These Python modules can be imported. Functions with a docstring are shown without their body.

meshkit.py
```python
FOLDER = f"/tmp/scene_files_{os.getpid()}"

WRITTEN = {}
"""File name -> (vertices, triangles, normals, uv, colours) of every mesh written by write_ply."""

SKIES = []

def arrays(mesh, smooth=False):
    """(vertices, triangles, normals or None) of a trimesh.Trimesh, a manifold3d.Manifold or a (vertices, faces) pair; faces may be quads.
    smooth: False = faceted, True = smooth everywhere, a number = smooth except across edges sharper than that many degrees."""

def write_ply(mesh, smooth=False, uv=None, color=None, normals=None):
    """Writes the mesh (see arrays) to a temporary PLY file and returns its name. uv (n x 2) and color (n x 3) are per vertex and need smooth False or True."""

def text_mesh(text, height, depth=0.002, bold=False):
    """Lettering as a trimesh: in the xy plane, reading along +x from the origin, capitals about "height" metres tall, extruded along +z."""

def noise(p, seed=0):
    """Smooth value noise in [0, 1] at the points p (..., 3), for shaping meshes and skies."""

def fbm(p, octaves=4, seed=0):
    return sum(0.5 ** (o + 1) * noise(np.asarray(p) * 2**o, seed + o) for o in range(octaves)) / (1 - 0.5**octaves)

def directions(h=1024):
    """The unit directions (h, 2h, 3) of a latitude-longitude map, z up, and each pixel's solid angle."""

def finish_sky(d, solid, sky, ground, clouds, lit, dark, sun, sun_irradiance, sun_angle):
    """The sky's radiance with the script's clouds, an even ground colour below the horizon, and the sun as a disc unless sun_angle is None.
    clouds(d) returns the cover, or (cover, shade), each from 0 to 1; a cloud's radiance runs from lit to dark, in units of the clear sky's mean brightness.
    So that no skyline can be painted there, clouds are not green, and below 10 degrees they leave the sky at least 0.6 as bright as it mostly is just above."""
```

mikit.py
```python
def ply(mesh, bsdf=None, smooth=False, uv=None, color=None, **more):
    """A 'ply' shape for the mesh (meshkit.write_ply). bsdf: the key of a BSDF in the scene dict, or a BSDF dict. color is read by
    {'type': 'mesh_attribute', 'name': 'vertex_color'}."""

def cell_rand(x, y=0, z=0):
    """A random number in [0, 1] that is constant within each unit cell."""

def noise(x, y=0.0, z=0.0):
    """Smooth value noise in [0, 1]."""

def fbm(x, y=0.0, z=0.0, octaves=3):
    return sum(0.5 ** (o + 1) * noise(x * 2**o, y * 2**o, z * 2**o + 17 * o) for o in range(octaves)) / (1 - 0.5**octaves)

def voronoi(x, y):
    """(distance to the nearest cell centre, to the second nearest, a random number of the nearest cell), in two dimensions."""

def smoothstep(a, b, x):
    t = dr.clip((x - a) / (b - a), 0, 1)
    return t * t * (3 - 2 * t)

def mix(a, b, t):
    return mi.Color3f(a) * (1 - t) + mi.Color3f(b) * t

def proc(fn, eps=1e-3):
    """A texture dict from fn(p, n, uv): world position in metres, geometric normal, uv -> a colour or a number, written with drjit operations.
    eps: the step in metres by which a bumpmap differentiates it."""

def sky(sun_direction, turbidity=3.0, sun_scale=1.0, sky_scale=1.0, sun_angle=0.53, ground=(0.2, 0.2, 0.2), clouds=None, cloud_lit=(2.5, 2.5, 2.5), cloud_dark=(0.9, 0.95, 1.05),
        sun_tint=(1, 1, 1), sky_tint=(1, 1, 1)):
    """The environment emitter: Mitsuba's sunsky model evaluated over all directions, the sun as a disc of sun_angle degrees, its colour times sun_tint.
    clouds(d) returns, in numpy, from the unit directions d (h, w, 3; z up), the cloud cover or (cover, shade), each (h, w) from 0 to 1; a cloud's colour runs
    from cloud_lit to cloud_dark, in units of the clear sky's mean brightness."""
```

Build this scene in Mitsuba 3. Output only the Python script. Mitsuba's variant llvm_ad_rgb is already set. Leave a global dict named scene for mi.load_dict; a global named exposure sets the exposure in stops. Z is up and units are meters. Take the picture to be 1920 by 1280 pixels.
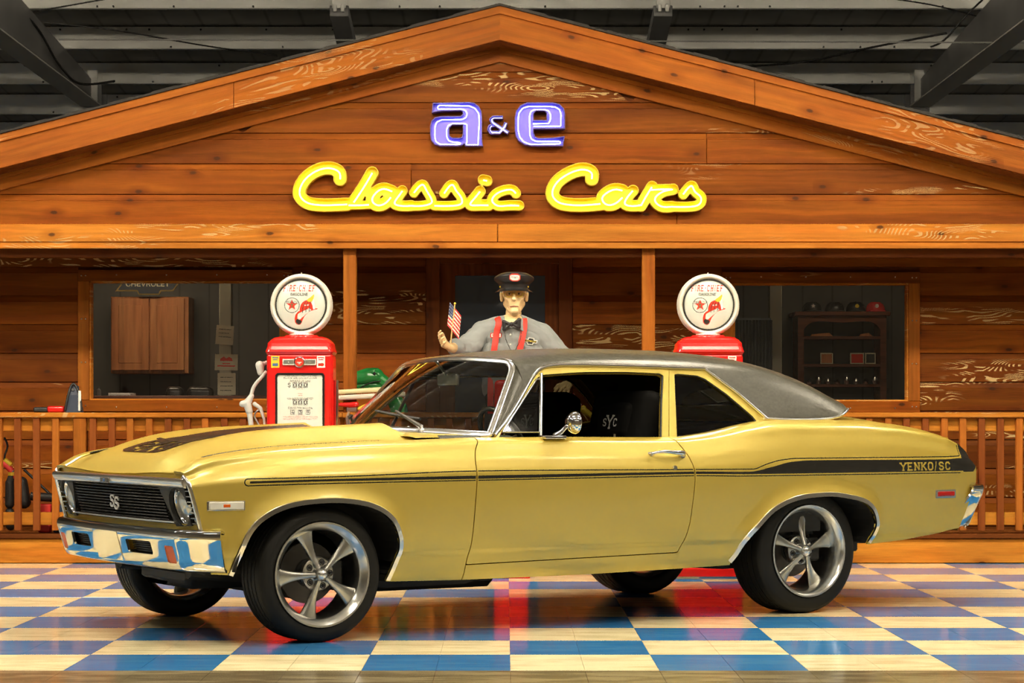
import math, random
import numpy as np, trimesh, mitsuba as mi, drjit as dr
import manifold3d as m3
import shapely.geometry as sg, shapely.affinity as sa, shapely.ops as so
import mikit, meshkit
from mikit import proc, noise, fbm, voronoi, cell_rand, smoothstep, mix
from scipy.interpolate import PchipInterpolator, RegularGridInterpolator, CubicSpline
T = mi.ScalarTransform4f
rng = np.random.default_rng(7)
scene, labels = {}, {}

# ---------------------------------------------------------------- camera
F, CX, YH, H = 4228.0, 948.7, 774.4, 1.0325          # focal length and horizon of the picture in 1920 x 1280 pixels, eye height
scene['camera'] = dict(type='perspective', fov=math.degrees(2 * math.atan(960 / F)), fov_axis='x', near_clip=0.05, far_clip=200.0,
                       principal_point_offset_x=(960 - CX) / 1920, principal_point_offset_y=(640 - YH) / 1280,
                       to_world=T().look_at(origin=[0, 0, H], target=[0, 1, H], up=[0, 0, 1]))
exposure = 0.18
# ---------------------------------------------------------------- lights: rows of hanging high bay fixtures over the show floor
WARM = np.array([1.0, 0.87, 0.66])
LAMPS = [(x, y, z, p) for (y, z, p, xs) in ((12.4, 4.25, 1.30, (-6.3, -3.4, -0.3, 2.6, 5.5)), (9.6, 4.4, .60, (-4.4, -1.45, 1.45, 4.4)), (7.2, 4.5, .55, (-4.4, -1.45, 1.45, 4.4)), (-1.0, 4.7, .30, (-3.0, 0.0, 3.0))) for x in xs]
LAMP_POWER = 76.0



def at(px, py, Y):
    """The point at depth Y that stands at a pixel of the picture."""
    return np.array([(px - CX) / F * Y, Y, H - (py - YH) / F * Y])


# ---------------------------------------------------------------- helpers
def key_of(name):
    if name not in USED:
        USED[name] = 0
        return name
    USED[name] += 1
    return f'{name}_{USED[name]:03d}'


USED = {}


def tag(key, label=None, cat=None, group=None, kind=None):
    d = labels.setdefault(key, {})
    for k, v in (('label', label), ('category', cat), ('group', group), ('kind', kind)):
        if v: d[k] = v
    return key


def put(name, mesh, bsdf, parent=None, smooth=False, xf=None, label=None, cat=None, group=None, kind=None, **more):
    """ONE entry of the scene; a part when it has a parent. mesh may be a ply dict to share."""
    key = key_of(f'{parent}__{name}' if parent else name)
    if isinstance(mesh, dict):
        d = dict(mesh)
        if bsdf: d['bsdf'] = {'type': 'ref', 'id': bsdf}
    else:
        d = mikit.ply(mesh, bsdf, smooth)
    if xf is not None: d['to_world'] = xf
    d.update(more)
    scene[key] = d
    if label or cat or group or kind: tag(key, label, cat, group, kind)
    return key


def thing(name, label, cat, group=None):
    key = key_of(name)
    tag(key, label, cat, group)
    return key


def cat_(*ms):
    ms = [m for m in ms if m is not None]
    return trimesh.util.concatenate(ms)


def box(x0, x1, y0, y1, z0, z1, b=0.0):
    lo, hi = np.minimum([x0, y0, z0], [x1, y1, z1]), np.maximum([x0, y0, z0], [x1, y1, z1])
    if b <= 0:
        m = trimesh.creation.box(extents=hi - lo)
        m.apply_translation((lo + hi) / 2)
        return m
    b = min(b, 0.45 * (hi - lo).min())
    pts = []
    for k in range(3):
        a, c = lo + b, hi - b
        a[k], c[k] = lo[k], hi[k]
        pts += [[x, y, z] for x in (a[0], c[0]) for y in (a[1], c[1]) for z in (a[2], c[2])]
    return trimesh.convex.convex_hull(np.array(pts))


def rbox(x0, x1, y0, y1, z0, z1, r, seg=12):
    """box with rounded edges"""
    s = m3.Manifold.sphere(r, seg)
    ms = [s.translate([x, y, z]) for x in (x0 + r, x1 - r) for y in (y0 + r, y1 - r) for z in (z0 + r, z1 - r)]
    return tm(m3.Manifold.batch_hull(ms))


def tm(man):
    m = man.to_mesh()
    return trimesh.Trimesh(m.vert_properties[:, :3], m.tri_verts, process=False)


def lathe(profile, n=48, axis='z'):
    """profile: (r, h) pairs; revolved about z (or x / y)."""
    p = np.array(profile, float)
    a = np.arange(n) * 2 * np.pi / n
    V = np.stack([p[:, None, 0] * np.cos(a), p[:, None, 0] * np.sin(a), np.repeat(p[:, 1:2], n, 1)], -1).reshape(-1, 3)
    i, j = np.meshgrid(np.arange(len(p) - 1), np.arange(n), indexing='ij')
    q = np.stack([i * n + j, i * n + (j + 1) % n, (i + 1) * n + (j + 1) % n, (i + 1) * n + j], -1).reshape(-1, 4)
    Fc = np.vstack([q[:, [0, 1, 2]], q[:, [0, 2, 3]]])
    m = trimesh.Trimesh(V, Fc, process=False)
    if axis == 'y': m.apply_transform([[1, 0, 0, 0], [0, 0, -1, 0], [0, 1, 0, 0], [0, 0, 0, 1]])     # z -> -y ... h runs along +y after the flip below
    if axis == 'x': m.apply_transform([[0, 0, 1, 0], [1, 0, 0, 0], [0, 1, 0, 0], [0, 0, 0, 1]])
    return m


def tube(path, r, n=10, closed=False, caps=True):
    p = np.asarray(path, float)
    R = np.broadcast_to(np.asarray(r, float), (len(p),))
    t = np.gradient(p, axis=0) if not closed else np.roll(p, -1, 0) - np.roll(p, 1, 0)
    t /= np.linalg.norm(t, axis=1, keepdims=True) + 1e-12
    up = np.array([0, 0, 1.0]) if abs(t[0][2]) < 0.9 else np.array([1.0, 0, 0])
    a = np.cross(t[0], up); a /= np.linalg.norm(a)
    A = []
    for k in range(len(p)):
        a = a - t[k] * (a @ t[k]); a /= np.linalg.norm(a) + 1e-12
        A.append(a)
    A = np.array(A); B = np.cross(t, A)
    ang = np.arange(n) * 2 * np.pi / n
    V = (p[:, None] + R[:, None, None] * (np.cos(ang)[None, :, None] * A[:, None] + np.sin(ang)[None, :, None] * B[:, None])).reshape(-1, 3)
    m_ = len(p)
    rows = np.arange(m_ if closed else m_ - 1)
    i, j = np.meshgrid(rows, np.arange(n), indexing='ij')
    i2 = (i + 1) % m_
    q = np.stack([i * n + j, i * n + (j + 1) % n, i2 * n + (j + 1) % n, i2 * n + j], -1).reshape(-1, 4)
    Fc = [q[:, [0, 1, 2]], q[:, [0, 2, 3]]]
    if caps and not closed:
        V = np.vstack([V, p[0], p[-1]])
        k = np.arange(n)
        Fc += [np.stack([(k + 1) % n, k, k * 0 + m_ * n], 1), np.stack([(m_ - 1) * n + k, (m_ - 1) * n + (k + 1) % n, k * 0 + m_ * n + 1], 1)]
    return trimesh.Trimesh(V, np.vstack(Fc), process=False)


def sweep(path, prof, side, closed=False):
    """A flat profile (a along side, b along the outward normal) carried along a path; side: per point unit vectors."""
    p = np.asarray(path, float); S = np.asarray(side, float)
    t = np.gradient(p, axis=0) if not closed else np.roll(p, -1, 0) - np.roll(p, 1, 0)
    t /= np.linalg.norm(t, axis=1, keepdims=True) + 1e-12
    S = S - t * (S * t).sum(1, keepdims=True); S /= np.linalg.norm(S, axis=1, keepdims=True) + 1e-12
    N = np.cross(t, S)
    pr = np.asarray(prof, float); n = len(pr); m_ = len(p)
    V = (p[:, None] + pr[None, :, :1] * S[:, None] + pr[None, :, 1:] * N[:, None]).reshape(-1, 3)
    i, j = np.meshgrid(np.arange(m_ if closed else m_ - 1), np.arange(n), indexing='ij')
    i2 = (i + 1) % m_
    q = np.stack([i * n + j, i * n + (j + 1) % n, i2 * n + (j + 1) % n, i2 * n + j], -1).reshape(-1, 4)
    Fc = [q[:, [0, 1, 2]], q[:, [0, 2, 3]]]
    if not closed:
        k = np.arange(1, n - 1)
        Fc += [np.stack([k * 0, k, k + 1], 1), (m_ - 1) * n + np.stack([k * 0, k + 1, k], 1)]
    return trimesh.Trimesh(V, np.vstack(Fc), process=False)


def extrude(poly, d, z0=0.0):
    polys = [g for g in getattr(poly, 'geoms', [poly]) if g.area > 1e-10]
    m = cat_(*[trimesh.creation.extrude_polygon(g, d, engine='earcut') for g in polys])
    m.apply_translation([0, 0, z0])
    return m


def facing(m, o, s=1.0):
    """xy lettering or outline -> standing in a plane that faces the camera (-y): x stays, y -> z, its thickness towards the viewer."""
    m = m.copy()
    v = m.vertices
    m.vertices = np.stack([o[0] + s * v[:, 0], o[1] - s * v[:, 2], o[2] + s * v[:, 1]], 1)
    return m


def text(s, h, bold=False, depth=0.002, align='c', shear=0.0, width=None):
    m = meshkit.text_mesh(s, h, depth, bold)
    v = m.vertices.copy()
    x0, x1 = v[:, 0].min(), v[:, 0].max()
    v[:, 0] -= {'c': (x0 + x1) / 2, 'l': x0, 'r': x1}[align]
    if width: v[:, 0] *= width / (x1 - x0)
    v[:, 0] += shear * (v[:, 1] - h / 2)
    m.vertices = v
    return m


def smooth_path(pts, n=60, closed=False):
    p = np.asarray(pts, float)
    if closed: p = np.vstack([p, p[:1]])
    d = np.r_[0, np.cumsum(np.linalg.norm(np.diff(p, axis=0), axis=1))]
    f = CubicSpline(d, p, bc_type='periodic' if closed else 'natural')
    return f(np.linspace(0, d[-1], n, endpoint=not closed))


def resample(pts, step, closed=False):
    p = np.asarray(pts, float)
    if closed: p = np.vstack([p, p[:1]])
    d = np.r_[0, np.cumsum(np.linalg.norm(np.diff(p, axis=0), axis=1))]
    n = max(2, int(d[-1] / step) + 1)
    s = np.linspace(0, d[-1], n, endpoint=not closed)
    return np.stack([np.interp(s, d, p[:, k]) for k in range(p.shape[1])], 1)


def hull_bones(bones, seg=16):
    """bones: (p0, r0, p1, r1); the union of their capsule hulls."""
    ms = []
    for p0, r0, p1, r1 in bones:
        ms.append(m3.Manifold.batch_hull([m3.Manifold.sphere(r0, seg).translate(list(map(float, p0))), m3.Manifold.sphere(r1, seg).translate(list(map(float, p1)))]))
    return m3.Manifold.batch_boolean(ms, m3.OpType.Add)


def organic(man, edge, it=10):
    m = tm(man.refine_to_length(edge))
    m.merge_vertices()
    trimesh.smoothing.filter_taubin(m, lamb=0.5, nu=0.53, iterations=it)
    return m


# ---------------------------------------------------------------- materials
def mat(key, d, two=True):
    scene[key] = {'type': 'twosided', 'b': d} if two else d
    return key


def rgb(*c): return {'type': 'rgb', 'value': list(c)}


def pri(key, c, rough=0.5, metal=0.0, spec=0.5, coat=0.0, gloss=0.95, sheen=0.0):
    return mat(key, {'type': 'principled', 'base_color': c if isinstance(c, dict) else rgb(*c), 'roughness': rough, 'metallic': metal, 'specular': spec, 'clearcoat': coat, 'clearcoat_gloss': gloss, 'sheen': sheen})


def wood_fn(axis, base, seed, flake=0.0, knots=1.0, scale=1.0):
    base = [float(q) for q in base]

    def fn(p, n, uv):
        a, b, c = {'x': (p.x, p.z, p.y), 'z': (p.z, p.x, p.y), 'y': (p.y, p.x, p.z), 'l': (p.x * .970 + p.z * .242, p.z * .970 - p.x * .242, p.y), 'r': (p.x * .970 - p.z * .242, p.z * .970 + p.x * .242, p.y)}[axis]
        a = a * scale + seed * 3.7; b = b * scale + seed * 1.31; c = c * scale
        w = fbm(a * 1.3, b * 5.0, c * 3.0, octaves=3) * 0.11
        ring = noise(a * 0.9, (b + w) * 62.0, c * 25.0)
        ring2 = fbm(a * 2.5, (b + w) * 21.0, c * 12.0, octaves=2)
        fine = noise(a * 14.0, b * 420.0, c * 200.0)
        blotch = fbm(a * 0.7, b * 3.0, seed * 5.0, octaves=3)
        k = 0.38 + 0.34 * ring + 0.44 * ring2 + 0.20 * fine + 0.6 * (blotch - .45)
        col = mi.Color3f(*base) * k
        col = mi.Color3f(col.x, col.y * (0.80 + 0.36 * ring2), col.z * (0.7 + 0.5 * ring2))
        d1, d2, wh = voronoi(a * 2.2 + .25 * w, b * 4.4 + seed * .37)
        kn = smoothstep(0.075, 0.03, d1 * (.8 + .5 * fbm(a * 30.0, b * 40.0, 1.0, octaves=2))) * dr.select(wh > 1 - 0.42 * knots, 1.0, 0.0)
        halo = smoothstep(0.26, 0.06, d1) * dr.select(wh > 1 - 0.42 * knots, 1.0, 0.0)
        col = mix(col, col * mi.Color3f(.62, .5, .42), halo * .7)
        col = mix(col, mi.Color3f(0.045, 0.016, 0.006), kn * 0.85)
        if flake > 0:
            zone = smoothstep(0.54, 0.66, fbm(a * 0.8, b * 7.0, seed * 2.0, octaves=2))
            cont = dr.abs(dr.sin((fbm(a * 1.7, b * 9.0, seed * 1.0, octaves=2) + d1 * .25) * 60.0))
            fl = smoothstep(0.72, 0.93, cont) * zone * smoothstep(.40, .62, noise(a * 9.0, b * 60.0, 3.0))
            col = mix(col, mi.Color3f(0.62, 0.44, 0.20), fl * flake)
        return col
    return fn


def wood(key, axis, base, seed, flake=0.0, knots=1.0, rough=0.6, scale=1.0):
    return pri(key, proc(wood_fn(axis, base, seed, flake, knots, scale)), rough, spec=0.10)


CEDAR = (0.215, 0.052, 0.0035)
WOODH = [wood(f'm_cedar_h{i}', 'x', np.array(CEDAR) * s, i + 1.0, fl) for i, (s, fl) in enumerate([(1.0, 0), (0.70, .8), (1.12, 0), (0.82, .55), (0.58, .9), (.92, 0)])]
wood('m_cedar_pale', 'x', (0.45, 0.158, 0.020), 11.0, .6)
wood('m_cedar_post', 'z', (0.32, 0.095, 0.012), 12.0)
wood('m_cedar_dark', 'z', (0.13, 0.035, 0.007), 13.0)
wood('m_baluster_a', 'z', (0.36, 0.110, 0.016), 14.0, 0, .6)
wood('m_baluster_b', 'z', (0.20, 0.050, 0.010), 15.0, 0, .8)
wood('m_rake_l', 'l', (0.29, 0.080, 0.009), 16.0, .35)
wood('m_rake_r', 'r', (0.29, 0.080, 0.009), 17.0, .35)
wood('m_deck_rim', 'x', (0.52, 0.195, 0.024), 18.0, 0, .7)
wood('m_deck', 'y', (0.22, 0.07, 0.016), 19.0)
wood('m_trim_dark', 'x', (0.13, 0.034, 0.006), 20.0, 0)
pri('m_black', (0.012, 0.012, 0.012), 0.5)
pri('m_black_gloss', (0.012, 0.012, 0.013), 0.12)
pri('m_rubber', (0.010, 0.010, 0.0095), 0.55, spec=.25)
pri('m_chrome', (0.88, 0.87, 0.84), 0.045, metal=1.0)
pri('m_bright', (0.93, 0.92, 0.88), 0.20, metal=1.0)
pri('m_steel', (0.62, 0.61, 0.58), 0.28, metal=1.0)
pri('m_white', (0.80, 0.78, 0.72), 0.45)
pri('m_red_gloss', (0.66, 0.010, 0.008), 0.16, coat=.6)
pri('m_red', (0.62, 0.03, 0.025), 0.5)
pri('m_yellow', (0.75, 0.52, 0.03), 0.45)
pri('m_blue', (0.05, 0.10, 0.22), 0.55)
mat('m_pane', {'type': 'thindielectric', 'int_ior': 1.5}, two=False)
mat('m_lens', {'type': 'dielectric', 'int_ior': 1.45}, two=False)
# ================================================================ the hall
S = 0.5987            # one checker square
TX0, TY0 = -4.9707 * S, 15.1155 * S


def vinyl_fn(base, dark, seed):
    def fn(p, n, uv):
        g = fbm(p.x * 5.0 + seed, p.y * 16.0, seed, octaves=4)
        s = noise(p.x * 9.0 + seed, p.y * 130.0, 1.0)
        v = fbm(p.x * 1.1, p.y * 1.3, seed + 4.0, octaves=2)
        return mix(mi.Color3f(*base), mi.Color3f(*dark), dr.clip(0.75 * smoothstep(.38, .75, g) + .45 * smoothstep(.45, .9, s) + .5 * (v - .5), 0, 1))
    return fn


def wax(p, n, uv):
    return 0.085 + 0.09 * fbm(p.x * 1.4, p.y * 1.7, 2.0, octaves=3)


ROUGH = proc(wax)
def vinyl(key, a, b, seed, spec=1.0): return mat(key, {'type': 'principled', 'base_color': proc(vinyl_fn(a, b, seed)), 'roughness': ROUGH, 'specular': spec})


vinyl('m_tile_white', (0.64, 0.575, 0.37), (0.50, 0.43, 0.245), 1.0)
vinyl('m_tile_white_b', (0.61, 0.545, 0.35), (0.47, 0.40, 0.225), 2.0)
vinyl('m_tile_blue', (0.020, 0.120, 0.305), (0.038, 0.150, 0.315), 3.0)
vinyl('m_tile_blue_b', (0.018, 0.108, 0.28), (0.034, 0.138, 0.295), 4.0)
vinyl('m_tile_dark', (0.095, 0.076, 0.042), (0.19, 0.16, 0.095), 5.0)


def far_floor(p, n, uv):
    k = dr.floor((p.x - TX0) / S) + dr.floor((p.y - TY0) / S)
    odd = k - 2 * dr.floor(k / 2)
    col = mix(mi.Color3f(0.74, 0.68, 0.48), mi.Color3f(0.042, 0.18, 0.46), dr.select(odd > .5, 0.0, 1.0))
    return mix(col, mi.Color3f(0.075, 0.062, 0.034), dr.select(p.y < TY0, 1.0, 0.0))


mat('m_floor', {'type': 'principled', 'base_color': proc(far_floor), 'roughness': ROUGH, 'specular': .55})
put('floor', box(-14, 14, -9, 30, -0.2, -0.004), 'm_floor', label='glossy floor of blue and cream checkered vinyl tiles', kind='structure')
tile_ply = {}
for i in range(-3, 14):
    for n in range(-2, 12):
        x0, y0 = TX0 + i * S, TY0 + n * S
        if n < 0:
            ms = [('m_tile_dark', x0 + k * S / 2, x0 + (k + 1) * S / 2, y0, y0 + S) for k in (0, 1)]
        else:
            blue = (i + n) % 2 == 0 and True
            m_ = ('m_tile_blue', 'm_tile_blue_b', 'm_tile_white', 'm_tile_white_b')
            nm = m_[(0 if blue else 2) + ((i * 7 + n * 3) % 5 > 2)]
            ms = [(nm, x0 + k * S / 2, x0 + (k + 1) * S / 2, y0, y0 + S) for k in (0, 1)] if n < 5 else [(nm, x0, x0 + S, y0, y0 + S)]
        if n < 0 and not -2 < i < 12: continue
        if n >= 0 and not -3 <= i <= 13: continue
        for (mm, a, b, c, d) in ms:
            put('tile', box(a + .0006, b - .0006, c + .0006, d - .0006, -0.0035, float(rng.uniform(-.0002, .0002)), .0006), mm, 'floor')

pri('m_wall_hall', (0.42, 0.40, 0.35), 0.7)
pri('m_hall_far', (0.30, 0.29, 0.27), 0.7)
put('wall_left', box(-14.2, -14, -9, 30, 0, 6.2), 'm_wall_hall', label='plain light side wall of the hall', kind='structure')
put('wall_right', box(14, 14.2, -9, 30, 0, 6.2), 'm_wall_hall', label='plain light side wall of the hall', kind='structure')
put('wall_rear', box(-14, 14, -9.2, -9, 0, 6.4), 'm_wall_hall', label='plain light wall across the hall', kind='structure')
put('wall_far', box(-14, 14, 30, 30.2, 0, 5.4), 'm_hall_far', label='grey metal wall at the far end of the hall', kind='structure')


def roofz(Y): return 4.36 - 0.06 * (Y - 18.6)


def ceil_fn(p, n, uv):
    return mi.Color3f(.16, .155, .145) * (0.7 + .5 * fbm(p.x * 2.0, p.y * 2.0, 1.0)) * (1 - .35 * smoothstep(.42, .5, dr.abs(p.x / .3 - dr.floor(p.x / .3) - .5)))


pri('m_roof', proc(ceil_fn), 0.8)
pri('m_purlin', proc(lambda p, n, uv: mi.Color3f(.86, .86, .82) * (0.78 + .4 * fbm(p.x * 1.5, p.z * 5.0, p.y, octaves=3))), 0.6)
pri('m_beam', proc(lambda p, n, uv: mi.Color3f(.115, .115, .115) * (0.7 + .6 * fbm(p.x * 2.0, p.z * 2.0, p.y * 2.0, octaves=3))), 0.5)
pri('m_flange', (.36, .35, .32), .55)
pri('m_galv', (.52, .52, .50), .4, metal=.4)
ce = trimesh.Trimesh([[-14.2, -9.2, roofz(-9.2) + .22], [14.2, -9.2, roofz(-9.2) + .22], [14.2, 30.2, roofz(30.2) + .22], [-14.2, 30.2, roofz(30.2) + .22]], [[0, 1, 2], [0, 2, 3]])
ce = cat_(ce, ce.copy().apply_translation([0, 0, .05]))
put('ceiling', ce, 'm_roof', label='dark metal roof of the hall above pale purlins', kind='structure')
bolt = trimesh.creation.cylinder(.009, .012, sections=8, transform=trimesh.transformations.rotation_matrix(np.pi / 2, [1, 0, 0]))
for k in range(-14, 8):
    Y = 18.6 + 1.5 * k; z = roofz(Y)
    pr = cat_(box(-14, 14, Y, Y + .004, z, z + .205), box(-14, 14, Y - .06, Y, z, z + .004), box(-14, 14, Y, Y + .06, z + .2, z + .205))
    pk = put('purlin', pr, 'm_purlin', 'ceiling')
    if 0 <= k < 5:
        bs = []
        for xb in np.r_[np.arange(-4.6, 4.6, .62)]:
            for dx in (0, .16, .33)[:int(rng.integers(1, 4))]:
                bs.append(bolt.copy().apply_translation([xb + dx + float(rng.uniform(-.05, .05)), Y - .004, z + (.025 if rng.random() < .6 else .18)]))
        put('bolts', cat_(*bs), 'm_black', pk, kind='stuff')
for s, nm in ((-1, 'left'), (1, 'right')):
    xb = 3.93 * s
    zb = 3.95
    Ys = np.array([9.0, 21.4])
    prof = []
    web = trimesh.Trimesh([[xb - .006, 9, zb], [xb - .006, 21.4, zb], [xb - .006, 21.4, roofz(21.4)], [xb - .006, 9, roofz(9)], [xb + .006, 9, zb], [xb + .006, 21.4, zb], [xb + .006, 21.4, roofz(21.4)], [xb + .006, 9, roofz(9)]],
                          [[0, 1, 2], [0, 2, 3], [4, 6, 5], [4, 7, 6], [0, 5, 1], [0, 4, 5], [1, 6, 2], [1, 5, 6], [0, 3, 7], [0, 7, 4], [3, 2, 6], [3, 6, 7]])
    t = thing('roof_beam', f'dark steel rafter beam slanting in at the top {nm} corner under the purlins', 'steel beam')
    put('web', web, 'm_beam', t)
    put('bottom_flange', box(xb - .10, xb + .10, 9, 21.4, zb - .012, zb), 'm_flange', t)
    put('column', cat_(box(xb - .09, xb + .09, 21.4, 21.42, 0, 4.15), box(xb - .006, xb + .006, 21.4, 21.7, 0, 4.1), box(xb - .09, xb + .09, 21.7, 21.72, 0, 4.1)), 'm_beam', t)
    put('clip_plate', box(xb + s * -.02 - .045, xb + s * -.02 + .045, 21.33, 21.35, zb + .03, zb + .33), 'm_galv', t)
for s, (px, side_) in {-1: (636, 'left'), 1: (1243, 'right')}.items():
    a0 = at(px, 10, 17.9); X = a0[0]
    t = thing('roof_strut', f'dark sloping strut with a pale bracket above the {side_} slope of the gable', 'steel strut')
    bm = box(-.075, .075, 0, 2.9, -.09, .0, .004)
    bm.apply_transform(trimesh.transformations.rotation_matrix(math.radians(-8), [1, 0, 0])); bm.apply_translation([X, 17.9, a0[2]])
    put('bar', bm, 'm_beam', t)
    br = cat_(box(X - .055, X + .055, 17.86, 17.875, a0[2] - .03, a0[2] + .16, .003), box(X - .045, X - .015, 17.84, 17.86, a0[2] - .06, a0[2] + .0, .004), box(X + .015, X + .045, 17.84, 17.86, a0[2] - .06, a0[2] + .0, .004))
    put('bracket', br, 'm_galv', t)
    put('hanger_rod', tube([[X, 17.88, a0[2] + .03], [X, 17.88, roofz(17.88) + .21]], .008, 8), 'm_beam', t)


def cable(pts, r, label, m_='m_black', name='cable', parent=None):
    put(name, tube(smooth_path([at(*p) for p in pts], 50), r, 6), m_, parent, label=label, cat=None if parent else 'cable', smooth=True)


cable([(40, 20, 18.4), (75, 60, 18.9), (100, 105, 19.4), (128, 142, 20.0), (160, 158, 20.4), (215, 152, 20.6)], .011, 'thick black cable hanging in a curve', parent='roof_beam')
cable([(80, 42, 18.0), (210, 56, 18.2), (350, 80, 18.6), (520, 104, 19.3)], .006, 'thin cable running right from the left rafter beam under the purlins')
cable([(62, 22, 18.0), (120, 12, 18.0), (200, -2, 18.0)], .006, 'thin cable rising right from the left rafter beam to the top edge')
cable([(1775, 62, 18.4), (1620, 92, 18.9), (1490, 118, 19.8), (1385, 125, 20.3)], .009, 'black cable sagging left from the right rafter beam')
cable([(1660, -4, 18.0), (1740, 8, 18.0), (1830, 30, 18.2)], .006, 'thin wire at the top edge beside the right rafter beam')
cable([(1842, 0, 18.2), (1800, 42, 18.2), (1760, 82, 18.3), (1745, 88, 18.3)], .008, 'short black cable end', parent='roof_beam_001')
put('conduit', tube([at(110, 74, 18.2), at(930, 76, 18.2), at(1920, 80, 18.2)], .007, 8), 'm_galv', label='thin metal conduit running level under the purlins above the gable', cat='conduit')

# lamps above the show floor (above the picture)
for i, (x, y, z_, p_) in enumerate(LAMPS):
    t = thing('ceiling_light', 'long white fixture hanging above the show floor', 'ceiling light', 'fixtures above the show floor')
    e = box(x - .60, x + .60, y - .14, y + .14, z_ - .13, z_)
    e = trimesh.Trimesh(e.vertices, e.faces[e.face_normals[:, 2] < .5], process=False)
    put('diffuser', e, 'm_white', t, emitter={'type': 'area', 'radiance': rgb(*(WARM * LAMP_POWER * p_))})
    put('housing', box(x - .62, x + .62, y - .16, y + .16, z_ + .001, z_ + .06, .01), 'm_white', t)
    put('hanger', cat_(*[tube([[x + d, y, z_ + .05], [x + d, y, roofz(y) + .21]], .005, 6) for d in (-.45, .45)]), 'm_beam', t)

# ================================================================ the cedar shop front
YG, YR, YB, YD = 15.52, 15.20, 16.50, 15.50           # gable siding, rake boards, back wall under the porch, deck front
ROW = 0.2105
ZB0 = at(0, 421.5, YG)[2]                             # top of the header board = bottom of the first gable row
PEAK = at(937, 10, YR)


def rake_z(x, y_off=0.0): return PEAK[2] + y_off - 0.2565 * abs(x - PEAK[0])


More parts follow.
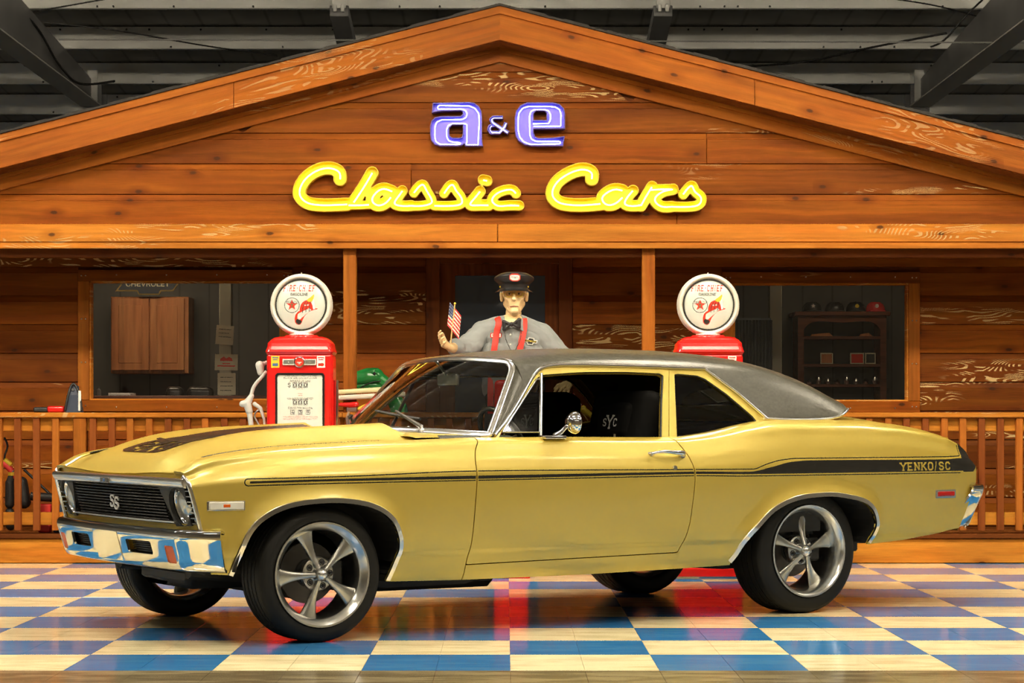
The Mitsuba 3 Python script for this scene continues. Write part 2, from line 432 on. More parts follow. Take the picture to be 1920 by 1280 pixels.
def board(x0, x1, z0, z1, Y, gap=.0015, rab=.042):
    """A channel siding board: flat face and a recessed strip along its top; the ends cut to the slope of the gable."""
    out = []
    def cut(z): return max(x0, PEAK[0] - (PEAK[2] - .26 - z) / .2565), min(x1, PEAK[0] + (PEAK[2] - .26 - z) / .2565)
    for (a, b, y0, y1) in ((z0 + gap, z1 - rab, Y, Y), (z1 - rab, z1 - gap * .2, Y, Y + .014)):
        if Y < 16:
            (l0, r0), (l1, r1) = cut(a), cut(b)
        else:
            l0 = l1 = x0; r0 = r1 = x1
        if r0 - l0 < .02: continue
        if r1 <= l1: l1 = r1 = (l0 + r0) / 2
        c = .0025 if y1 == Y else 0
        p = np.array([[l0 + gap, y0 + c, a], [r0 - gap, y0 + c, a], [r1 - gap, y1 + c, b], [l1 + gap, y1 + c, b], [l0 + gap + c, y0, a + c], [r0 - gap - c, y0, a + c], [r1 - gap - c, y1, b - c], [l1 + gap + c, y1, b - c],
                      [l0 + gap, Y + .03, a], [r0 - gap, Y + .03, a], [r1 - gap, Y + .03, b], [l1 + gap, Y + .03, b]])
        f = [[4, 5, 6], [4, 6, 7]]
        for k in range(4):
            k2 = (k + 1) % 4
            f += [[k, k2, 4 + k2], [k, 4 + k2, 4 + k], [8 + k, 8 + k2, k2], [8 + k, k2, k]]
        out.append(trimesh.Trimesh(p, f, process=False))
    return cat_(*out) if out else None


put('wall_gable', cat_(extrude(sg.Polygon([(-5.2, ZB0 - .22), (5.2, ZB0 - .22), (5.2, rake_z(5.2) - .1), (PEAK[0], PEAK[2] - .1), (-5.2, rake_z(-5.2) - .1)]), .1).apply_transform(np.array([[1, 0, 0, 0], [0, 0, 1, YG + .031], [0, 1, 0, 0], [0, 0, 0, 1.]]))),
    'm_trim_dark', label='cedar plank gable wall of the shop front carrying the neon signs', kind='structure')
joints = {0: [(1269, 1)], 1: [(771, 1)], 2: [(1325, 1)], 3: [(455, 1)], 4: [(1180, 1)], 5: [(850, 1)]}
pick = {0: (2, 0), 1: (0, 1), 2: (5, 0), 3: (3, 3), 4: (1, 1), 5: (4, 3), 6: (4, 4), 7: (1, 1), 8: (4, 4)}
for r in range(9):
    z0 = ZB0 + r * ROW
    xs = [-5.15] + [at(j[0], 0, YG)[0] for j in joints.get(r, [])] + [5.15]
    for k in range(len(xs) - 1):
        m_ = board(xs[k], xs[k + 1], z0, z0 + ROW, YG)
        if m_ is not None: put('plank', m_, WOODH[pick[r][min(k, 1)]], 'wall_gable')
# header boards under the gable
zh0 = at(0, 465.5, YD - .06)[2]
hx = [-5.15, at(933, 0, YD)[0], 5.15]
tr = put('trim_1', box(-5.15, 5.15, YG - .02, YG + .06, zh0 + .012, ZB0 - .004), 'm_trim_dark', label='pale cedar header beam across the porch opening', kind='structure')
for k in range(2):
    put('board', box(hx[k] + .002, hx[k + 1] - .002, YD - .06, YG - .02, zh0 + .045, ZB0 + .0, .004), 'm_cedar_pale', tr)
put('board', box(-5.15, 5.15, YD - .05, YG + .10, zh0 + .006, zh0 + .043, .003), 'm_cedar_pale', tr)
put('board', box(-5.15, 5.15, YD - .062, YD - .05, zh0, zh0 + .036, .003), 'm_cedar_pale', tr)
# porch soffit
so_ = put('ceiling_porch', box(-5.15, 5.15, YG + .06, YB + .05, zh0 + .05, zh0 + .08), 'm_trim_dark', label='dark wooden ceiling of the porch', kind='structure')


def slope(x0, x1, zoff0, zoff1, y0, y1, b=.004):
    """A straight board that follows the rake between two x on one side of the peak."""
    a, c = rake_z(x0), rake_z(x1)
    P = np.array([[x, y, z + o] for x, z in ((x0, a), (x1, c)) for y in (y0, y1) for o in (zoff0, zoff1)])
    return trimesh.convex.convex_hull(P)


for s, nm, n_ in ((-1, 'left', 2), (1, 'right', 3)):
    mm = 'm_rake_l' if s < 0 else 'm_rake_r'
    X0, X1 = PEAK[0], PEAK[0] + s * 5.0
    t = put(f'trim_{n_}', slope(X0, X1, -.235, -.03, YR + .03, YR + .06), 'm_trim_dark', label=f'{nm} rake of the gable, layered cedar boards under a dark shingle edge', kind='structure')
    jx = at(438, 0, YR)[0] if s < 0 else at(1415, 0, YR)[0]
    put('rake_board', slope(X0, jx - s * .002, -.232, -.045, YR, YR + .03), mm, t)
    put('rake_board', slope(jx + s * .002, X1, -.232, -.045, YR, YR + .03), mm, t)
    put('drip_board', slope(X0, X1, -.058, -.008, YR - .022, YR + .03), mm, t)
    put('soffit_board', slope(X0, X1, -.235, -.215, YR + .03, YG + .03), 'm_cedar_dark', t)
    put('frieze_board', slope(X0, X1, -.335, -.235, YG - .032, YG), mm, t)
    put('frieze_cap', slope(X0, X1, -.262, -.225, YG - .06, YG - .03), mm, t)
    # shingles: courses seen on edge
    edge = []
    for k in range(int(5.0 / .145)):
        xa = PEAK[0] + s * (.0 + k * .145); xb_ = xa + s * .165
        edge.append(slope(xa, xb_, -.006, .008 + .006 * (k % 2), YR - .04, YR + 1.5))
    pri('m_shingle', (.018, .016, .014), .9) if 'm_shingle' not in scene else None
    for e_ in edge: put('shingle', e_, 'm_shingle', t)

# back wall under the porch
wins = {1: (at(168, 0, YB)[0], at(527, 0, YB)[0], at(0, 750, YB)[2], at(0, 527, YB)[2]), 2: (at(1375, 0, YB)[0], at(1703, 0, YB)[0], at(0, 752, YB)[2], at(0, 531, YB)[2])}
door = (at(822, 0, YB)[0], at(1050, 0, YB)[0], .19, at(0, 492, YB)[2])
ZT = zh0 + .06
holes = [sg.box(w[0], w[2], w[1], w[3]) for w in wins.values()] + [sg.box(door[0], door[2], door[1], door[3])]
wl = sg.box(-5.2, .16, 5.2, ZT)
for h_ in holes: wl = wl.difference(h_)
put('wall_back', extrude(wl, .08).apply_transform(np.array([[1, 0, 0, 0], [0, 0, 1, YB + .022], [0, 1, 0, 0], [0, 0, 0, 1.]])), 'm_trim_dark', label='cedar plank wall at the back of the porch', kind='structure')
zrow = at(0, 770, YB)[2]
FR = .083                                               # window trim width
solid = [(w[0] - FR, w[1] + FR, w[2] - FR, w[3] + FR) for w in wins.values()] + [(door[0] - .09, door[1] + .09, 0, door[3] + .1)]
order = [0, 5, 2, 3, 0, 1, 4, 5, 0, 3, 1]
for r in range(-5, 8):
    z0, z1 = zrow + r * ROW, min(zrow + (r + 1) * ROW, ZT)
    if z1 < .2 or z0 > ZT - .02: continue
    z0 = max(z0, .19)
    segs = [(-5.15, 5.15)]
    for (a, b, c, d) in solid:
        if c < z1 - .03 and d > z0 + .03:
            segs = [q for (p0, p1) in segs for q in ((p0, min(p1, a)), (max(p0, b), p1)) if q[1] - q[0] > .02]
    for i_, (a, b) in enumerate(segs):
        right = a > 2.5
        m_ = board(a, b, z0, z1, YB)
        if m_ is not None: put('plank', m_, WOODH[(order[(r + 5) % 11] + (3 if right else i_)) % 6], 'wall_back')
for k, (x0, x1, z0, z1) in wins.items():
    t = put(f'window_{k}', cat_(box(x0 - .004, x0 + .012, YB - .005, YB + .09, z0, z1), box(x1 - .012, x1 + .004, YB - .005, YB + .09, z0, z1), box(x0, x1, YB - .005, YB + .09, z1 - .012, z1 + .004), box(x0, x1, YB - .005, YB + .09, z0 - .004, z0 + .012)),
            'm_cedar_pale', label=f'wide office window in a cedar frame on the {"left" if k == 1 else "right"} side of the porch', kind='structure')
    mt = 'm_cedar_h0' if k == 1 else 'm_cedar_h2'
    put('casing', box(x0 - FR, x1 + FR, YB - .022, YB + .02, z1, z1 + FR, .003), 'm_cedar_h3', t)
    put('casing', box(x0 - FR, x1 + FR, YB - .022, YB + .02, z0 - FR, z0, .003), mt, t)
    put('casing', box(x0 - FR, x0, YB - .0215, YB + .02, z0 + .001, z1 - .001, .003), 'm_cedar_post', t)
    put('casing', box(x1, x1 + FR, YB - .0215, YB + .02, z0 + .001, z1 - .001, .003), 'm_cedar_post', t)
    put('pane', trimesh.Trimesh([[x0, YB + .05, z0], [x1, YB + .05, z0], [x1, YB + .05, z1], [x0, YB + .05, z1]], [[0, 1, 2], [0, 2, 3]]), 'm_pane', t)
    hd = trimesh.creation.icosphere(1, .006)
    hs = [hd.copy().apply_translation([x, YB - .024, z]) for x in (x0 - .055, x0 - .025, x1 + .025, x1 + .055) for z in np.linspace(z0 - .04, z1 + .04, 4)] + [hd.copy().apply_translation([x, YB - .024, z]) for z in (z0 - .05, z1 + .045) for x in np.linspace(x0 + .2, x1 - .1, 4)]
    put('nail_heads', cat_(*hs), 'm_steel', t, kind='stuff')
# door behind the attendant
x0, x1, z0, z1 = door
gx0, gx1, gz1 = at(853, 0, YB)[0], at(1022, 0, YB)[0], at(0, 516, YB)[2]
gz0 = .55
pri('m_door_glass', (.034, .044, .058), .06, spec=.5)
t = put('door_1', cat_(box(x0 + .01, gx0, YB + .02, YB + .06, z0, z1 - .01), box(gx1, x1 - .01, YB + .02, YB + .06, z0, z1 - .01), box(gx0, gx1, YB + .02, YB + .06, gz1, z1 - .01), box(gx0, gx1, YB + .02, YB + .06, z0, gz0)), 'm_cedar_dark', label='dark wooden door with a large dark glass behind the attendant', kind='structure')
put('pane', box(gx0, gx1, YB + .035, YB + .045, gz0, gz1), 'm_door_glass', t)
put('casing', box(x0 - .09, x0 + .01, YB - .022, YB + .02, z0, z1 + .09, .003), 'm_cedar_dark', t)
put('casing', box(x1 - .01, x1 + .09, YB - .022, YB + .02, z0, z1 + .09, .003), 'm_cedar_dark', t)
put('casing', box(x0 + .01, x1 - .01, YB - .022, YB + .02, z1 - .01, z1 + .09, .003), 'm_trim_dark', t)
put('knob', lathe([(0, 0), (.02, .0), (.02, .004), (.01, .01), (.01, .03), (.024, .04), (.026, .05), (.018, .062), (0, .065)], 20).apply_transform(np.array([[1, 0, 0, x1 - .06], [0, 0, -1, YB + .02], [0, 1, 0, 1.1], [0, 0, 0, 1.]])), 'm_steel', t, smooth=40)
# deck
t = put('floor_deck', box(-5.2, 5.2, YD + .03, YB + .1, .02, .150), 'm_trim_dark', label='low wooden porch deck with a bright cedar rim board', kind='structure')
zr1 = at(0, 1009, YD)[2]
put('rim_board', box(-5.2, 1.35, YD, YD + .035, .003, zr1 - .002, .004), 'm_deck_rim', t)
put('rim_board', box(1.354, 5.2, YD, YD + .035, .003, zr1 - .002, .004), 'm_deck_rim', t)
for k in range(7):
    y0 = YD - .025 + k * .143
    put('deck_board', box(-5.2, 5.2, y0, y0 + .138, zr1, zr1 + .032, .004), 'm_trim_dark' if k == 0 else 'm_deck', t)
# posts
for px, nm in ((656.5, 'left'), (1215.5, 'right')):
    c = at(px, 0, YD + .05)[0]
    put('porch_post', box(c - .0445, c + .0445, YD + .005, YD + .094, zr1 + .03, zh0 + .05, .004), 'm_cedar_post', label=f'square cedar porch post standing behind the {nm} gas pump', cat='post')


def railing(xa, xb, first, label, posts):
    t = thing('railing', label, 'railing')
    zt = at(0, 773, YD)[2]
    cuts = [q for q in (at(656.5, 0, YD + .05)[0], at(1215.5, 0, YD + .05)[0]) if xa < q < xb]
    ends = [xa] + [c + d for c in cuts for d in (-.0455, .0455)] + [xb]
    zb = at(0, 960, YD)[2]
    for a, b in zip(ends[::2], ends[1::2]):
        put('cap_rail', box(a, b, YD - .055, YD + .085, zt - .036, zt, .006), 'm_cedar_pale', t)
        put('top_rail', box(a, b, YD + .005, YD + .043, zt - .13, zt - .037, .004), 'm_deck_rim', t)
        put('bottom_rail', box(a, b, YD + .005, YD + .043, zb - .089, zb, .004), 'm_deck_rim', t)
    for c in cuts: put('cap_rail', box(c - .046, c + .046, YD - .055, YD + .002, zt - .036, zt, .004), 'm_cedar_pale', t)
    for p_ in posts:
        c = at(p_, 0, YD)[0]
        put('newel', box(c - .044, c + .044, YD - .04, YD + .049, zr1 + .033, zt - .037, .004), 'm_cedar_post', t)
    step = at(948.7 + 35.15, 0, YD)[0]
    x = first; k = 0
    while x < xb - .02:
        if not any(abs(x - at(p_, 0, YD)[0]) < .075 for p_ in posts) and x > xa + .02:
            d = .0225
            lean = float(rng.uniform(-.003, .003))
            b_ = box(-d, d, YD - .038, YD + .004, .228, zt - .037, .003)
            b_.vertices[:, 0] += x + lean * (b_.vertices[:, 2] - .2)
            put('baluster', b_, ('m_baluster_a', 'm_baluster_b')[(k * 5 // 2) % 2 if k % 7 else 1], t)
        x += step; k += 1
    return t


railing(-5.0, at(1010, 0, YD)[0], at(35.0, 0, YD)[0] - .1289 * 10, 'cedar porch railing with slender balusters behind the front of the car', [151, 985])
railing(at(1120, 0, YD)[0], 5.0, at(1734, 0, YD)[0] - .1289 * 15, 'cedar porch railing with slender balusters behind the tail of the car', [1135])
# ================================================================ the car (u: front axle -> rear, y: + to the far side, z up)
YAW = math.radians(31.44)
E1 = np.array([math.cos(YAW), math.sin(YAW), 0]); E2 = np.array([-math.sin(YAW), math.cos(YAW), 0])
CO = np.array([-.823, 10.135, 0.0]); CW = .885        # near tyre face at the front axle; distance from there to the middle of the car
CAR = T().translate(list(map(float, CO + CW * E2))).rotate([0, 0, 1], math.degrees(YAW))
EYE = np.array([0, 0, H])
WB = 2.819


def trace(px, py, v0=0.0, kz=0.0, z0=0.0):
    """Where the sight line through a pixel meets the plane v = v0 + kz (z - z0) along the car's near side -> (u, z)."""
    d = np.array([(px - CX) / F, 1.0, -(py - YH) / F]); o = EYE - CO
    t = (v0 + kz * (o[2] - z0) - o @ E2) / (d @ E2 - kz * d[2])
    p = o + t * d
    return np.array([p @ E1, p[2]])


def traces(pts, v0=0.0, kz=0.0, z0=0.0): return np.array([trace(x, y, v0, kz, z0) for x, y in pts])


def P(us, vs):
    f = PchipInterpolator(us, vs, extrapolate=True)
    return lambda u: f(np.clip(u, us[0], us[-1]))


PAINT = (0.76, 0.610, 0.115)
mat('m_paint', {'type': 'blendbsdf', 'weight': .42,
                'a': {'type': 'roughplastic', 'distribution': 'ggx', 'alpha': .035, 'int_ior': 1.6, 'nonlinear': True, 'diffuse_reflectance': rgb(*PAINT)},
                'b': {'type': 'principled', 'base_color': rgb(.93, .79, .24), 'metallic': 1.0, 'roughness': .42, 'clearcoat': 1.0, 'clearcoat_gloss': .98}})
pri('m_stripe', (.011, .010, .008), .22, coat=1.0)
pri('m_vinyl', proc(lambda p, n, uv: mi.Color3f(.040, .039, .027) * (.72 + .56 * fbm(p.x * 90.0, p.y * 90.0, p.z * 90.0, octaves=2)) * (.8 + .4 * fbm(p.x * 7.0, p.y * 7.0, p.z * 7.0))), 0.34, spec=.6)
pri('m_inner', (.010, .010, .010), .8)
pri('m_inner_gloss', (.012, .012, .012), .25)
mat('m_carglass', {'type': 'thindielectric', 'int_ior': 1.5, 'specular_transmittance': rgb(.62, .66, .62)}, two=False)
mat('m_darkglass', {'type': 'thindielectric', 'int_ior': 1.5, 'specular_transmittance': rgb(.05, .055, .05)}, two=False)
mat('m_bandglass', {'type': 'thindielectric', 'int_ior': 1.5, 'specular_transmittance': rgb(.16, .16, .17)}, two=False)
pri('m_amber', (.70, .11, .008), .35, coat=.3)
pri('m_redlens', (.42, .008, .006), .15, coat=1.0)
pri('m_grille', (.014, .014, .015), .35)
pri('m_louvre', (.55, .55, .53), .25, metal=1.0)
pri('m_gunmetal', (.56, .55, .51), .32, metal=1.0)
pri('m_polished', (.90, .89, .85), .24, metal=1.0)
pri('m_disc', (.06, .055, .05), .45, metal=.6)

# ---- the side of the body: control points of a section at u (w = half width there)
wm = P([-.70, -.62, -.55, -.40, -.2, 0, .4, 1.5, 2.8, 3.3, 3.6, 3.85, 3.98, 4.1], [.800, .838, .858, .882, .899, .908, .913, .915, .918, .910, .893, .868, .845, .80])
zsh = P([-.70, -.62, -.55, -.49, -.38, -.165, .06, .29, .55, .80, .90, 1.2, 1.9, 2.02, 2.12, 2.25, 2.45, 2.60, 2.80, 3.15, 3.40, 3.60, 3.75, 3.86, 3.94, 4.02],
        [.752, .782, .820, .838, .857, .880, .892, .902, .907, .915, .918, .919, .914, .914, .922, .938, .974, .993, .998, .996, .980, .955, .925, .890, .840, .74])
zwa = P([-.7, 0, .8, 2.0, 4.1], [.705, .735, .742, .738, .742])
insh = P([-.70, -.55, -.3, 0, .6, .95, 1.3, 2.0, 2.3, 2.6, 3.2, 3.7, 3.95], [.06, .095, .115, .125, .125, .13, .135, .135, .14, .135, .14, .13, .10])
arcF = traces([(450, 1079), (458, 1046), (467.5, 1013.7), (486, 983), (512, 963), (547, 949), (582, 943), (629, 940.6), (664, 943.4), (692, 949.5), (718, 962), (737, 981), (747.6, 1006.7), (751, 1030), (747.6, 1051), (737, 1088)], -.03)
arcR = traces([(1390.7, 1040), (1403.4, 1011.8), (1423, 984.5), (1444.5, 960), (1470, 943.4), (1497, 934), (1526, 930), (1556, 928.8), (1585, 932.6), (1610.5, 938.5), (1630, 950), (1639.8, 966.8), (1643, 988), (1636, 1016)], -.03)
arcF = smooth_path(np.vstack([arcF[0] + [-.012, -.04], arcF]), 80); arcR = smooth_path(np.vstack([arcR[0] + [-.03, -.04], arcR]), 80)


def section(u):
    """(n, 2) control points (w, z), sill to the inner edge of the shoulder, for every u."""
    W, Z, ZW, I = wm(u), zsh(u), zwa(u), insh(u)
    h = Z - ZW
    zz = lambda a: np.full_like(W, a)
    pts = [(W - .105, zz(.20)), (W - .052, zz(.30)), (W - .040, zz(.375)), (W - .030, zz(.40)), (W - .013, zz(.52)), (W - .003, ZW - .10), (W, ZW), (W - .016 - .02 * I, ZW + .38 * h), (W - .039 - .05 * I, ZW + .68 * h),
           (W - .50 * I, ZW + .885 * h), (W - .76 * I, ZW + .965 * h), (W - I, Z), (W - I - .03, Z + .001), (W - I - .07, Z + .001)]
    return np.stack([np.stack(p, -1) for p in pts], -2)


def seg_dist(q, a, b):
    ab = b - a
    t = np.clip(((q - a) @ ab) / (ab @ ab + 1e-12), 0, 1)
    return np.linalg.norm(q - a - t[:, None] * ab, axis=1)


def sdf(poly, q):
    """Signed distance (inside > 0) of the points q (n, 2) to a polygon."""
    poly = np.asarray(poly, float)
    d = np.full(len(q), 9.0); inside = np.zeros(len(q), bool)
    for a, b in zip(poly, np.roll(poly, -1, 0)):
        d = np.minimum(d, seg_dist(q, a, b))
        c = (a[1] > q[:, 1]) != (b[1] > q[:, 1])
        inside ^= c & (q[:, 0] < (b[0] - a[0]) * (q[:, 1] - a[1]) / (b[1] - a[1] + 1e-15) + a[0])
    return np.where(inside, d, -d)


def line_dist(path, q):
    d = np.full(len(q), 9.0)
    for a, b in zip(path[:-1], path[1:]): d = np.minimum(d, seg_dist(q, a, b))
    return d


def grid(us, ts, fn):
    """Vertices of fn(u, t) and triangles of the grid."""
    V = fn(us, ts)                                   # (nu, nt, 3)
    nu, nt = V.shape[:2]
    i, j = np.meshgrid(np.arange(nu - 1), np.arange(nt - 1), indexing='ij')
    a = i * nt + j
    q = np.stack([a, a + nt, a + nt + 1, a + 1], -1).reshape(-1, 4)
    return V.reshape(-1, 3), np.vstack([q[:, [0, 1, 2]], q[:, [0, 2, 3]]])


def clip(V, Fc, f):
    """The part of the mesh where f (per vertex) > 0, cut along f = 0."""
    f = np.where(np.abs(f) < 1e-7, 1e-7, f)
    ins = f > 0
    c = ins[Fc].sum(1)
    keep = [Fc[c == 3]]
    newV = [V]; base = len(V)
    edges = {}
    out = []
    mixed = Fc[(c == 1) | (c == 2)]
    if len(mixed):
        cm = ins[mixed].sum(1)
        odd = np.where(cm == 1, np.argmax(ins[mixed], 1), np.argmin(ins[mixed], 1))
        r = np.arange(len(mixed))
        a, b, d = mixed[r, odd], mixed[r, (odd + 1) % 3], mixed[r, (odd + 2) % 3]
        E = np.sort(np.vstack([np.stack([a, b], 1), np.stack([a, d], 1)]), 1)
        uq, inv = np.unique(E, axis=0, return_inverse=True); inv = inv.ravel()
        t = f[uq[:, 0]] / (f[uq[:, 0]] - f[uq[:, 1]])
        newV.append(V[uq[:, 0]] + t[:, None] * (V[uq[:, 1]] - V[uq[:, 0]]))
        ab, ad = base + inv[:len(a)], base + inv[len(a):]
        one = cm == 1
        keep.append(np.stack([a, ab, ad], 1)[one])
        two = ~one
        keep.append(np.stack([ab, b, d], 1)[two]); keep.append(np.stack([ab, d, ad], 1)[two])
    V2 = np.vstack(newV); F2 = np.vstack(keep)
    used, F2 = np.unique(F2, return_inverse=True)
    return V2[used], F2.reshape(-1, 3)


def vnormals(V, Fc):
    n = np.cross(V[Fc[:, 1]] - V[Fc[:, 0]], V[Fc[:, 2]] - V[Fc[:, 0]])
    N = np.zeros_like(V)
    for k in range(3): np.add.at(N, Fc[:, k], n)
    return N / (np.linalg.norm(N, axis=1, keepdims=True) + 1e-15)


def flange(V, Fc, d):
    """Turned-in edges, d deep, along every border of a panel (normals of the panel point outwards)."""
    N = vnormals(V, Fc)
    e = np.vstack([Fc[:, [0, 1]], Fc[:, [1, 2]], Fc[:, [2, 0]]])
    s = np.sort(e, 1)
    uq, idx, cnt = np.unique(s, axis=0, return_index=True, return_counts=True)
    be = e[idx[cnt == 1]]
    vs, loc = np.unique(be, return_inverse=True); loc = loc.reshape(-1, 2)
    nv = len(V); k = len(vs)
    V2 = np.vstack([V, V[vs], V[vs] - d * N[vs]])
    a, b = nv + loc[:, 0], nv + loc[:, 1]
    return V2, np.vstack([Fc, np.stack([a, a + k, b], 1), np.stack([b, a + k, b + k], 1)])


def panel(name, V, Fc, bsdf, parent, d=.014, mirror=True, **kw):
    """Puts a near-side panel and its twin on the far side."""
    keys = []
    # outward = towards -y for the side, up for the top: flip when needed
    n = np.cross(V[Fc[:, 1]] - V[Fc[:, 0]], V[Fc[:, 2]] - V[Fc[:, 0]])
    if (n[:, 2] - n[:, 1]).sum() < 0: Fc = Fc[:, ::-1]
    if d: V, Fc = flange(V, Fc, d)
    keys.append(put(name, trimesh.Trimesh(V, Fc, process=False), bsdf, parent, smooth=True, xf=CAR, **kw))
    if mirror:
        V = V * [1, -1, 1]
        keys.append(put(name, trimesh.Trimesh(V, Fc[:, ::-1], process=False), bsdf, parent, smooth=True, xf=CAR, **kw))
    return keys


NT = 150
_us = np.linspace(-.70, 4.06, 440)


def side_fn(us, nt=NT, off=0.0):
    C = section(us)                                                # (nu, k, 2)
    d = np.concatenate([np.zeros((len(us), 1)), np.cumsum(np.linalg.norm(np.diff(C, axis=1), axis=2), 1)], 1)
    out = np.empty((len(us), nt, 2))
    for i in range(len(us)):
        s = np.linspace(0, d[i, -1], nt)
        out[i] = PchipInterpolator(d[i], C[i])(s)
    return out


SEC = side_fn(_us)
q = np.stack([np.repeat(_us[:, None], NT, 1), SEC[..., 1]], -1).reshape(-1, 2)
# the lips of the wheel arches stand out
flare = np.zeros(len(q))
for arc in (arcF, arcR):
    near = np.abs(q[:, 0] - arc[:, 0].mean()) < .75
    dd = np.full(len(q), 9.0); dd[near] = line_dist(arc, q[near])
    flare = np.maximum(flare, .027 * np.clip(1 - dd / .095, 0, 1) ** 1.7 * np.clip((q[:, 1] - .30) / .15, 0, 1))
WQ = SEC[..., 0].reshape(-1) + flare
SIDE_V = np.stack([q[:, 0], -WQ, q[:, 1]], 1)
i_, j_ = np.meshgrid(np.arange(len(_us) - 1), np.arange(NT - 1), indexing='ij')
a_ = i_ * NT + j_
q_ = np.stack([a_, a_ + NT, a_ + NT + 1, a_ + 1], -1).reshape(-1, 4)
SIDE_F = np.vstack([q_[:, [0, 1, 2]], q_[:, [0, 2, 3]]])
_zz = np.linspace(.21, 1.0, 240)
_tab = np.array([np.interp(_zz, SEC[i, :, 1], (SEC[i, :, 0] + flare.reshape(len(_us), NT)[i])) for i in range(len(_us))])
_wq = RegularGridInterpolator((_us, _zz), _tab, bounds_error=False, fill_value=None)


def W_at(u, z): return _wq(np.stack(np.broadcast_arrays(np.asarray(u, float), np.asarray(z, float)), -1))


def front_u(z): return -.625 + (.735 - np.minimum(z, .80)) * .27      # leaning front edge of the fender


def tail_u(z): return np.interp(z, [.35, .41, .60, .66, .72, .80, .85, .90, 1.0], [3.83, 3.86, 3.955, 3.985, 3.985, 3.965, 3.945, 3.93, 3.9])


doorF = traces([(912, 818), (900, 837), (893, 855), (890.7, 890), (888.4, 951), (884.6, 1022), (879, 1059)], -.01)
doorR = traces([(1272, 815), (1282, 834), (1294, 862), (1298.5, 890), (1296, 937), (1289, 998), (1275, 1036)], -.01)
doorF, doorR = smooth_path(doorF, 24), smooth_path(doorR, 24)
DOOR = np.vstack([[doorF[0] + [.06, .2]], doorF, doorR[::-1], [doorR[0] + [.02, .2]]])
FEN = np.vstack([[-2, 3], [doorF[0, 0] + .06, 3], doorF[:1] + [.05, .1], doorF, [[doorF[-1, 0] - .012, .23], [doorF[-1, 0] - .012, -1], [-2, -1]]])
FEND = FEN
HOLEF = np.vstack([arcF, [arcF[-1] + [-.02, -.3]], [arcF[0] + [.0, -.3]]])
HOLER = np.vstack([arcR, [arcR[-1] + [-.02, -.3]], [arcR[0] + [.02, -.3]]])
bottom = np.vstack([[[-1.2, .322]], traces([(412, 1078), (450, 1080)], .02), traces([(738, 1090), (870, 1087), (1100, 1076.7), (1260, 1066.7), (1383, 1058)], .03), traces([(1634, 1018.7), (1693, 1012), (1756, 1000.6), (1795, 991)], .02), [[4.3, .43]]])


def zbot(u): return np.interp(u, bottom[:, 0], bottom[:, 1])


car = thing('car', 'gold two-door muscle car with a black vinyl roof and a black side stripe', 'car')
GAP = .0022


def cut_side(fields, V=SIDE_V, Fc=SIDE_F):
    for f in fields:
        V, Fc = clip(V, Fc, f(V[:, [0, 2]], V))
    return V, Fc


hF = lambda q, V: -sdf(HOLEF, q); hR = lambda q, V: -sdf(HOLER, q)
bot = lambda q, V: q[:, 1] - zbot(q[:, 0])
panel('front_fender', *cut_side([lambda q, V: sdf(FEND, q) - GAP, hF, bot, lambda q, V: q[:, 0] - front_u(q[:, 1])]), 'm_paint', car)
panel('door', *cut_side([lambda q, V: sdf(DOOR, q) - GAP, lambda q, V: .9185 - q[:, 1] + 0 * q[:, 0], lambda q, V: -V[:, 1] - (wm(q[:, 0]) - .142)]), 'm_paint', car)
door_keys = [car + '__door', car + '__door_001']
panel('rear_quarter', *cut_side([lambda q, V: -sdf(DOOR, q) - GAP, lambda q, V: -sdf(FEND, q) - GAP, hR, bot, lambda q, V: tail_u(q[:, 1]) - q[:, 0]]), 'm_paint', car)

# chrome lips round the wheel arches
for arc in (arcF, arcR):
    p = resample(arc, .012); p = p[p[:, 1] > zbot(p[:, 0]) - .003]
    w = W_at(p[:, 0], p[:, 1])
    L = np.stack([p[:, 0], -w, p[:, 1]], 1)
    t_ = np.gradient(p, axis=0); t_ /= np.linalg.norm(t_, axis=1, keepdims=True)
    Sd = np.stack([-t_[:, 1], 0 * t_[:, 0], t_[:, 0]], 1)
    pr = [(-.004, .004), (.003, .007), (.014, .006), (.020, .0), (.017, -.006), (-.004, -.008)]
    tr = sweep(L, [(a, -b) for a, b in pr], Sd)
    for sgn in (1, -1):
        m_ = tr.copy(); m_.vertices = m_.vertices * [1, sgn, 1]
        put('arch_trim', m_, 'm_bright', car, smooth=40, xf=CAR)

# dark inner shell behind the gaps, wheel housings, floor pan
V, Fc = cut_side([lambda q, V: .905 - q[:, 1], lambda q, V: q[:, 1] - zbot(q[:, 0]) - .03, lambda q, V: q[:, 0] + .50, lambda q, V: 3.88 - q[:, 0], lambda q, V: -sdf(HOLEF, q) - .01, lambda q, V: -sdf(HOLER, q) - .01])
N = vnormals(V, Fc)
V = V * [1, 1, 1] + np.array([0, .03, 0])
panel('inner_shell', V, Fc, 'm_inner', car, d=0)
for arc in (arcF, arcR):
    p = resample(arc, .03); p = p[p[:, 1] > .33]
    c = p.mean(0)
    p2 = c + (p - c) * 1.03
    ys = np.array([-.885, -.62])
    V = np.array([[u, y, z] for u, z in p2 for y in ys]); n = len(p2)
    Fc = np.array([[2 * k, 2 * k + 1, 2 * k + 2] for k in range(n - 1)] + [[2 * k + 1, 2 * k + 3, 2 * k + 2] for k in range(n - 1)])
    V = np.vstack([V, [[c[0], -.60, c[1]]]]); Fc = np.vstack([Fc, [[2 * k + 1, len(V) - 1, 2 * k + 3] for k in range(n - 1)]])
    for sgn in (1, -1):
        put('wheel_housing', trimesh.Trimesh(V * [1, sgn, 1], Fc, process=False), 'm_inner', car, xf=CAR)
put('underbody', cat_(box(-.45, 3.15, -.58, .58, .30, .40, .02), box(.40, 2.30, -.79, .79, .285, .34, .02), box(3.1, 3.85, -.56, .56, .42, .46, .01)), 'm_inner', car, xf=CAR)
fr = []
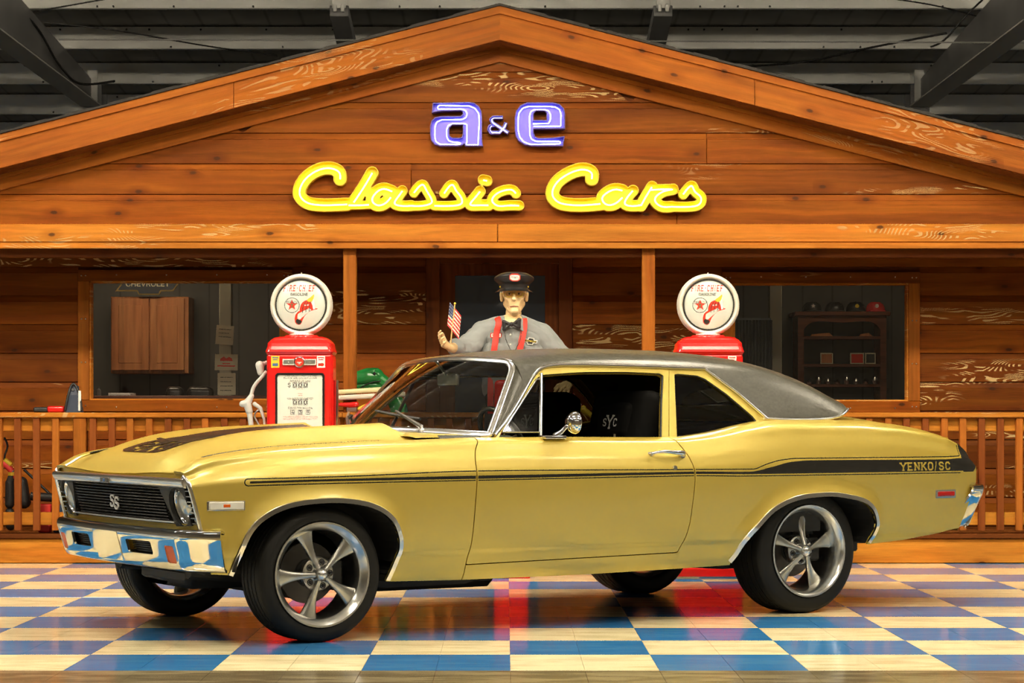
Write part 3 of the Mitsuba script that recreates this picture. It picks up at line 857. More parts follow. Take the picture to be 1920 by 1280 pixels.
for s in (-1, 1):
    fr.append(tube([[-.45, s * .42, .32], [.55, s * .45, .23], [.95, s * .5, .235], [1.25, s * .52, .30]], [.045, .045, .04, .03], 8))
    fr.append(tube([[.20, s * .66, .24], [-.02, s * .45, .26]], .028, 8)); fr.append(tube([[-.2, s * .66, .26], [.1, s * .4, .27]], .03, 8))
    fr.append(tube([[1.9, s * .50, .29], [2.5, s * .53, .25], [2.82, s * .55, .25], [3.4, s * .55, .36]], .028, 8))
    fr.append(tube([[1.6, s * .30, .27], [2.4, s * .34, .28], [3.3, s * .45, .36], [3.45, s * .55, .36]], .032, 10))
fr += [box(.45, 1.20, -.40, .42, .175, .30, .03), box(-.40, .35, -.30, .30, .215, .33, .04), tube([[2.82, -.70, .32], [2.82, .70, .32]], .045, 12), tube([[0, -.6, .20], [0, .6, .20]], .022, 8)]
put('chassis', cat_(*fr), 'm_black', car, xf=CAR, smooth=40)
for s in (-1, 1): put('mud_flap', box(3.22, 3.26, s * .66 - .06, s * .66 + .06, .30, .40, .01), 'm_black', car, xf=CAR)

# ---- top of the body: bonnet, cowl, boot lid; sections run from the shoulder's inner edge to the middle line
zc = P([-.70, -.655, -.63, -.60, -.55, -.45, -.33, -.2, -.05, .10, .30, .50, .70], [.738, .760, .782, .808, .838, .874, .906, .927, .941, .950, .959, .968, .975])
crest = P([-.70, -.5, -.35, -.2, -.04, .25, .55, .7], [.0, .003, .008, .013, .016, .016, .016, .016])
HE = P([-.70, -.62, -.5, -.3, .0, .4, .8], [.665, .672, .680, .690, .696, .700, .704])       # half width of the bonnet


def bonnet_z(u, w):
    e = HE(u); z0 = zsh(u) - .004; zz = zc(u); k = crest(u)
    r = w / e
    top = zz + k * np.exp(-((w - .40) / .085) ** 2) - k * 1.2 * np.exp(-(w / .22) ** 4)
    f = smooth01((r - .60) / .40)
    fr = 1 - np.clip((u + .55) / .12, 0, 1)
    edge = z0 - .004
    return top * (1 - f) + (edge) * f


def smooth01(t):
    t = np.clip(t, 0, 1)
    return t * t * (3 - 2 * t)


ub = np.linspace(-.70, .66, 150); wb_ = np.linspace(0, .74, 90)
U2, W2 = np.meshgrid(ub, wb_, indexing='ij')
V = np.stack([U2, -W2, bonnet_z(U2, W2)], -1).reshape(-1, 3)
nu, nt = U2.shape
i2, j2 = np.meshgrid(np.arange(nu - 1), np.arange(nt - 1), indexing='ij'); a2 = i2 * nt + j2
Q2 = np.stack([a2, a2 + nt, a2 + nt + 1, a2 + 1], -1).reshape(-1, 4)
BF = np.vstack([Q2[:, [0, 1, 2]], Q2[:, [0, 2, 3]]])


def bonnet_back(w): return .50 + .13 * (np.abs(w) / .7) ** 2


def bonnet_front(w): return -.662 + .032 * (np.abs(w) / .68) ** 2


Vb, Fb = V, BF
Vb, Fb = clip(Vb, Fb, HE(Vb[:, 0]) + Vb[:, 1] - .003)
Vb, Fb = clip(Vb, Fb, bonnet_back(Vb[:, 1]) - Vb[:, 0])
Vb, Fb = clip(Vb, Fb, Vb[:, 0] - bonnet_front(Vb[:, 1]))
# one piece: join the two halves
Vf = np.vstack([Vb, Vb * [1, -1, 1]]); Ff = np.vstack([Fb, Fb[:, ::-1] + len(Vb)])
mm = trimesh.Trimesh(Vf, Ff, process=False); mm.merge_vertices(digits_vertex=6)
panel('bonnet', np.array(mm.vertices), np.array(mm.faces), 'm_paint', car, d=.022, mirror=False)
# fender tops: from the shoulder's inner edge to the bonnet and the cowl
ut = np.linspace(-.63, 1.02, 120)


def strip(us, w0, z0, w1, z1, n=8):
    s = np.linspace(0, 1, n)
    V = np.stack([np.repeat(us[:, None], n, 1), -(w0(us)[:, None] * (1 - s) + w1(us)[:, None] * s), z0(us)[:, None] * (1 - s) + z1(us)[:, None] * s], -1).reshape(-1, 3)
    i, j = np.meshgrid(np.arange(len(us) - 1), np.arange(n - 1), indexing='ij'); a = i * n + j
    q = np.stack([a, a + n, a + n + 1, a + 1], -1).reshape(-1, 4)
    return V, np.vstack([q[:, [0, 1, 2]], q[:, [0, 2, 3]]])


V, Fc = strip(ut, lambda u: wm(u) - insh(u) - .069, lambda u: zsh(u) + .001, lambda u: HE(u) + .003, lambda u: zsh(u) - .006)
V, Fc = clip(V, Fc, V[:, 0] - bonnet_front(V[:, 1])); V, Fc = clip(V, Fc, .80 - V[:, 0])
panel('fender_top', V, Fc, 'm_paint', car)
# cowl between bonnet and windscreen
def ws_base(w): return .67 + .305 * (np.abs(w) / .765) ** 2
uc = np.linspace(.44, 1.06, 70); wc = np.linspace(0, .77, 60)
U3, W3 = np.meshgrid(uc, wc, indexing='ij')
Z3 = np.minimum(.925 + .018 * (1 - (W3 / .77) ** 2), 9) - .012 * smooth01((.62 - U3) / .1) 
Z3 = Z3 * (1 - smooth01((W3 - .62) / .14)) + (zsh(U3) - .002) * smooth01((W3 - .62) / .14)
V = np.stack([U3, -W3, Z3], -1).reshape(-1, 3)
nu, nt = U3.shape
i2, j2 = np.meshgrid(np.arange(nu - 1), np.arange(nt - 1), indexing='ij'); a2 = i2 * nt + j2
Q2 = np.stack([a2, a2 + nt, a2 + nt + 1, a2 + 1], -1).reshape(-1, 4)
Vc, Fc_ = clip(V, np.vstack([Q2[:, [0, 1, 2]], Q2[:, [0, 2, 3]]]), ws_base(V[:, 1]) + .05 - V[:, 0])
Vc, Fc_ = clip(Vc, Fc_, Vc[:, 0] - np.where(-Vc[:, 1] > .698, .80, bonnet_back(Vc[:, 1]) - .04))
Vf = np.vstack([Vc, Vc * [1, -1, 1]]); mm = trimesh.Trimesh(Vf, np.vstack([Fc_, Fc_[:, ::-1] + len(Vc)]), process=False); mm.merge_vertices(digits_vertex=6)
panel('cowl', np.array(mm.vertices), np.array(mm.faces), 'm_paint', car, d=0, mirror=False)
put('cowl_grille', cat_(*[box(.585 + k * .014, .592 + k * .014, -.42, .42, .935, .943) for k in range(4)]), 'm_black', car, xf=CAR)

# boot lid and the rear shoulders' tops
zd = P([2.9, 3.10, 3.3, 3.45, 3.6, 3.75, 3.86, 3.93, 4.02], [1.075, 1.060, 1.042, 1.026, 1.000, .966, .925, .875, .76])
ud = np.linspace(2.55, 3.97, 110); sd = np.linspace(0, 1, 40)
U4, S4 = np.meshgrid(ud, sd, indexing='ij')
e4 = (wm(U4) - insh(U4) - .069); W4 = e4 * (1 - S4)
Z4 = (zsh(U4) + .001) + (np.maximum(zd(np.maximum(U4, 2.9)), zsh(U4) + .004) - zsh(U4)) * (1 - (1 - S4) ** 2.2) 
V = np.stack([U4, -W4, Z4], -1).reshape(-1, 3); nu, nt = U4.shape
i2, j2 = np.meshgrid(np.arange(nu - 1), np.arange(nt - 1), indexing='ij'); a2 = i2 * nt + j2
Q2 = np.stack([a2, a2 + nt, a2 + nt + 1, a2 + 1], -1).reshape(-1, 4)
DV, DF = V, np.vstack([Q2[:, [0, 1, 2]], Q2[:, [0, 2, 3]]])
lid = lambda V: np.minimum(.60 + V[:, 1], V[:, 0] - 3.36)
V, Fc = clip(DV, DF, -lid(DV) - .002); V, Fc = clip(V, Fc, tail_u(V[:, 2]) - V[:, 0])
panel('quarter_top', V, Fc, 'm_paint', car, d=.01)
V, Fc = clip(DV, DF, lid(DV) - .002); V, Fc = clip(V, Fc, tail_u(V[:, 2]) - V[:, 0])
Vf = np.vstack([V, V * [1, -1, 1]]); mm = trimesh.Trimesh(Vf, np.vstack([Fc, Fc[:, ::-1] + len(V)]), process=False); mm.merge_vertices(digits_vertex=6)
panel('boot_lid', np.array(mm.vertices), np.array(mm.faces), 'm_paint', car, d=.015, mirror=False)
# tail panel
zt_ = np.linspace(.40, .90, 26); s_ = np.linspace(-1, 1, 41)
Zt, St = np.meshgrid(zt_, s_, indexing='ij')
hw = W_at(np.minimum(tail_u(Zt), 4.0).ravel(), Zt.ravel()).reshape(Zt.shape) - .002
V = np.stack([tail_u(Zt) + .035 * (1 - St ** 4) - .002, hw * St, Zt], -1).reshape(-1, 3)
i2, j2 = np.meshgrid(np.arange(25), np.arange(40), indexing='ij'); a2 = i2 * 41 + j2
Q2 = np.stack([a2, a2 + 1, a2 + 42, a2 + 41], -1).reshape(-1, 4)
put('tail_panel', trimesh.Trimesh(V, np.vstack([Q2[:, [0, 1, 2]], Q2[:, [0, 2, 3]]]), process=False), 'm_paint', car, smooth=True, xf=CAR)
for s in (-1, 1):
    tl = put('tail_lamp', box(3.985, 4.03, s * .45, s * .72, .66, .76, .012), 'm_chrome', car, xf=CAR)
    put('lens', box(4.03, 4.036, s * .46, s * .71, .67, .75, .003), 'm_redlens', tl, xf=CAR)
put('number_plate', box(4.03, 4.04, -.15, .15, .52, .66, .004), 'm_white', car, xf=CAR)

# ---- side stripe, on the paint
def decal(V, Fc, off=.0010):
    N = vnormals(V, Fc)
    s = np.sign(-N[:, 1]); N = N * s[:, None]
    return V + N * off, Fc


SU = traces([(463, 898.0), (640, 893), (893, 882.6), (1296, 879.8), (1408.8, 879), (1434.8, 870), (1462, 862.4), (1493.7, 859), (1600, 858), (1783, 856), (1808, 855)], -.02)
SLo = traces([(463, 911.0), (640, 905.5), (893, 900), (1296, 891.5), (1398, 892), (1600, 889), (1815, 886)], -.02)
MU = traces([(472, 902.4), (640, 897.4), (893, 894 - 2.6), (1296, 883.8), (1402, 884), (1445, 875), (1482, 865.6), (1520, 862.6), (1780, 861), (1807, 859)], -.02)
ML = traces([(472, 906.4), (640, 901.4), (893, 897.2), (1296, 888), (1402, 888.4), (1600, 885.5), (1807, 882.5)], -.02)
SUf, SLf, MUf, MLf = [PchipInterpolator(a[:, 0], a[:, 1]) for a in (SU, SLo, MU, ML)]
uF, uE = SU[0, 0], 3.862


def in_band(fu, fl, u0, u1):
    return lambda q, V: np.minimum(np.minimum(fu(np.clip(q[:, 0], u0, u1)) - q[:, 1], q[:, 1] - fl(np.clip(q[:, 0], u0, u1))), 9)


win = lambda a, b: (lambda q, V: np.minimum(q[:, 0] - a, b - q[:, 0]))
zwin = lambda q, V: np.minimum(q[:, 1] - .66, .92 - q[:, 1])
# a finer sheet of the side for the stripe
us_f = np.linspace(uF - .02, 3.985, 900); zs_f = np.linspace(.690, .892, 90)
Uf, Zf = np.meshgrid(us_f, zs_f, indexing='ij')
Vs = np.stack([Uf, -W_at(Uf, Zf), Zf], -1).reshape(-1, 3)
i2, j2 = np.meshgrid(np.arange(899), np.arange(89), indexing='ij'); a2 = i2 * 90 + j2
Q2 = np.stack([a2, a2 + 90, a2 + 91, a2 + 1], -1).reshape(-1, 4)
Fs = np.vstack([Q2[:, [0, 1, 2]], Q2[:, [0, 2, 3]]])
inn = lambda q, V: np.minimum(sdf(DOOR, q) * 0 + 9, np.minimum(np.abs(sdf(DOOR, q)) - .004, 9))
gap_ok = lambda q, V: np.abs(sdf(np.vstack([DOOR]), q)) - .0035


def stripe(fields):
    V, Fc = Vs, Fs
    for f in fields: V, Fc = clip(V, Fc, f(V[:, [0, 2]], V))
    return decal(V, Fc)


tailc = lambda q: .0 * q
hwid = .0024
parts = []


def ribbon(us_, lo, hi, n=2, off=.0010):
    s_ = np.linspace(0, 1, n)
    A = np.repeat(us_[:, None], n, 1); Z = lo[:, None] * (1 - s_) + hi[:, None] * s_
    V = np.stack([A, -(W_at(A, Z) + off), Z], -1).reshape(-1, 3)
    i, j = np.meshgrid(np.arange(len(us_) - 1), np.arange(n - 1), indexing='ij'); a = i * n + j
    q = np.stack([a, a + n, a + n + 1, a + 1], -1).reshape(-1, 4)
    keep = np.abs(sdf(DOOR, np.stack([A, Z], -1).reshape(-1, 2))[q]).min(1) > .0045
    q = q[keep]
    return V, np.vstack([q[:, [0, 1, 2]], q[:, [0, 2, 3]]])


WRAP = np.array([[3.84, .7165], [3.868, .7165], [3.872, .80], [3.878, .87], [3.90, .895], [3.98, .895], [3.985, .80], [3.975, .735], [3.955, .7165]])
us_ = np.linspace(MU[0, 0], 3.882, 1100)
V1, F1 = ribbon(us_, MLf(np.minimum(us_, ML[-1, 0])), MUf(np.minimum(us_, MU[-1, 0])), 14)
V2, F2 = stripe([lambda q, V: sdf(WRAP, q), lambda q, V: tail_u(q[:, 1]) - .003 - q[:, 0]])
us_ = np.linspace(uF + .012, 3.848, 1100)
for fn in (SUf, SLf): parts.append(ribbon(us_, fn(us_) - hwid, fn(us_) + hwid, 2))


def pin(path):
    p = resample(path, .004); t_ = np.gradient(p, axis=0); t_ /= np.linalg.norm(t_, axis=1, keepdims=True); n_ = np.stack([-t_[:, 1], t_[:, 0]], 1)
    Q = np.stack([p - hwid * n_, p + hwid * n_], 1)
    V = np.stack([Q[..., 0], -(W_at(Q[..., 0], Q[..., 1]) + .0010), Q[..., 1]], -1).reshape(-1, 3); k_ = np.arange(len(p) - 1) * 2
    return V, np.vstack([np.stack([k_, k_ + 2, k_ + 3], 1), np.stack([k_, k_ + 3, k_ + 1], 1)])


# rounded nose of the pin line, and its end turning up at the tail
nose = np.vstack([[uF + .013, SUf(uF + .013)], [uF + .002, .5 * (SUf(uF) + SLf(uF)) + .009], [uF - .001, .5 * (SUf(uF) + SLf(uF))], [uF + .002, .5 * (SUf(uF) + SLf(uF)) - .009], [uF + .013, SLf(uF + .013)]])
parts.append(pin(smooth_path(nose, 24)))
turn = np.array([[3.848, SUf(3.848)], [3.856, .803], [3.862, .82], [3.866, .862]])
parts.append(pin(smooth_path(turn, 24)))
allp = [(V1, F1), (V2, F2)] + parts
ofs = np.cumsum([0] + [len(v) for v, f in allp])
SV = np.vstack([v for v, f in allp]); SF = np.vstack([f + o for (v, f), o in zip(allp, ofs)])
panel('side_stripe', SV, SF, 'm_stripe', car, d=0, label='black side stripe with thin pin lines')


def on_side(m, u0, z0, off=.0016, near=True):
    """Lettering laid on the body side: its x runs to the rear on the near side."""
    v_, f_ = trimesh.remesh.subdivide_to_size(m.vertices, m.faces, .010); m = trimesh.Trimesh(v_, f_, process=False); v = m.vertices
    u = u0 + v[:, 0]; z = z0 + v[:, 1]
    m.vertices = np.stack([u, -(W_at(u, z) + off + v[:, 2]), z], 1)
    return m


# slab lettering
def slab(letter):
    s = {'Y': [[(0, 1), (.5, .48)], [(1, 1), (.5, .48)], [(.5, .5), (.5, 0)]], 'E': [[(.12, 0), (.12, 1)], [(.12, 1), (.95, 1)], [(.12, .5), (.72, .5)], [(.12, 0), (.95, 0)]], 'N': [[(.12, 0), (.12, 1)], [(.12, 1), (.9, 0)], [(.9, 0), (.9, 1)]],
         'K': [[(.12, 0), (.12, 1)], [(.14, .42), (.9, 1)], [(.4, .6), (.95, 0)]], 'O': [[(.3, 0), (.1, .2), (.1, .8), (.3, 1), (.75, 1), (.95, .8), (.95, .2), (.75, 0), (.3, 0)]], '/': [[(.1, -.15), (.75, 1.15)]],
         'S': [[(.92, .78), (.75, 1), (.3, 1), (.1, .8), (.25, .55), (.75, .47), (.93, .25), (.75, 0), (.25, 0), (.08, .22)]], 'C': [[(.92, .75), (.75, 1), (.3, 1), (.1, .8), (.1, .2), (.3, 0), (.75, 0), (.92, .25)]],
         'F': [[(.12, 0), (.12, 1)], [(.12, 1), (.95, 1)], [(.12, .5), (.75, .5)]], 'I': [[(.5, 0), (.5, 1)]], 'R': [[(.12, 0), (.12, 1)], [(.12, 1), (.7, 1), (.9, .8), (.7, .5), (.12, .5)], [(.5, .5), (.92, 0)]], 'H': [[(.12, 0), (.12, 1)], [(.9, 0), (.9, 1)], [(.12, .5), (.9, .5)]], '-': [[(.2, .5), (.8, .5)]]}
    serif = {'Y': [(0, 1), (1, 1), (.5, 0)], 'E': [(.12, 0), (.12, 1)], 'N': [(.12, 0), (.12, 1), (.9, 1)], 'K': [(.12, 0), (.12, 1), (.9, 1), (.95, 0)], 'F': [(.12, 0), (.12, 1)], 'I': [(.5, 0), (.5, 1)], 'R': [(.12, 0), (.12, 1), (.92, 0)], 'H': [(.12, 0), (.12, 1), (.9, 0), (.9, 1)]}
    g = [sg.LineString(l).buffer(.085, cap_style=2, join_style=2) for l in s[letter]]
    g += [sg.box(x - .19, y - .07, x + .19, y + .07) for x, y in serif.get(letter, [])]
    return so.unary_union(g)


def slab_text(s, h, ratio=.82, gapw=.42, depth=.0006, shear=0.0, bold=0.0):
    out = []; x = 0
    for ch in s:
        if ch == ' ': x += .8 * h; continue
        w_ = ratio * h * (.55 if ch in '/-I' else 1)
        g = slab(ch)
        if bold: g = g.buffer(bold)
        g = sa.affine_transform(g, [w_, shear * h, 0, h, x, 0])
        out.append(g); x += w_ + gapw * h * .8
    m = so.unary_union(out)
    return extrude(sa.translate(m, -(x - gapw * h * .8) / 2, 0), depth)


a_ = trace(1687, 880, -.02); b_ = trace(1789, 880, -.02); hL = trace(1730, 867.5, -.02)[1] - trace(1730, 880.5, -.02)[1]
m_ = slab_text('YENKO/SC', hL, .84, .36, bold=.035)
m_.vertices[:, 0] *= (b_[0] - a_[0]) / (m_.vertices[:, 0].max() - m_.vertices[:, 0].min())
put('side_lettering', on_side(m_, (a_[0] + b_[0]) / 2, trace(1730, 880.5, -.02)[1]), 'm_paint', car, xf=CAR, label='gold slab lettering on the black stripe')
# ---- roof, pillars and windows
KZ, ZB, VB = .46, .917, CW - .765
def gp(z): return .765 - KZ * (z - ZB)              # half width of the side windows' plane at height z
def gtr(pts): return traces(pts, VB, KZ, ZB)
def g3(p, off=0.0):                                  # (u, z) on that plane -> car coordinates
    p = np.asarray(p, float)
    return np.stack([p[:, 0], -(gp(p[:, 1]) + off), p[:, 1]], 1)


zbR = P([1.0, 2.0, 2.12, 2.25, 2.45, 2.60, 2.8, 3.05, 3.2, 3.35], [.905, .905, .915, .932, .966, .985, .990, .992, 1.00, 1.02])
zrR = P([1.0, 1.15, 1.25, 1.35, 1.55, 2.0, 2.33, 2.6, 2.72, 2.85, 3.05, 3.2, 3.3], [1.20, 1.255, 1.268, 1.275, 1.279, 1.276, 1.262, 1.240, 1.215, 1.172, 1.092, 1.035, 1.03])
zcR = P([1.10, 1.17, 1.35, 1.6, 1.9, 2.2, 2.5, 2.75, 2.95, 3.15, 3.3, 3.42], [1.292, 1.316, 1.346, 1.364, 1.370, 1.367, 1.350, 1.316, 1.262, 1.165, 1.070, .99])
ug = np.linspace(1.08, 3.42, 230)
Cg = []
zb_, zr_, zc_ = zbR(ug), zrR(ug), zcR(ug)
zr_ = np.maximum(zr_, zb_ + .008); zc_ = np.maximum(zc_, zr_ + .005); D_ = zc_ - zr_; wr_ = gp(zr_)
for w, z in [(gp(zb_), zb_), (gp(zb_ * .5 + zr_ * .5) + .004, zb_ * .5 + zr_ * .5), (wr_, zr_), (wr_ - .035, zr_ + .36 * D_), (wr_ - .11, zr_ + .66 * D_), (wr_ * .5, zr_ + .92 * D_), (wr_ * .2, zr_ + .99 * D_), (0 * wr_, zc_)]:
    Cg.append(np.stack([w, z], -1))
Cg = np.stack(Cg, 1)
NG = 120
GV = np.empty((len(ug), NG, 3))
for i in range(len(ug)):
    d = np.r_[0, np.cumsum(np.linalg.norm(np.diff(Cg[i], axis=0), axis=1))]
    s = np.linspace(0, d[-1], NG)
    wz = PchipInterpolator(d, Cg[i])(s)
    GV[i] = np.stack([np.full(NG, ug[i]), -wz[:, 0], wz[:, 1]], 1)
RV = GV.reshape(-1, 3)
i2, j2 = np.meshgrid(np.arange(len(ug) - 1), np.arange(NG - 1), indexing='ij'); a2 = i2 * NG + j2
Q2 = np.stack([a2, a2 + NG, a2 + NG + 1, a2 + 1], -1).reshape(-1, 4)
RF = np.vstack([Q2[:, [0, 1, 2]], Q2[:, [0, 2, 3]]])
drip = gtr([(926, 816), (959.6, 770.8), (985, 727), (999, 703.5), (1009, 692.7), (1023, 687), (1058.5, 684), (1118, 684.3), (1197, 686.6), (1252.5, 688.6), (1319, 690.5)])
drip = smooth_path(drip, 60)
rearedge = gtr([(1319, 690.5), (1380, 736), (1437, 785.3)])
vb = np.vstack([traces([(1437, 785.3), (1488, 787.4), (1546, 786.5), (1584, 779), (1603, 767)], .13)])
vb = smooth_path(vb, 30)
u0 = drip[drip[:, 1].argmax() if False else 0]
di = drip[:, 0] > 1.14
VIN = np.vstack([[[.9, drip[di][0, 1]]], drip[di], rearedge[1:], vb[1:], [[3.30, 1.045], [3.5, 1.05], [3.7, 2], [.9, 2]]])
hdr_u = lambda w: 1.150 + .045 * (w / .6) ** 2
vf = lambda V: sdf(VIN, V[:, [0, 2]])
V, Fc = clip(RV, RF, vf(RV)); V, Fc = clip(V, Fc, V[:, 0] - hdr_u(-V[:, 1])); V, Fc = clip(V, Fc, 3.205 + .09 * np.clip(1 - (V[:, 1] / .68) ** 2, 0, 1) - V[:, 0])
GLS = np.array([[2.80, -.48], [3.24, -.50], [3.24, .5], [2.80, .48]])
V, Fc = clip(V, Fc, -sdf(GLS, V[:, :2]))
Vf = np.vstack([V, V * [1, -1, 1]]); mm = trimesh.Trimesh(Vf, np.vstack([Fc, Fc[:, ::-1] + len(V)]), process=False); mm.merge_vertices(digits_vertex=6)
panel('vinyl_roof', np.array(mm.vertices), np.array(mm.faces), 'm_vinyl', car, d=.012, mirror=False, label='black grained vinyl roof')
V, Fc = clip(RV, RF, sdf(GLS, RV[:, :2]) - .003)
Vf = np.vstack([V, V * [1, -1, 1]]); mm = trimesh.Trimesh(Vf, np.vstack([Fc, Fc[:, ::-1] + len(V)]), process=False); mm.merge_vertices(digits_vertex=6)
put('rear_glass', mm, 'm_darkglass', car, smooth=True, xf=CAR)
# headliner
V, Fc = clip(RV, RF, np.minimum(RV[:, 2] - (zrR(RV[:, 0]) - .01), 3.05 - RV[:, 0])); V, Fc = clip(V, Fc, V[:, 0] - hdr_u(-V[:, 1]) - .03)
V = V + [0, 0, -.03]; V[:, 1] *= .96
Vf = np.vstack([V, V * [1, -1, 1]]); put('headliner', trimesh.Trimesh(Vf, np.vstack([Fc, Fc + len(V)]), process=False), 'm_inner', car, xf=CAR)
V, Fc = clip(RV, RF, np.minimum(RV[:, 0] - 2.62, 3.08 - RV[:, 0])); V[:, 1] *= .95; V = V + [0, 0, -.02]
Vf = np.vstack([V, V * [1, -1, 1]]); put('sail_lining', trimesh.Trimesh(Vf, np.vstack([Fc, Fc + len(V)]), process=False), 'm_inner', car, xf=CAR)

# gold window frames on the window plane
DOPEN = gtr([(930, 830), (941, 806), (1005, 709), (1016, 702.5), (1060, 699), (1098, 697), (1177, 697), (1236, 699.6), (1243.5, 704), (1241, 760), (1240, 830)])
QOPEN = gtr([(1264, 702), (1270, 700.4), (1307, 703.7), (1322, 710), (1361, 737.5), (1411, 780), (1419, 790.5), (1414, 795), (1396, 801), (1353, 811.4), (1307, 817.6), (1269, 819.5)])
bgap = gtr([(1253.5, 680), (1253.5, 830)])
FRAME = np.vstack([drip, rearedge[1:], [rearedge[-1] + [.01, -.015]], gtr([(1400, 800.5), (1353, 812.5), (1307, 819.5), (1269, 822)]), [[1.0, .9]], [drip[0] + [-.012, -.02]]])
gu = np.linspace(.80, 2.66, 380); gz = np.linspace(.895, 1.285, 90)
Ug, Zg = np.meshgrid(gu, gz, indexing='ij')
FV = np.stack([Ug, -gp(Zg) + .0, Zg], -1).reshape(-1, 3)
i2, j2 = np.meshgrid(np.arange(379), np.arange(89), indexing='ij'); a2 = i2 * 90 + j2
Q2 = np.stack([a2, a2 + 90, a2 + 91, a2 + 1], -1).reshape(-1, 4)
FF = np.vstack([Q2[:, [0, 1, 2]], Q2[:, [0, 2, 3]]])
ub_ = lambda q: np.interp(q[:, 1], bgap[::-1, 1], bgap[::-1, 0])


def frame(fields, off=0.0):
    V, Fc = FV + [0, -off, 0], FF
    for f in fields: V, Fc = clip(V, Fc, f(V[:, [0, 2]]))
    return V, Fc


for s, k in ((0, door_keys[0]), (1, door_keys[1])):
    V, Fc = frame([lambda q: sdf(FRAME, q) - .002, lambda q: -sdf(DOPEN, q), lambda q: ub_(q) - .002 - q[:, 0]], .004)
    if s: V = V * [1, -1, 1]; Fc = Fc[:, ::-1]
    N_ = vnormals(V, Fc)
    if (N_[:, 1].sum() > 0) != bool(s): Fc = Fc[:, ::-1]
    V, Fc = flange(V, Fc, .03)
    put('window_frame', trimesh.Trimesh(V, Fc, process=False), 'm_paint', k, smooth=True, xf=CAR)
panel('quarter_frame', *frame([lambda q: sdf(FRAME, q) - .002, lambda q: -sdf(QOPEN, q), lambda q: q[:, 0] - ub_(q) - .002], .002), 'm_paint', car, d=.03)
# rubber seals just inside the openings
for nm, poly, r in (('window_seal', DOPEN, .006), ('window_seal', QOPEN, .006)):
    p = resample(poly, .02, True)
    tr = tube(g3(p, -.006), r, 6, closed=True)
    for sgn in (1, -1):
        m_ = tr.copy(); m_.vertices = m_.vertices * [1, sgn, 1]
        put(nm, m_, 'm_black', car, xf=CAR)
# glass: quarter windows, vent windows, far door window wound up
V, Fc = frame([lambda q: sdf(QOPEN, q) + .004], -.012)
for sgn in (1, -1): put('quarter_glass', trimesh.Trimesh(V * [1, sgn, 1], Fc, process=False), 'm_darkglass', car, smooth=True, xf=CAR)
VENT = gtr([(939.5, 809), (1004.5, 711.5), (1010.5, 712), (1011, 809)])
V, Fc = frame([lambda q: sdf(VENT, q)], -.008)
for sgn, k in ((1, door_keys[0]), (-1, door_keys[1])): put('vent_glass', trimesh.Trimesh(V * [1, sgn, 1], Fc, process=False), 'm_carglass', k, smooth=True, xf=CAR)
V, Fc = frame([lambda q: sdf(DOPEN, q) + .004, lambda q: q[:, 0] - trace(1014, 750, VB, KZ, ZB)[0]], -.012)
put('door_glass', trimesh.Trimesh(V * [1, -1, 1], Fc, process=False), 'm_bandglass', door_keys[1], smooth=True, xf=CAR)
nrm = np.array([0, -1.0, -KZ]); nrm /= np.linalg.norm(nrm)
nrm_up = np.array([0, -1.0, KZ * -1]); SIDE_N = np.array([0, -1, -KZ]) / math.hypot(1, KZ)


def strip_on(path3, w, h, normal):
    """A moulding of width w and height h laid along a path; normal: the outward direction there."""
    p = np.asarray(path3, float)
    t = np.gradient(p, axis=0); t /= np.linalg.norm(t, axis=1, keepdims=True)
    n = np.broadcast_to(np.asarray(normal, float), p.shape); n = n - t * (n * t).sum(1, keepdims=True); n /= np.linalg.norm(n, axis=1, keepdims=True)
    s = np.cross(t, n)
    pr = [(-.5, -.3), (-.5, .45), (-.32, .85), (0, 1), (.32, .85), (.5, .45), (.5, -.3)]
    V = np.concatenate([(p + a * w * s + b * h * n)[:, None] for a, b in pr], 1)
    m_, n_ = len(p), len(pr)
    i, j = np.meshgrid(np.arange(m_ - 1), np.arange(n_), indexing='ij')
    q = np.stack([i * n_ + j, i * n_ + (j + 1) % n_, (i + 1) * n_ + (j + 1) % n_, (i + 1) * n_ + j], -1).reshape(-1, 4)
    k = np.arange(1, n_ - 1)
    return trimesh.Trimesh(V.reshape(-1, 3), np.vstack([q[:, [0, 1, 2]], q[:, [0, 2, 3]], np.stack([k * 0, k, k + 1], 1), (m_ - 1) * n_ + np.stack([k * 0, k + 1, k], 1)]), process=False)


def both(name, m_, bsdf, parent=None, **kw):
    out = []
    for i, sgn in enumerate((1, -1)):
        n_ = m_.copy(); n_.vertices = n_.vertices * [1, sgn, 1]
        pa = parent[i] if isinstance(parent, (list, tuple)) else (parent or car)
        out.append(put(name, n_, bsdf, pa, smooth=35, xf=CAR, **kw))
    return out


OUT = np.array([0, -1, .25])
both('drip_rail', strip_on(g3(resample(drip, .02), .007), .017, .012, OUT), 'm_bright')
both('roof_moulding', strip_on(g3(resample(rearedge, .02), .008), .013, .008, OUT), 'm_bright')
vb3 = np.array([[u, -np.interp(z, *(lambda r: (r[:, 2][np.argsort(r[:, 2])], -r[:, 1][np.argsort(r[:, 2])]))(GV[np.abs(ug - u).argmin()][:60])), z] for u, z in resample(vb, .02)])
both('roof_moulding', strip_on(vb3 + [0, -.004, .002], .014, .008, [0, -1, .6]), 'm_bright')
div = gtr([(1013.5, 701), (1013.0, 760), (1012.5, 818)])
both('vent_bar', strip_on(g3(div, .004), .016, .012, OUT), 'm_bright', door_keys)
vt = gtr([(1010, 810.5), (940.5, 810.5), (972, 762), (1005, 710.5), (1010.5, 710.5)])
both('vent_trim', strip_on(g3(resample(vt, .02), .003), .010, .008, OUT), 'm_bright', door_keys)
# windscreen
WA, WT = .745, .575


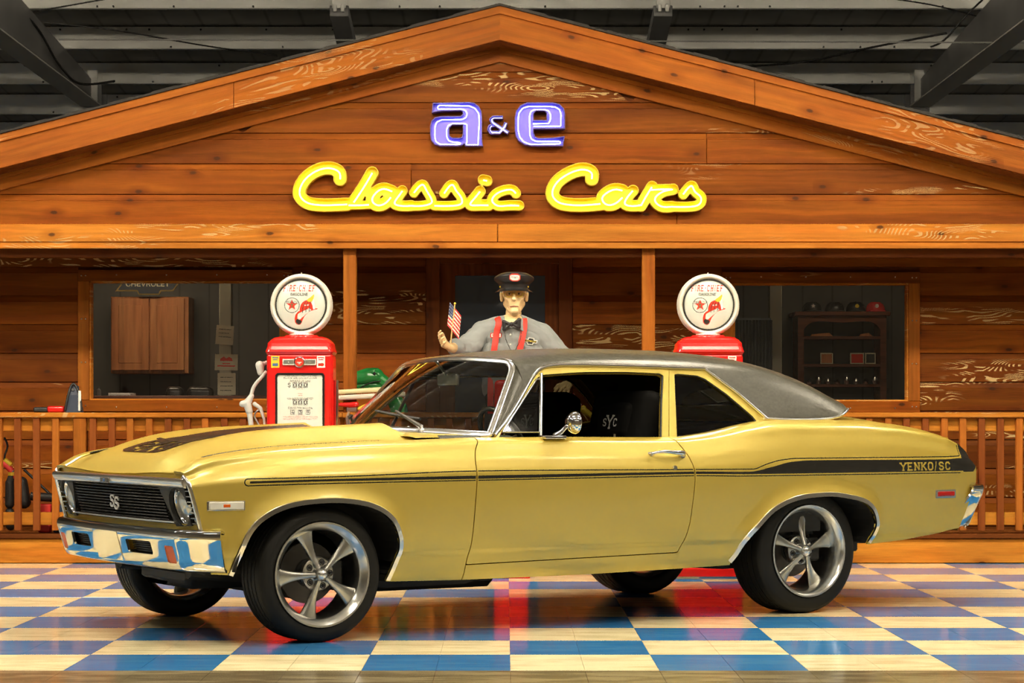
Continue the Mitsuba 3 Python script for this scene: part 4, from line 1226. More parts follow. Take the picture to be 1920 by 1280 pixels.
def ws(a, b):
    a, b = np.broadcast_arrays(a, b)
    w0, w1 = WA * a, WT * a
    B = np.stack([ws_base(w0), w0, .930 + .026 * (1 - a ** 2)], -1)
    Tp = np.stack([1.135 + .072 * a ** 2, w1, 1.308 - .026 * a ** 2], -1)
    p = B * (1 - b[..., None]) + Tp * b[..., None]
    k = 4 * b * (1 - b)
    p[..., 0] -= .020 * k * (1 - 1.1 * a ** 2); p[..., 2] += .012 * k * (1 - .8 * a ** 2)
    return p


WSP = sg.box(-.66, -.2, .66, .50).buffer(-.075).buffer(.075, 12)          # outline in (a, b) metres, round at the top corners
WSP = WSP.intersection(sg.box(-.66, 0, .66, .6))
WSO = np.array(WSP.exterior.coords)[:-1] / [.66, .50]


def ws_mesh(b0, b1, n=40):
    A, B = np.meshgrid(np.linspace(-1, 1, 91), np.linspace(b0, b1, n), indexing='ij')
    V = ws(A, B).reshape(-1, 3); i, j = np.meshgrid(np.arange(90), np.arange(n - 1), indexing='ij'); a = i * n + j
    q = np.stack([a, a + n, a + n + 1, a + 1], -1).reshape(-1, 4)
    X = np.hstack([V, np.stack([A.ravel(), B.ravel()], 1)])
    X, Fc = clip(X, np.vstack([q[:, [0, 1, 2]], q[:, [0, 2, 3]]]), sdf(WSO * [.66, .5], X[:, 3:] * [.66, .5]) + 1e-4)
    return trimesh.Trimesh(X[:, :3], Fc, process=False)


wsk = put('windscreen', ws_mesh(.0, .78), 'm_carglass', car, smooth=True, xf=CAR)
put('tint_band', ws_mesh(.78, 1.0, 10), 'm_bandglass', wsk, smooth=True, xf=CAR)
aa = np.linspace(-1, 1, 80); bb = np.linspace(0, 1, 30)
ro = resample(WSO * [.66, .5], .012, True) / [.66, .5]; rim_ = ws(ro[:, 0], ro[:, 1])
ctr = np.array([.95, 0, 1.12])
tt = np.roll(rim_, -1, 0) - np.roll(rim_, 1, 0); tt /= np.linalg.norm(tt, axis=1, keepdims=True)
fn_ = np.array([-.62, 0, .78]); nn = fn_ + np.stack([0 * rim_[:, 0], rim_[:, 1] * .55, 0 * rim_[:, 0]], 1)
nn /= np.linalg.norm(nn, axis=1, keepdims=True)
m_ = strip_on(np.vstack([rim_, rim_[:2]]), .036, .012, np.vstack([nn, nn[:2]]))
put('windscreen_trim', m_, 'm_bright', car, smooth=40, xf=CAR)
# A pillars: vinyl between the windscreen trim and the drip rail
npl = 30
e0 = ws(np.full(npl, -1.0), np.linspace(0, 1.0, npl)) + [.012, -.010, 0]
dpl = resample(drip[drip[:, 0] < 1.34], .005); dpl = np.stack([np.interp(np.linspace(0, 1, npl), np.linspace(0, 1, len(dpl)), dpl[:, k]) for k in (0, 1)], 1)
e1_ = g3(dpl, .004)
sv = np.linspace(0, 1, 6)
V = np.stack([e0 * (1 - s) + e1_ * s + np.array([-.006, -.012, .0]) * (4 * s * (1 - s)) for s in sv], 1).reshape(-1, 3)
i2, j2 = np.meshgrid(np.arange(npl - 1), np.arange(5), indexing='ij'); a2 = i2 * 6 + j2
Q2 = np.stack([a2, a2 + 1, a2 + 7, a2 + 6], -1).reshape(-1, 4)
both('pillar', trimesh.Trimesh(V, np.vstack([Q2[:, [0, 1, 2]], Q2[:, [0, 2, 3]]]), process=False), 'm_vinyl')
# front edge of the vinyl above the windscreen
hw_ = np.linspace(-.58, .58, 50)

# ---- interior
put('cabin_floor', box(.62, 2.95, -.72, .72, .40, .44), 'm_inner', car, xf=CAR)
put('door_lining', box(.80, 2.06, -.80, -.775, .42, .905), 'm_inner', door_keys[0], xf=CAR)
put('door_lining', box(.80, 2.06, .775, .80, .42, .905), 'm_inner', door_keys[1], xf=CAR)
both('quarter_lining', box(2.06, 2.95, -.78, -.755, .42, .915), 'm_inner')
put('parcel_shelf', box(2.80, 3.40, -.70, .70, .955, .98, .01), 'm_inner', car, xf=CAR)
put('bulkhead', box(2.80, 2.83, -.74, .74, .40, .96), 'm_inner', car, xf=CAR)
put('firewall', box(.64, .68, -.74, .74, .40, .90), 'm_inner', car, xf=CAR)
pri('m_dash', (.030, .034, .026), .45)
dsh = rbox(.70, 1.12, -.73, .73, .80, .928, .03)
put('dashboard', dsh, 'm_dash', car, smooth=40, xf=CAR)
pri('m_seat', (.005, .005, .005), .9, spec=.1)
for y in (-.40, .40):
    sk = put('front_seat', cat_(rbox(1.42, 1.95, y - .26, y + .26, .52, .70, .06)), 'm_seat', car, smooth=50, xf=CAR)
    bk = rbox(0, .16, -.26, .26, 0, .62, .06)
    bk.apply_transform(trimesh.transformations.rotation_matrix(math.radians(14), [0, 1, 0])); bk.apply_translation([1.80, y, .56])
    put('backrest', bk, 'm_seat', sk, smooth=50, xf=CAR)
    hr = rbox(0, .11, -.15, .15, 0, .20, .045)
    hr.apply_transform(trimesh.transformations.rotation_matrix(math.radians(10), [0, 1, 0])); hr.apply_translation([1.87, y, .90])
    put('headrest', hr, 'm_seat', sk, smooth=50, xf=CAR)
    # embroidered letters on the front of the headrest
    ms = []
    for ch, yy, hh, zz in (('S', .046, .036, 0.0), ('Y', .0, .064, -.012), ('C', -.048, .036, 0.0)):
        g = slab_text(ch, hh, .85, .4, .0015)
        ms.append((g, yy, zz))
    LT = []
    for g, yy, zz in ms:
        v = g.vertices.copy()
        g.vertices = np.stack([-v[:, 2], yy - v[:, 0], v[:, 1] + zz], 1)
        LT.append(g)
    LT = cat_(*LT); LT.apply_transform(trimesh.transformations.rotation_matrix(math.radians(10), [0, 1, 0])); LT.apply_translation([1.880, y, .968])
    pri('m_thread', (.62, .62, .60), .6) if 'm_thread' not in scene else None
    put('embroidery', LT, 'm_thread', sk, xf=CAR)
bs = put('rear_seat', rbox(2.30, 2.75, -.62, .62, .52, .72, .06), 'm_seat', car, smooth=50, xf=CAR)
put('backrest', rbox(2.66, 2.80, -.62, .62, .62, .99, .05), 'm_seat', bs, smooth=50, xf=CAR)
an = np.linspace(0, 2 * np.pi, 48, endpoint=False)
ring = np.stack([0 * an, .18 * np.cos(an), .18 * np.sin(an)], 1)
R_ = trimesh.transformations.rotation_matrix(math.radians(-28), [0, 1, 0])[:3, :3]
sw = put('steering_wheel', tube(ring @ R_.T + [1.23, -.43, .895], .013, 10, closed=True), 'm_inner_gloss', car, smooth=True, xf=CAR)
put('spokes', cat_(*[tube([np.array([1.23, -.43, .895]), np.array([1.23, -.43, .895]) + R_ @ np.array([0, .175 * math.cos(b), .175 * math.sin(b)])], .009, 8) for b in (0.2, math.pi - .2, -math.pi / 2)]), 'm_steel', sw, smooth=40, xf=CAR)
put('column', tube([[1.23, -.43, .895], [1.02, -.43, .79]], .03, 12), 'm_inner', sw, xf=CAR, smooth=40)
# rear view mirror
cM = np.array([1.15, .0, 1.202])
mk = put('rear_view_mirror', rbox(cM[0], cM[0] + .024, cM[1] - .10, cM[1] + .10, cM[2] - .032, cM[2] + .032, .011), 'm_bright', car, smooth=40, xf=CAR)
put('stem', tube([cM + [.0, 0, .02], cM + [-.03, 0, .06], cM + [-.06, 0, .095]], .008, 8), 'm_chrome', mk, smooth=40, xf=CAR)
# wipers
for (y0, u0_) in ((-.435, .765), (.20, .70)):
    A = np.array([u0_, y0, .940]); Bp = ws(np.array((y0 + .225) / .71), np.array(.17)) + [-.020, 0, .024]
    wk = put('wiper', tube([A, A + [-.002, .004, .026], A * .5 + Bp * .5 + [-.012, 0, .018], Bp], [.013, .012, .008, .006], 8), 'm_steel', car, smooth=40, xf=CAR)
    bl = [ws(np.array((y0 + .225 + d) / .71), np.array(.145 + .22 * d))  + [-.012, 0, .014] for d in np.linspace(-.17, .19, 14)]
    put('blade', tube(bl, .008, 6), 'm_black', wk, xf=CAR)
    put('pivot', lathe([(0, .03), (.012, .028), (.019, .018), (.021, 0)], 16).apply_translation(A - [0, 0, .010]), 'm_steel', wk, smooth=40, xf=CAR)
# door mirror, handle, lock
mp = trace(1034, 818, .075); mu, mz = mp
dk = door_keys[0]
mb = rbox(mu - .065, mu + .055, -.862, -.815, mz - .012, mz + .006, .005)
mr = put('door_mirror', mb, 'm_chrome', dk, smooth=40, xf=CAR)
hc = trace(1078, 792, .02); hc = np.array([hc[0], -CW + .02, hc[1]])
put('arm', tube([[mu + .0, -.838, mz], [mu + .03, -.846, mz + .02], [hc[0] - .05, -.860, hc[2] - .022], [hc[0] - .012, hc[1], hc[2] - .008]], [.016, .013, .010, .012], 10), 'm_chrome', mr, smooth=True, xf=CAR)
hd = lathe([(0, -.045), (.02, -.043), (.040, -.032), (.052, -.014), (.056, .0), (.054, .006), (.050, .007)], 40, 'x'); hd.apply_translation(hc)
put('shell', hd, 'm_chrome', mr, smooth=True, xf=CAR)
put('mirror_glass', lathe([(0, .009), (.051, .007)], 40, 'x').apply_translation(hc), 'm_chrome', mr, smooth=True, xf=CAR)
ha, hb = trace(1224, 850, -.02), trace(1284, 850, -.02)
yA = -float(W_at(ha[0], ha[1]))
for s_, k in ((1, door_keys[0]), (-1, door_keys[1])):
    hm = cat_(tube(smooth_path([[ha[0], yA - .004, ha[1] - .003], [ha[0] + .02, yA - .024, ha[1] + .005], [hb[0] - .06, yA - .034, hb[1] + .006], [hb[0] - .02, yA - .030, hb[1] + .002], [hb[0], yA - .006, hb[1] - .006]], 24), np.r_[np.linspace(.006, .009, 14), np.linspace(.010, .016, 10)], 10),
              tube([[ha[0] - .004, yA + .006, ha[1] - .003], [ha[0] + .004, yA - .012, ha[1] - .002]], .011, 12), tube([[hb[0] - .01, yA + .006, hb[1] - .006], [hb[0] - .01, yA - .022, hb[1] - .006]], [.020, .017], 16))
    hm.vertices = hm.vertices * [1, s_, 1]
    hk = put('handle', hm, 'm_chrome', k, smooth=40, xf=CAR)
    lk = trace(1264, 877, -.02)
    lm = tube([[lk[0], -float(W_at(*lk)) + .002, lk[1]], [lk[0], -float(W_at(*lk)) - .005, lk[1]]], [.013, .011], 18); lm.vertices = lm.vertices * [1, s_, 1]
    put('lock', lm, 'm_chrome', k, smooth=40, xf=CAR)
lkn = trace(1150, 816, .14)
put('lock_knob', tube([[lkn[0], -.755, .90], [lkn[0], -.755, .93]], .006, 10), 'm_chrome', dk, smooth=40, xf=CAR)
# side markers
for (c0, c1, lens, nm) in (((395, 958), (462, 939), 'm_whitelens', 'front_marker'), ((1757, 933), (1798, 918), 'm_redlens', 'rear_marker')):
    if 'm_whitelens' not in scene: pri('m_whitelens', (.86, .84, .74), .12, coat=1.0)
    a, b = trace(*c0, -.01), trace(*c1, -.01)
    zc0 = (a[1] + b[1]) / 2; hh = .022
    for s_ in (1, -1):
        y = -float(W_at((a[0] + b[0]) / 2, zc0))
        yl, yr_ = -float(W_at(a[0], zc0)), -float(W_at(b[0], zc0))
        fr_ = box(a[0] - .001, b[0] + .001, -.006, .006, zc0 - hh, zc0 + hh, .004); ln = box(a[0] + .006, b[0] - .006, -.010, .0, zc0 - hh + .004, zc0 + hh - .004, .004) if lens == 'm_whitelens' else box(a[0] + .012, b[0] - .012, -.010, .0, zc0 - hh + .010, zc0 + hh - .010, .004)
        bd = box((a[0] + b[0]) / 2 - .016, (a[0] + b[0]) / 2 + .016, -.0115, .0, zc0 - .007, zc0 + .007, .002)
        for o in (fr_, ln, bd):
            o.vertices[:, 1] += np.interp(o.vertices[:, 0], [a[0], b[0]], [yl, yr_]); o.vertices = o.vertices * [1, s_, 1]
        k = put(nm, fr_, 'm_bright', car, xf=CAR)
        put('lens', ln, lens, k, xf=CAR)
        if lens == 'm_whitelens': put('emblem', bd, 'm_amber', k, xf=CAR)

# ---- nose: header bar, grille, lamps, bumper
def nose_u(y): return -.672 + .036 * (np.abs(y) / .78) ** 2
hy = np.linspace(-.805, .805, 80)
hp = np.stack([nose_u(hy), hy, .724 + .004 * np.cos(hy * 2)], 1)
pr_n = np.stack([np.full(80, -1.0), 0 * hy, 0 * hy - .5], 1)
put('header_bar', strip_on(hp, .044, .016, pr_n), 'm_bright', car, smooth=35, xf=CAR)
lw = np.linspace(-.80, .80, 120)
ztop = np.where(np.abs(lw) < .672, bonnet_z(bonnet_front(lw) + .002, np.abs(lw)), zsh(bonnet_front(lw)) - .002) - .003
Vl = np.concatenate([np.stack([bonnet_front(lw) + .004, lw, ztop], 1), np.stack([bonnet_front(lw) + .006, lw, np.full(120, .722)], 1)])
kk = np.arange(119)
put('nose_lip', trimesh.Trimesh(Vl, np.vstack([np.stack([kk, kk + 1, kk + 121], 1), np.stack([kk, kk + 121, kk + 120], 1)]), process=False), 'm_paint', car, smooth=True, xf=CAR)
put('header_badge', box(-.695, -.684, -.05, .05, .708, .734, .003), 'm_steel', car, xf=CAR)
put('badge_inset', box(-.697, -.694, -.012, .012, .714, .728, .001), 'm_blue', car + '__header_badge', xf=CAR)
def lean(z): return (.724 - z) * .27
def gu_(y, z, back=0.0): return nose_u(y) + lean(z) + back
# chrome edge of the fenders beside the lamps
ez = np.linspace(.752, .505, 30)
ep = np.stack([front_u(ez) - .002, -(W_at(np.maximum(front_u(ez), -.69), ez) - .010), ez], 1)
both('fender_edge', strip_on(ep, .022, .012, [-1, -.5, 0]), 'm_bright')
# grille plate and bars
ny, nz = 61, 16
Yg, Zg2 = np.meshgrid(np.linspace(-.80, .80, ny), np.linspace(.50, .71, nz), indexing='ij')
V = np.stack([gu_(Yg, Zg2, .055), Yg, Zg2], -1).reshape(-1, 3)
i2, j2 = np.meshgrid(np.arange(ny - 1), np.arange(nz - 1), indexing='ij'); a2 = i2 * nz + j2
Q2 = np.stack([a2, a2 + nz, a2 + nz + 1, a2 + 1], -1).reshape(-1, 4)
gk = put('grille', trimesh.Trimesh(V, np.vstack([Q2[:, [0, 1, 2]], Q2[:, [0, 2, 3]]]), process=False), 'm_black', car, smooth=True, xf=CAR)
for z in np.linspace(.556, .695, 11):
    yb = np.linspace(-.545, .545, 40)
    p = np.stack([gu_(yb, z, .018), yb, 0 * yb + z], 1)
    put('bar', strip_on(p, .0065, .010, [-1, 0, 0]), 'm_grille', gk, xf=CAR)
vs_ = [strip_on(np.stack([gu_(np.full(8, y), np.linspace(.55, .70, 8), .026), np.full(8, y), np.linspace(.55, .70, 8)], 1), .004, .008, [-1, 0, 0]) for y in np.linspace(-.54, .54, 37)]
put('uprights', cat_(*vs_), 'm_grille', gk, kind='stuff', xf=CAR)
bt = np.linspace(-.62, .62, 60)
put('lower_trim', strip_on(np.stack([gu_(bt, .545, .004), bt, .545 + 0 * bt], 1), .012, .010, [-1, 0, .3]), 'm_bright', gk, smooth=35, xf=CAR)
Yv, Zv = np.meshgrid(np.linspace(-.83, .83, 61), np.linspace(.40, .542, 10), indexing='ij')
V = np.stack([gu_(Yv, np.maximum(Zv, .50), .012), Yv, Zv], -1).reshape(-1, 3)
i2, j2 = np.meshgrid(np.arange(60), np.arange(9), indexing='ij'); a2 = i2 * 10 + j2
Q2 = np.stack([a2, a2 + 10, a2 + 11, a2 + 1], -1).reshape(-1, 4)
V, Fc = clip(V, np.vstack([Q2[:, [0, 1, 2]], Q2[:, [0, 2, 3]]]), np.minimum(9, .545 - V[:, 2]))
put('valance', trimesh.Trimesh(V, Fc, process=False), 'm_paint', car, smooth=True, xf=CAR)
# badge on the grille
sb = []
for yy in (.030, -.024):
    g = sg.LineString([(.9, .8), (.7, 1), (.3, 1), (.08, .78), (.25, .55), (.75, .45), (.93, .22), (.7, 0), (.28, 0), (.07, .2)]).buffer(.10)
    e_ = extrude(sa.scale(g, .052, .052, origin=(0, 0)), .006); v = e_.vertices.copy()
    e_.vertices = np.stack([gu_(0, .61, .004) - v[:, 2], yy + .026 - v[:, 0], .592 + (0.006 if yy > 0 else -.004) + v[:, 1]], 1); sb.append(e_)
pri('m_badge', (.80, .79, .75), .3, metal=.25, coat=.5)
put('grille_badge', cat_(*sb), 'm_badge', car, xf=CAR, label='chrome SS letters on the grille')
for s_ in (-1, 1):
    # lamp panel: black bezel, outer louvres, round headlamp
    yl = s_ * .690; zl = .617
    bz = np.array([[.535, .706], [.600, .712], [.782, .706], [.762, .535], [.62, .528]])
    g = sg.Polygon(bz).difference(sg.Point(.690, zl).buffer(.084))
    e_ = extrude(g, .02); v = e_.vertices.copy()
    e_.vertices = np.stack([gu_(v[:, 0], v[:, 1], .022) - v[:, 2] + .0, s_ * v[:, 0], v[:, 1]], 1)
    lb = put('lamp_bezel', e_, 'm_black', car, xf=CAR)
    def lamp(profile, n=40):
        m_ = lathe(profile, n, 'x'); m_.vertices[:, 0] += gu_(yl, zl, .0) + lean(m_.vertices[:, 2] + zl) - lean(zl); m_.vertices[:, 1] += yl; m_.vertices[:, 2] += zl
        return m_
    hl = put('headlamp', lamp([(.0, .062), (.05, .058), (.074, .045), (.080, .026), (.084, .022), (.0865, .028), (.0865, .06)]), 'm_chrome', car, smooth=40, xf=CAR)
    if 'm_lampglass' not in scene: pri('m_lampglass', (.62, .62, .57), .10, metal=.55, coat=1.0)
    put('lens', lamp([(.0, .012), (.03, .014), (.055, .020), (.074, .030), (.080, .036)]), 'm_lampglass', hl, smooth=True, xf=CAR)
    for k, z in enumerate(np.linspace(.545, .690, 7)):
        y1 = .825 - (.70 - z) * .02
        yy = np.linspace(s_ * .770, s_ * y1, 6)
        put('louvre', strip_on(np.stack([gu_(yy, z, .010), yy, 0 * yy + z], 1), .007, .008, [-1, 0, .2]), 'm_louvre', lb, xf=CAR)
# front bumper
def bump_path(end_u, mid_u, corner_u, half, end_half, r=.055):
    y = np.linspace(0, half - r, 30)
    f = mid_u + (corner_u - mid_u) * (y / (half - r)) ** 2
    sgn = np.sign(end_u - corner_u)
    an_ = np.linspace(0, np.pi / 2 - .1, 14)[1:]
    cx = np.stack([f[-1] + sgn * r * (1 - np.cos(an_)), half - r + r * np.sin(an_)], 1)
    us_ = np.linspace(cx[-1, 0], end_u, 14)[1:]
    tail = np.stack([us_, np.linspace(cx[-1, 1], end_half, 14)[1:]], 1)
    h = np.vstack([np.stack([f, y], 1), cx, tail])
    return np.vstack([h[::-1] * [1, -1], h[1:]])


def bumper(path, prof, sgn):
    p = resample(path, .011)
    t = np.gradient(p, axis=0); t /= np.linalg.norm(t, axis=1, keepdims=True)
    n = np.stack([t[:, 1], -t[:, 0]], 1) * sgn
    pr = smooth_path(prof, 50)
    V = np.stack([np.stack([p[:, 0] + o * n[:, 0], p[:, 1] + o * n[:, 1], np.full(len(p), z)], 1) for o, z in pr], 1)
    m_, k_ = V.shape[:2]
    i, j = np.meshgrid(np.arange(m_ - 1), np.arange(k_ - 1), indexing='ij'); a = i * k_ + j
    q = np.stack([a, a + k_, a + k_ + 1, a + 1], -1).reshape(-1, 4)
    return V.reshape(-1, 3), np.vstack([q[:, [0, 1, 2]], q[:, [0, 2, 3]]])


yb_ = np.linspace(0, .70, 26)
half_ = np.vstack([np.stack([-.690 + .033 * (yb_ / .70) ** 2, yb_], 1), [[-.654, .735], [-.644, .765], [-.622, .805], [-.582, .862], [-.540, .912], [-.520, .930]]])
half_ = smooth_path(resample(half_, .02), 80)
fp = np.vstack([half_[::-1] * [1, -1], half_[1:]])
BV, BF2 = bumper(fp, [(-.060, .510), (-.03, .519), (-.004, .516), (.006, .500), (.001, .46), (-.016, .40), (-.032, .352), (-.044, .337), (-.070, .332)], -1)
ky = np.clip((np.abs(BV[:, 1]) - .66) / .12, 0, 1)
BV[:, 0] += ky * (.505 - BV[:, 2]) * .05                         # the ends lean back towards the bottom
rects = {}
def fr_rect(px0, px1, py0, py1, u=-.725): 
    pts = []
    for x, y in ((px0, py0), (px1, py1)):
        d = np.array([(x - CX) / F, 1.0, -(y - YH) / F]); o = EYE - CO
        t = (u - o @ E1) / (d @ E1); p = o + t * d; pts.append((p @ E2 - CW, p[2]))
    return pts
holes = [(.628, .708, .368, .446, 'amber'), (.235, .500, .398, .458, 'slot')]
V, Fc = BV, BF2
for (y0, y1, z0, z1, k) in holes:
    for s_ in (-1, 1):
        poly = sg.box(y0, z0, y1, z1).buffer(-.008).buffer(.008)
        pl = np.array(poly.exterior.coords)[:-1] * [s_, 1]
        f = -sdf(pl, V[:, [1, 2]]); f = np.where(V[:, 0] > -.585, 9, f)
        V, Fc = clip(V, Fc, f)
N_ = vnormals(V, Fc)
if (N_[:, 0] * (V[:, 0] < -.64)).sum() > 0: Fc = Fc[:, ::-1]
V, Fc = flange(V, Fc, .012)
bk_ = put('front_bumper', trimesh.Trimesh(V, Fc, process=False), 'm_chrome', car, smooth=True, xf=CAR)
bu = lambda y, z: -.690 + .033 * (np.abs(y) / .70) ** 2 + np.interp(z, [.33, .352, .40, .46, .50], [.044, .032, .016, -.001, -.006])
for (y0, y1, z0, z1, k) in holes:
    for s_ in (-1, 1):
        b_ = box(-.5, .5, y0 - .006, y1 + .006, z0 - .006, z1 + .006); v = b_.vertices
        dep0, dep1 = (.004, .03) if k == 'amber' else (.045, .055)
        v[:, 0] = bu(v[:, 1], v[:, 2]) + np.where(v[:, 0] < 0, dep0, dep1); b_.vertices = v * [1, s_, 1]
        if k == 'amber': put('turn_signal', b_, 'm_amber', bk_, xf=CAR)
        else:
            put('air_slot', b_, 'm_black', bk_, xf=CAR)
            sl = []
            for z in np.linspace(z0 + .01, z1 - .01, 5):
                c_ = box(0, .01, y0, y1, z - .003, z + .003); c_.vertices[:, 0] += bu(c_.vertices[:, 1], z) + .032; c_.vertices = c_.vertices * [1, s_, 1]; sl.append(c_)
            put('slot_bars', cat_(*sl), 'm_grille', bk_, xf=CAR)
pf = box(-.5, .5, -.155, .155, .352, .487, .0); pf.vertices[:, 0] = bu(pf.vertices[:, 1], pf.vertices[:, 2]) + np.where(pf.vertices[:, 0] < 0, -.006, .004)
put('plate_pad', pf, 'm_chrome', bk_, xf=CAR)
put('bumper_back', cat_(box(-.60, -.5, -.72, .72, .36, .50)), 'm_inner', bk_, xf=CAR)
SHEAR = np.eye(4); SHEAR[0, 1] = .004; SHEAR[0, 3] = .004 * .885     # the bumper hangs a little askew
for k_ in [k for k in scene if k.startswith(bk_)]: scene[k_]['to_world'] = CAR @ T(SHEAR)
rp = bump_path(3.935, 4.10, 4.07, .835, .872, .05)
V, Fc = bumper(rp, [(-.06, .638), (-.02, .646), (.0, .640), (.006, .624), (-.02, .55), (-.07, .44), (-.085, .42), (-.10, .415)], 1)
# leaning ends: the sides follow the slope of the face
s0 = np.clip((np.abs(V[:, 1]) - .80) / .06, 0, 1)
V[:, 0] += -(.64 - V[:, 2]) * .45 * s0 * np.clip((.64 - V[:, 2]) / .2, 0, 1) * .0 - s0 * np.clip(.63 - V[:, 2], 0, 1) * .42
N_ = vnormals(V, Fc)
if (N_[:, 0] * (V[:, 0] > 4.05)).sum() < 0: Fc = Fc[:, ::-1]
V, Fc = flange(V, Fc, .012)
put('rear_bumper', trimesh.Trimesh(V, Fc, process=False), 'm_chrome', car, smooth=True, xf=CAR)
# ---- wheels
def tyre(R, w):
    pr = [(.222, .030), (.229, .014), (.236, .006), (.245, .002), (.262, -.001), (R - .030, .002), (R - .016, .010), (R - .006, .022), (R - .001, .034)]
    g = []
    for k in range(4):
        x = .034 + (w - .068) * (k + .8) / 4.6
        g += [(R, x - .0045), (R - .007, x - .0035), (R - .007, x + .0035), (R, x + .0045)]
    return lathe(pr + g + [(r, w - h) for r, h in pr[::-1]], 96)


def spoke(R0, R1, h0, h1):
    rs = np.linspace(R0, R1, 22); s = (rs - R0) / (R1 - R0)
    hwid = .0135 + .006 * s + .027 * s ** 2.6
    dep = h0 + (h1 - h0) * s + .010 * np.sin(np.pi * s)
    th_ = .017 - .003 * s
    an_ = np.linspace(0, 2 * np.pi, 15, endpoint=False)
    V = []
    for r, b, h, t in zip(rs, hwid, dep, th_):
        x = b * np.sign(np.cos(an_)) * np.abs(np.cos(an_)) ** .8; y = t * np.sin(an_)
        V.append(np.stack([np.full(15, r), x, h - np.where(y > 0, y, y * .9)], 1))
    V = np.concatenate(V); n = 15
    i, j = np.meshgrid(np.arange(21), np.arange(n), indexing='ij')
    q = np.stack([i * n + j, i * n + (j + 1) % n, (i + 1) * n + (j + 1) % n, (i + 1) * n + j], -1).reshape(-1, 4)
    return trimesh.Trimesh(V, np.vstack([q[:, [0, 1, 2]], q[:, [0, 2, 3]]]), process=False)


def wheel(u, side, R, w, v0, deep, phase):
    """Built with its axle along z (outer face at z = 0), then laid on its side."""
    M = np.eye(4)
    # wheel x -> u (rear, mirrored on the far side), wheel y -> z, wheel z -> inwards
    M[:3, 0] = [1, 0, 0]; M[:3, 1] = [0, 0, 1]; M[:3, 2] = [0, side, 0]
    M[:3, 3] = [u, -side * (CW - v0), R]
    xf = CAR @ T(M)
    k = put('wheel', tyre(R, w), 'm_rubber', car, smooth=35, xf=xf)
    labels[k] = {}
    rim_k = put('rim', lathe([(.224, .012), (.2345, .006), (.2385, -.001), (.2375, -.005), (.229, -.0045), (.2275, -.003), (.214, .010), (.203, .024 + deep * .5), (.199, .032 + deep), (.1975, .09 + deep), (.197, w * .75), (.205, w - .03), (.224, w - .012)], 96), 'm_polished', k, smooth=40, xf=xf)
    for a in range(5):
        sp = spoke(.030, .200, .024 + deep * .45, .046 + deep); sp.apply_transform(trimesh.transformations.rotation_matrix(phase + a * 2 * math.pi / 5, [0, 0, 1]))
        put('spoke', sp, 'm_gunmetal', rim_k, smooth=50, xf=xf)
    hz = .045 + deep * .75
    put('hub', lathe([(0, hz - .008), (.072, hz - .008), (.078, hz), (.080, hz + .02), (.06, hz + .05)], 48), 'm_polished', rim_k, smooth=30, xf=xf)
    cz = .012 + deep * .45
    put('centre_cap', lathe([(0, cz - .030), (.012, cz - .028), (.022, cz - .021), (.029, cz - .008), (.030, cz + .002), (.034, cz + .006), (.036, cz + .02), (.036, cz + .05)], 36), 'm_polished', rim_k, smooth=40, xf=xf)
    for a in range(5):
        b = phase + (a + .5) * 2 * math.pi / 5
        nt_ = lathe([(0, hz - .030), (.006, hz - .029), (.0085, hz - .024), (.0095, hz - .008)], 6); nt_.apply_translation([.056 * math.cos(b), .056 * math.sin(b), 0])
        sk = lathe([(.0155, hz - .0085), (.0105, hz - .0086)], 18); sk.apply_translation([.056 * math.cos(b), .056 * math.sin(b), 0])
        put('lug_nut', cat_(nt_, sk), 'm_black_gloss' if False else 'm_grille', rim_k, xf=xf)
    put('brake_disc', cat_(lathe([(.05, .150), (.140, .150), (.140, .165), (.05, .165)], 48), ), 'm_disc', k, smooth=30, xf=xf)
    put('brake_caliper', box(.07, .155, -.06, .06, .10, .165, .01), 'm_black', k, xf=xf)
    put('axle', lathe([(.0, .14), (.06, .14), (.075, .17), (.075, w + .02), (0, w + .02)], 24), 'm_black', k, smooth=40, xf=xf)


RF_, RR_ = .307, .322
wheel(0, 1, RF_, .235, .004, .0, math.radians(111))
wheel(WB, 1, RR_, .265, .035, .040, math.radians(86))
wheel(0, -1, RF_, .235, .004, .0, math.radians(70))
wheel(WB, -1, RR_, .265, .035, .040, math.radians(50))
# ---- bonnet stripe with its emblem
def bz_at(u, w): return bonnet_z(np.asarray(u, float), np.abs(np.asarray(w, float)))


def bonnet_decal(poly, n=.008, off=.003):
    x0, y0, x1, y1 = poly.bounds
    us_ = np.linspace(x0 - .005, x1 + .005, max(4, int((x1 - x0) / n))); ys_ = np.linspace(y0 - .005, y1 + .005, max(4, int((y1 - y0) / n)))
    A, B = np.meshgrid(us_, ys_, indexing='ij')
    V = np.stack([A, B, bz_at(A, B) + off], -1).reshape(-1, 3); k_ = len(ys_)
    i, j = np.meshgrid(np.arange(len(us_) - 1), np.arange(k_ - 1), indexing='ij'); a = i * k_ + j
    q = np.stack([a, a + k_, a + k_ + 1, a + 1], -1).reshape(-1, 4)
    V, Fc = clip(V, np.vstack([q[:, [0, 1, 2]], q[:, [0, 2, 3]]]), sdf(np.array(poly.exterior.coords)[:-1], V[:, :2]))
    for h_ in poly.interiors:
        V, Fc = clip(V, Fc, -sdf(np.array(h_.coords)[:-1], V[:, :2]))
    return V, Fc


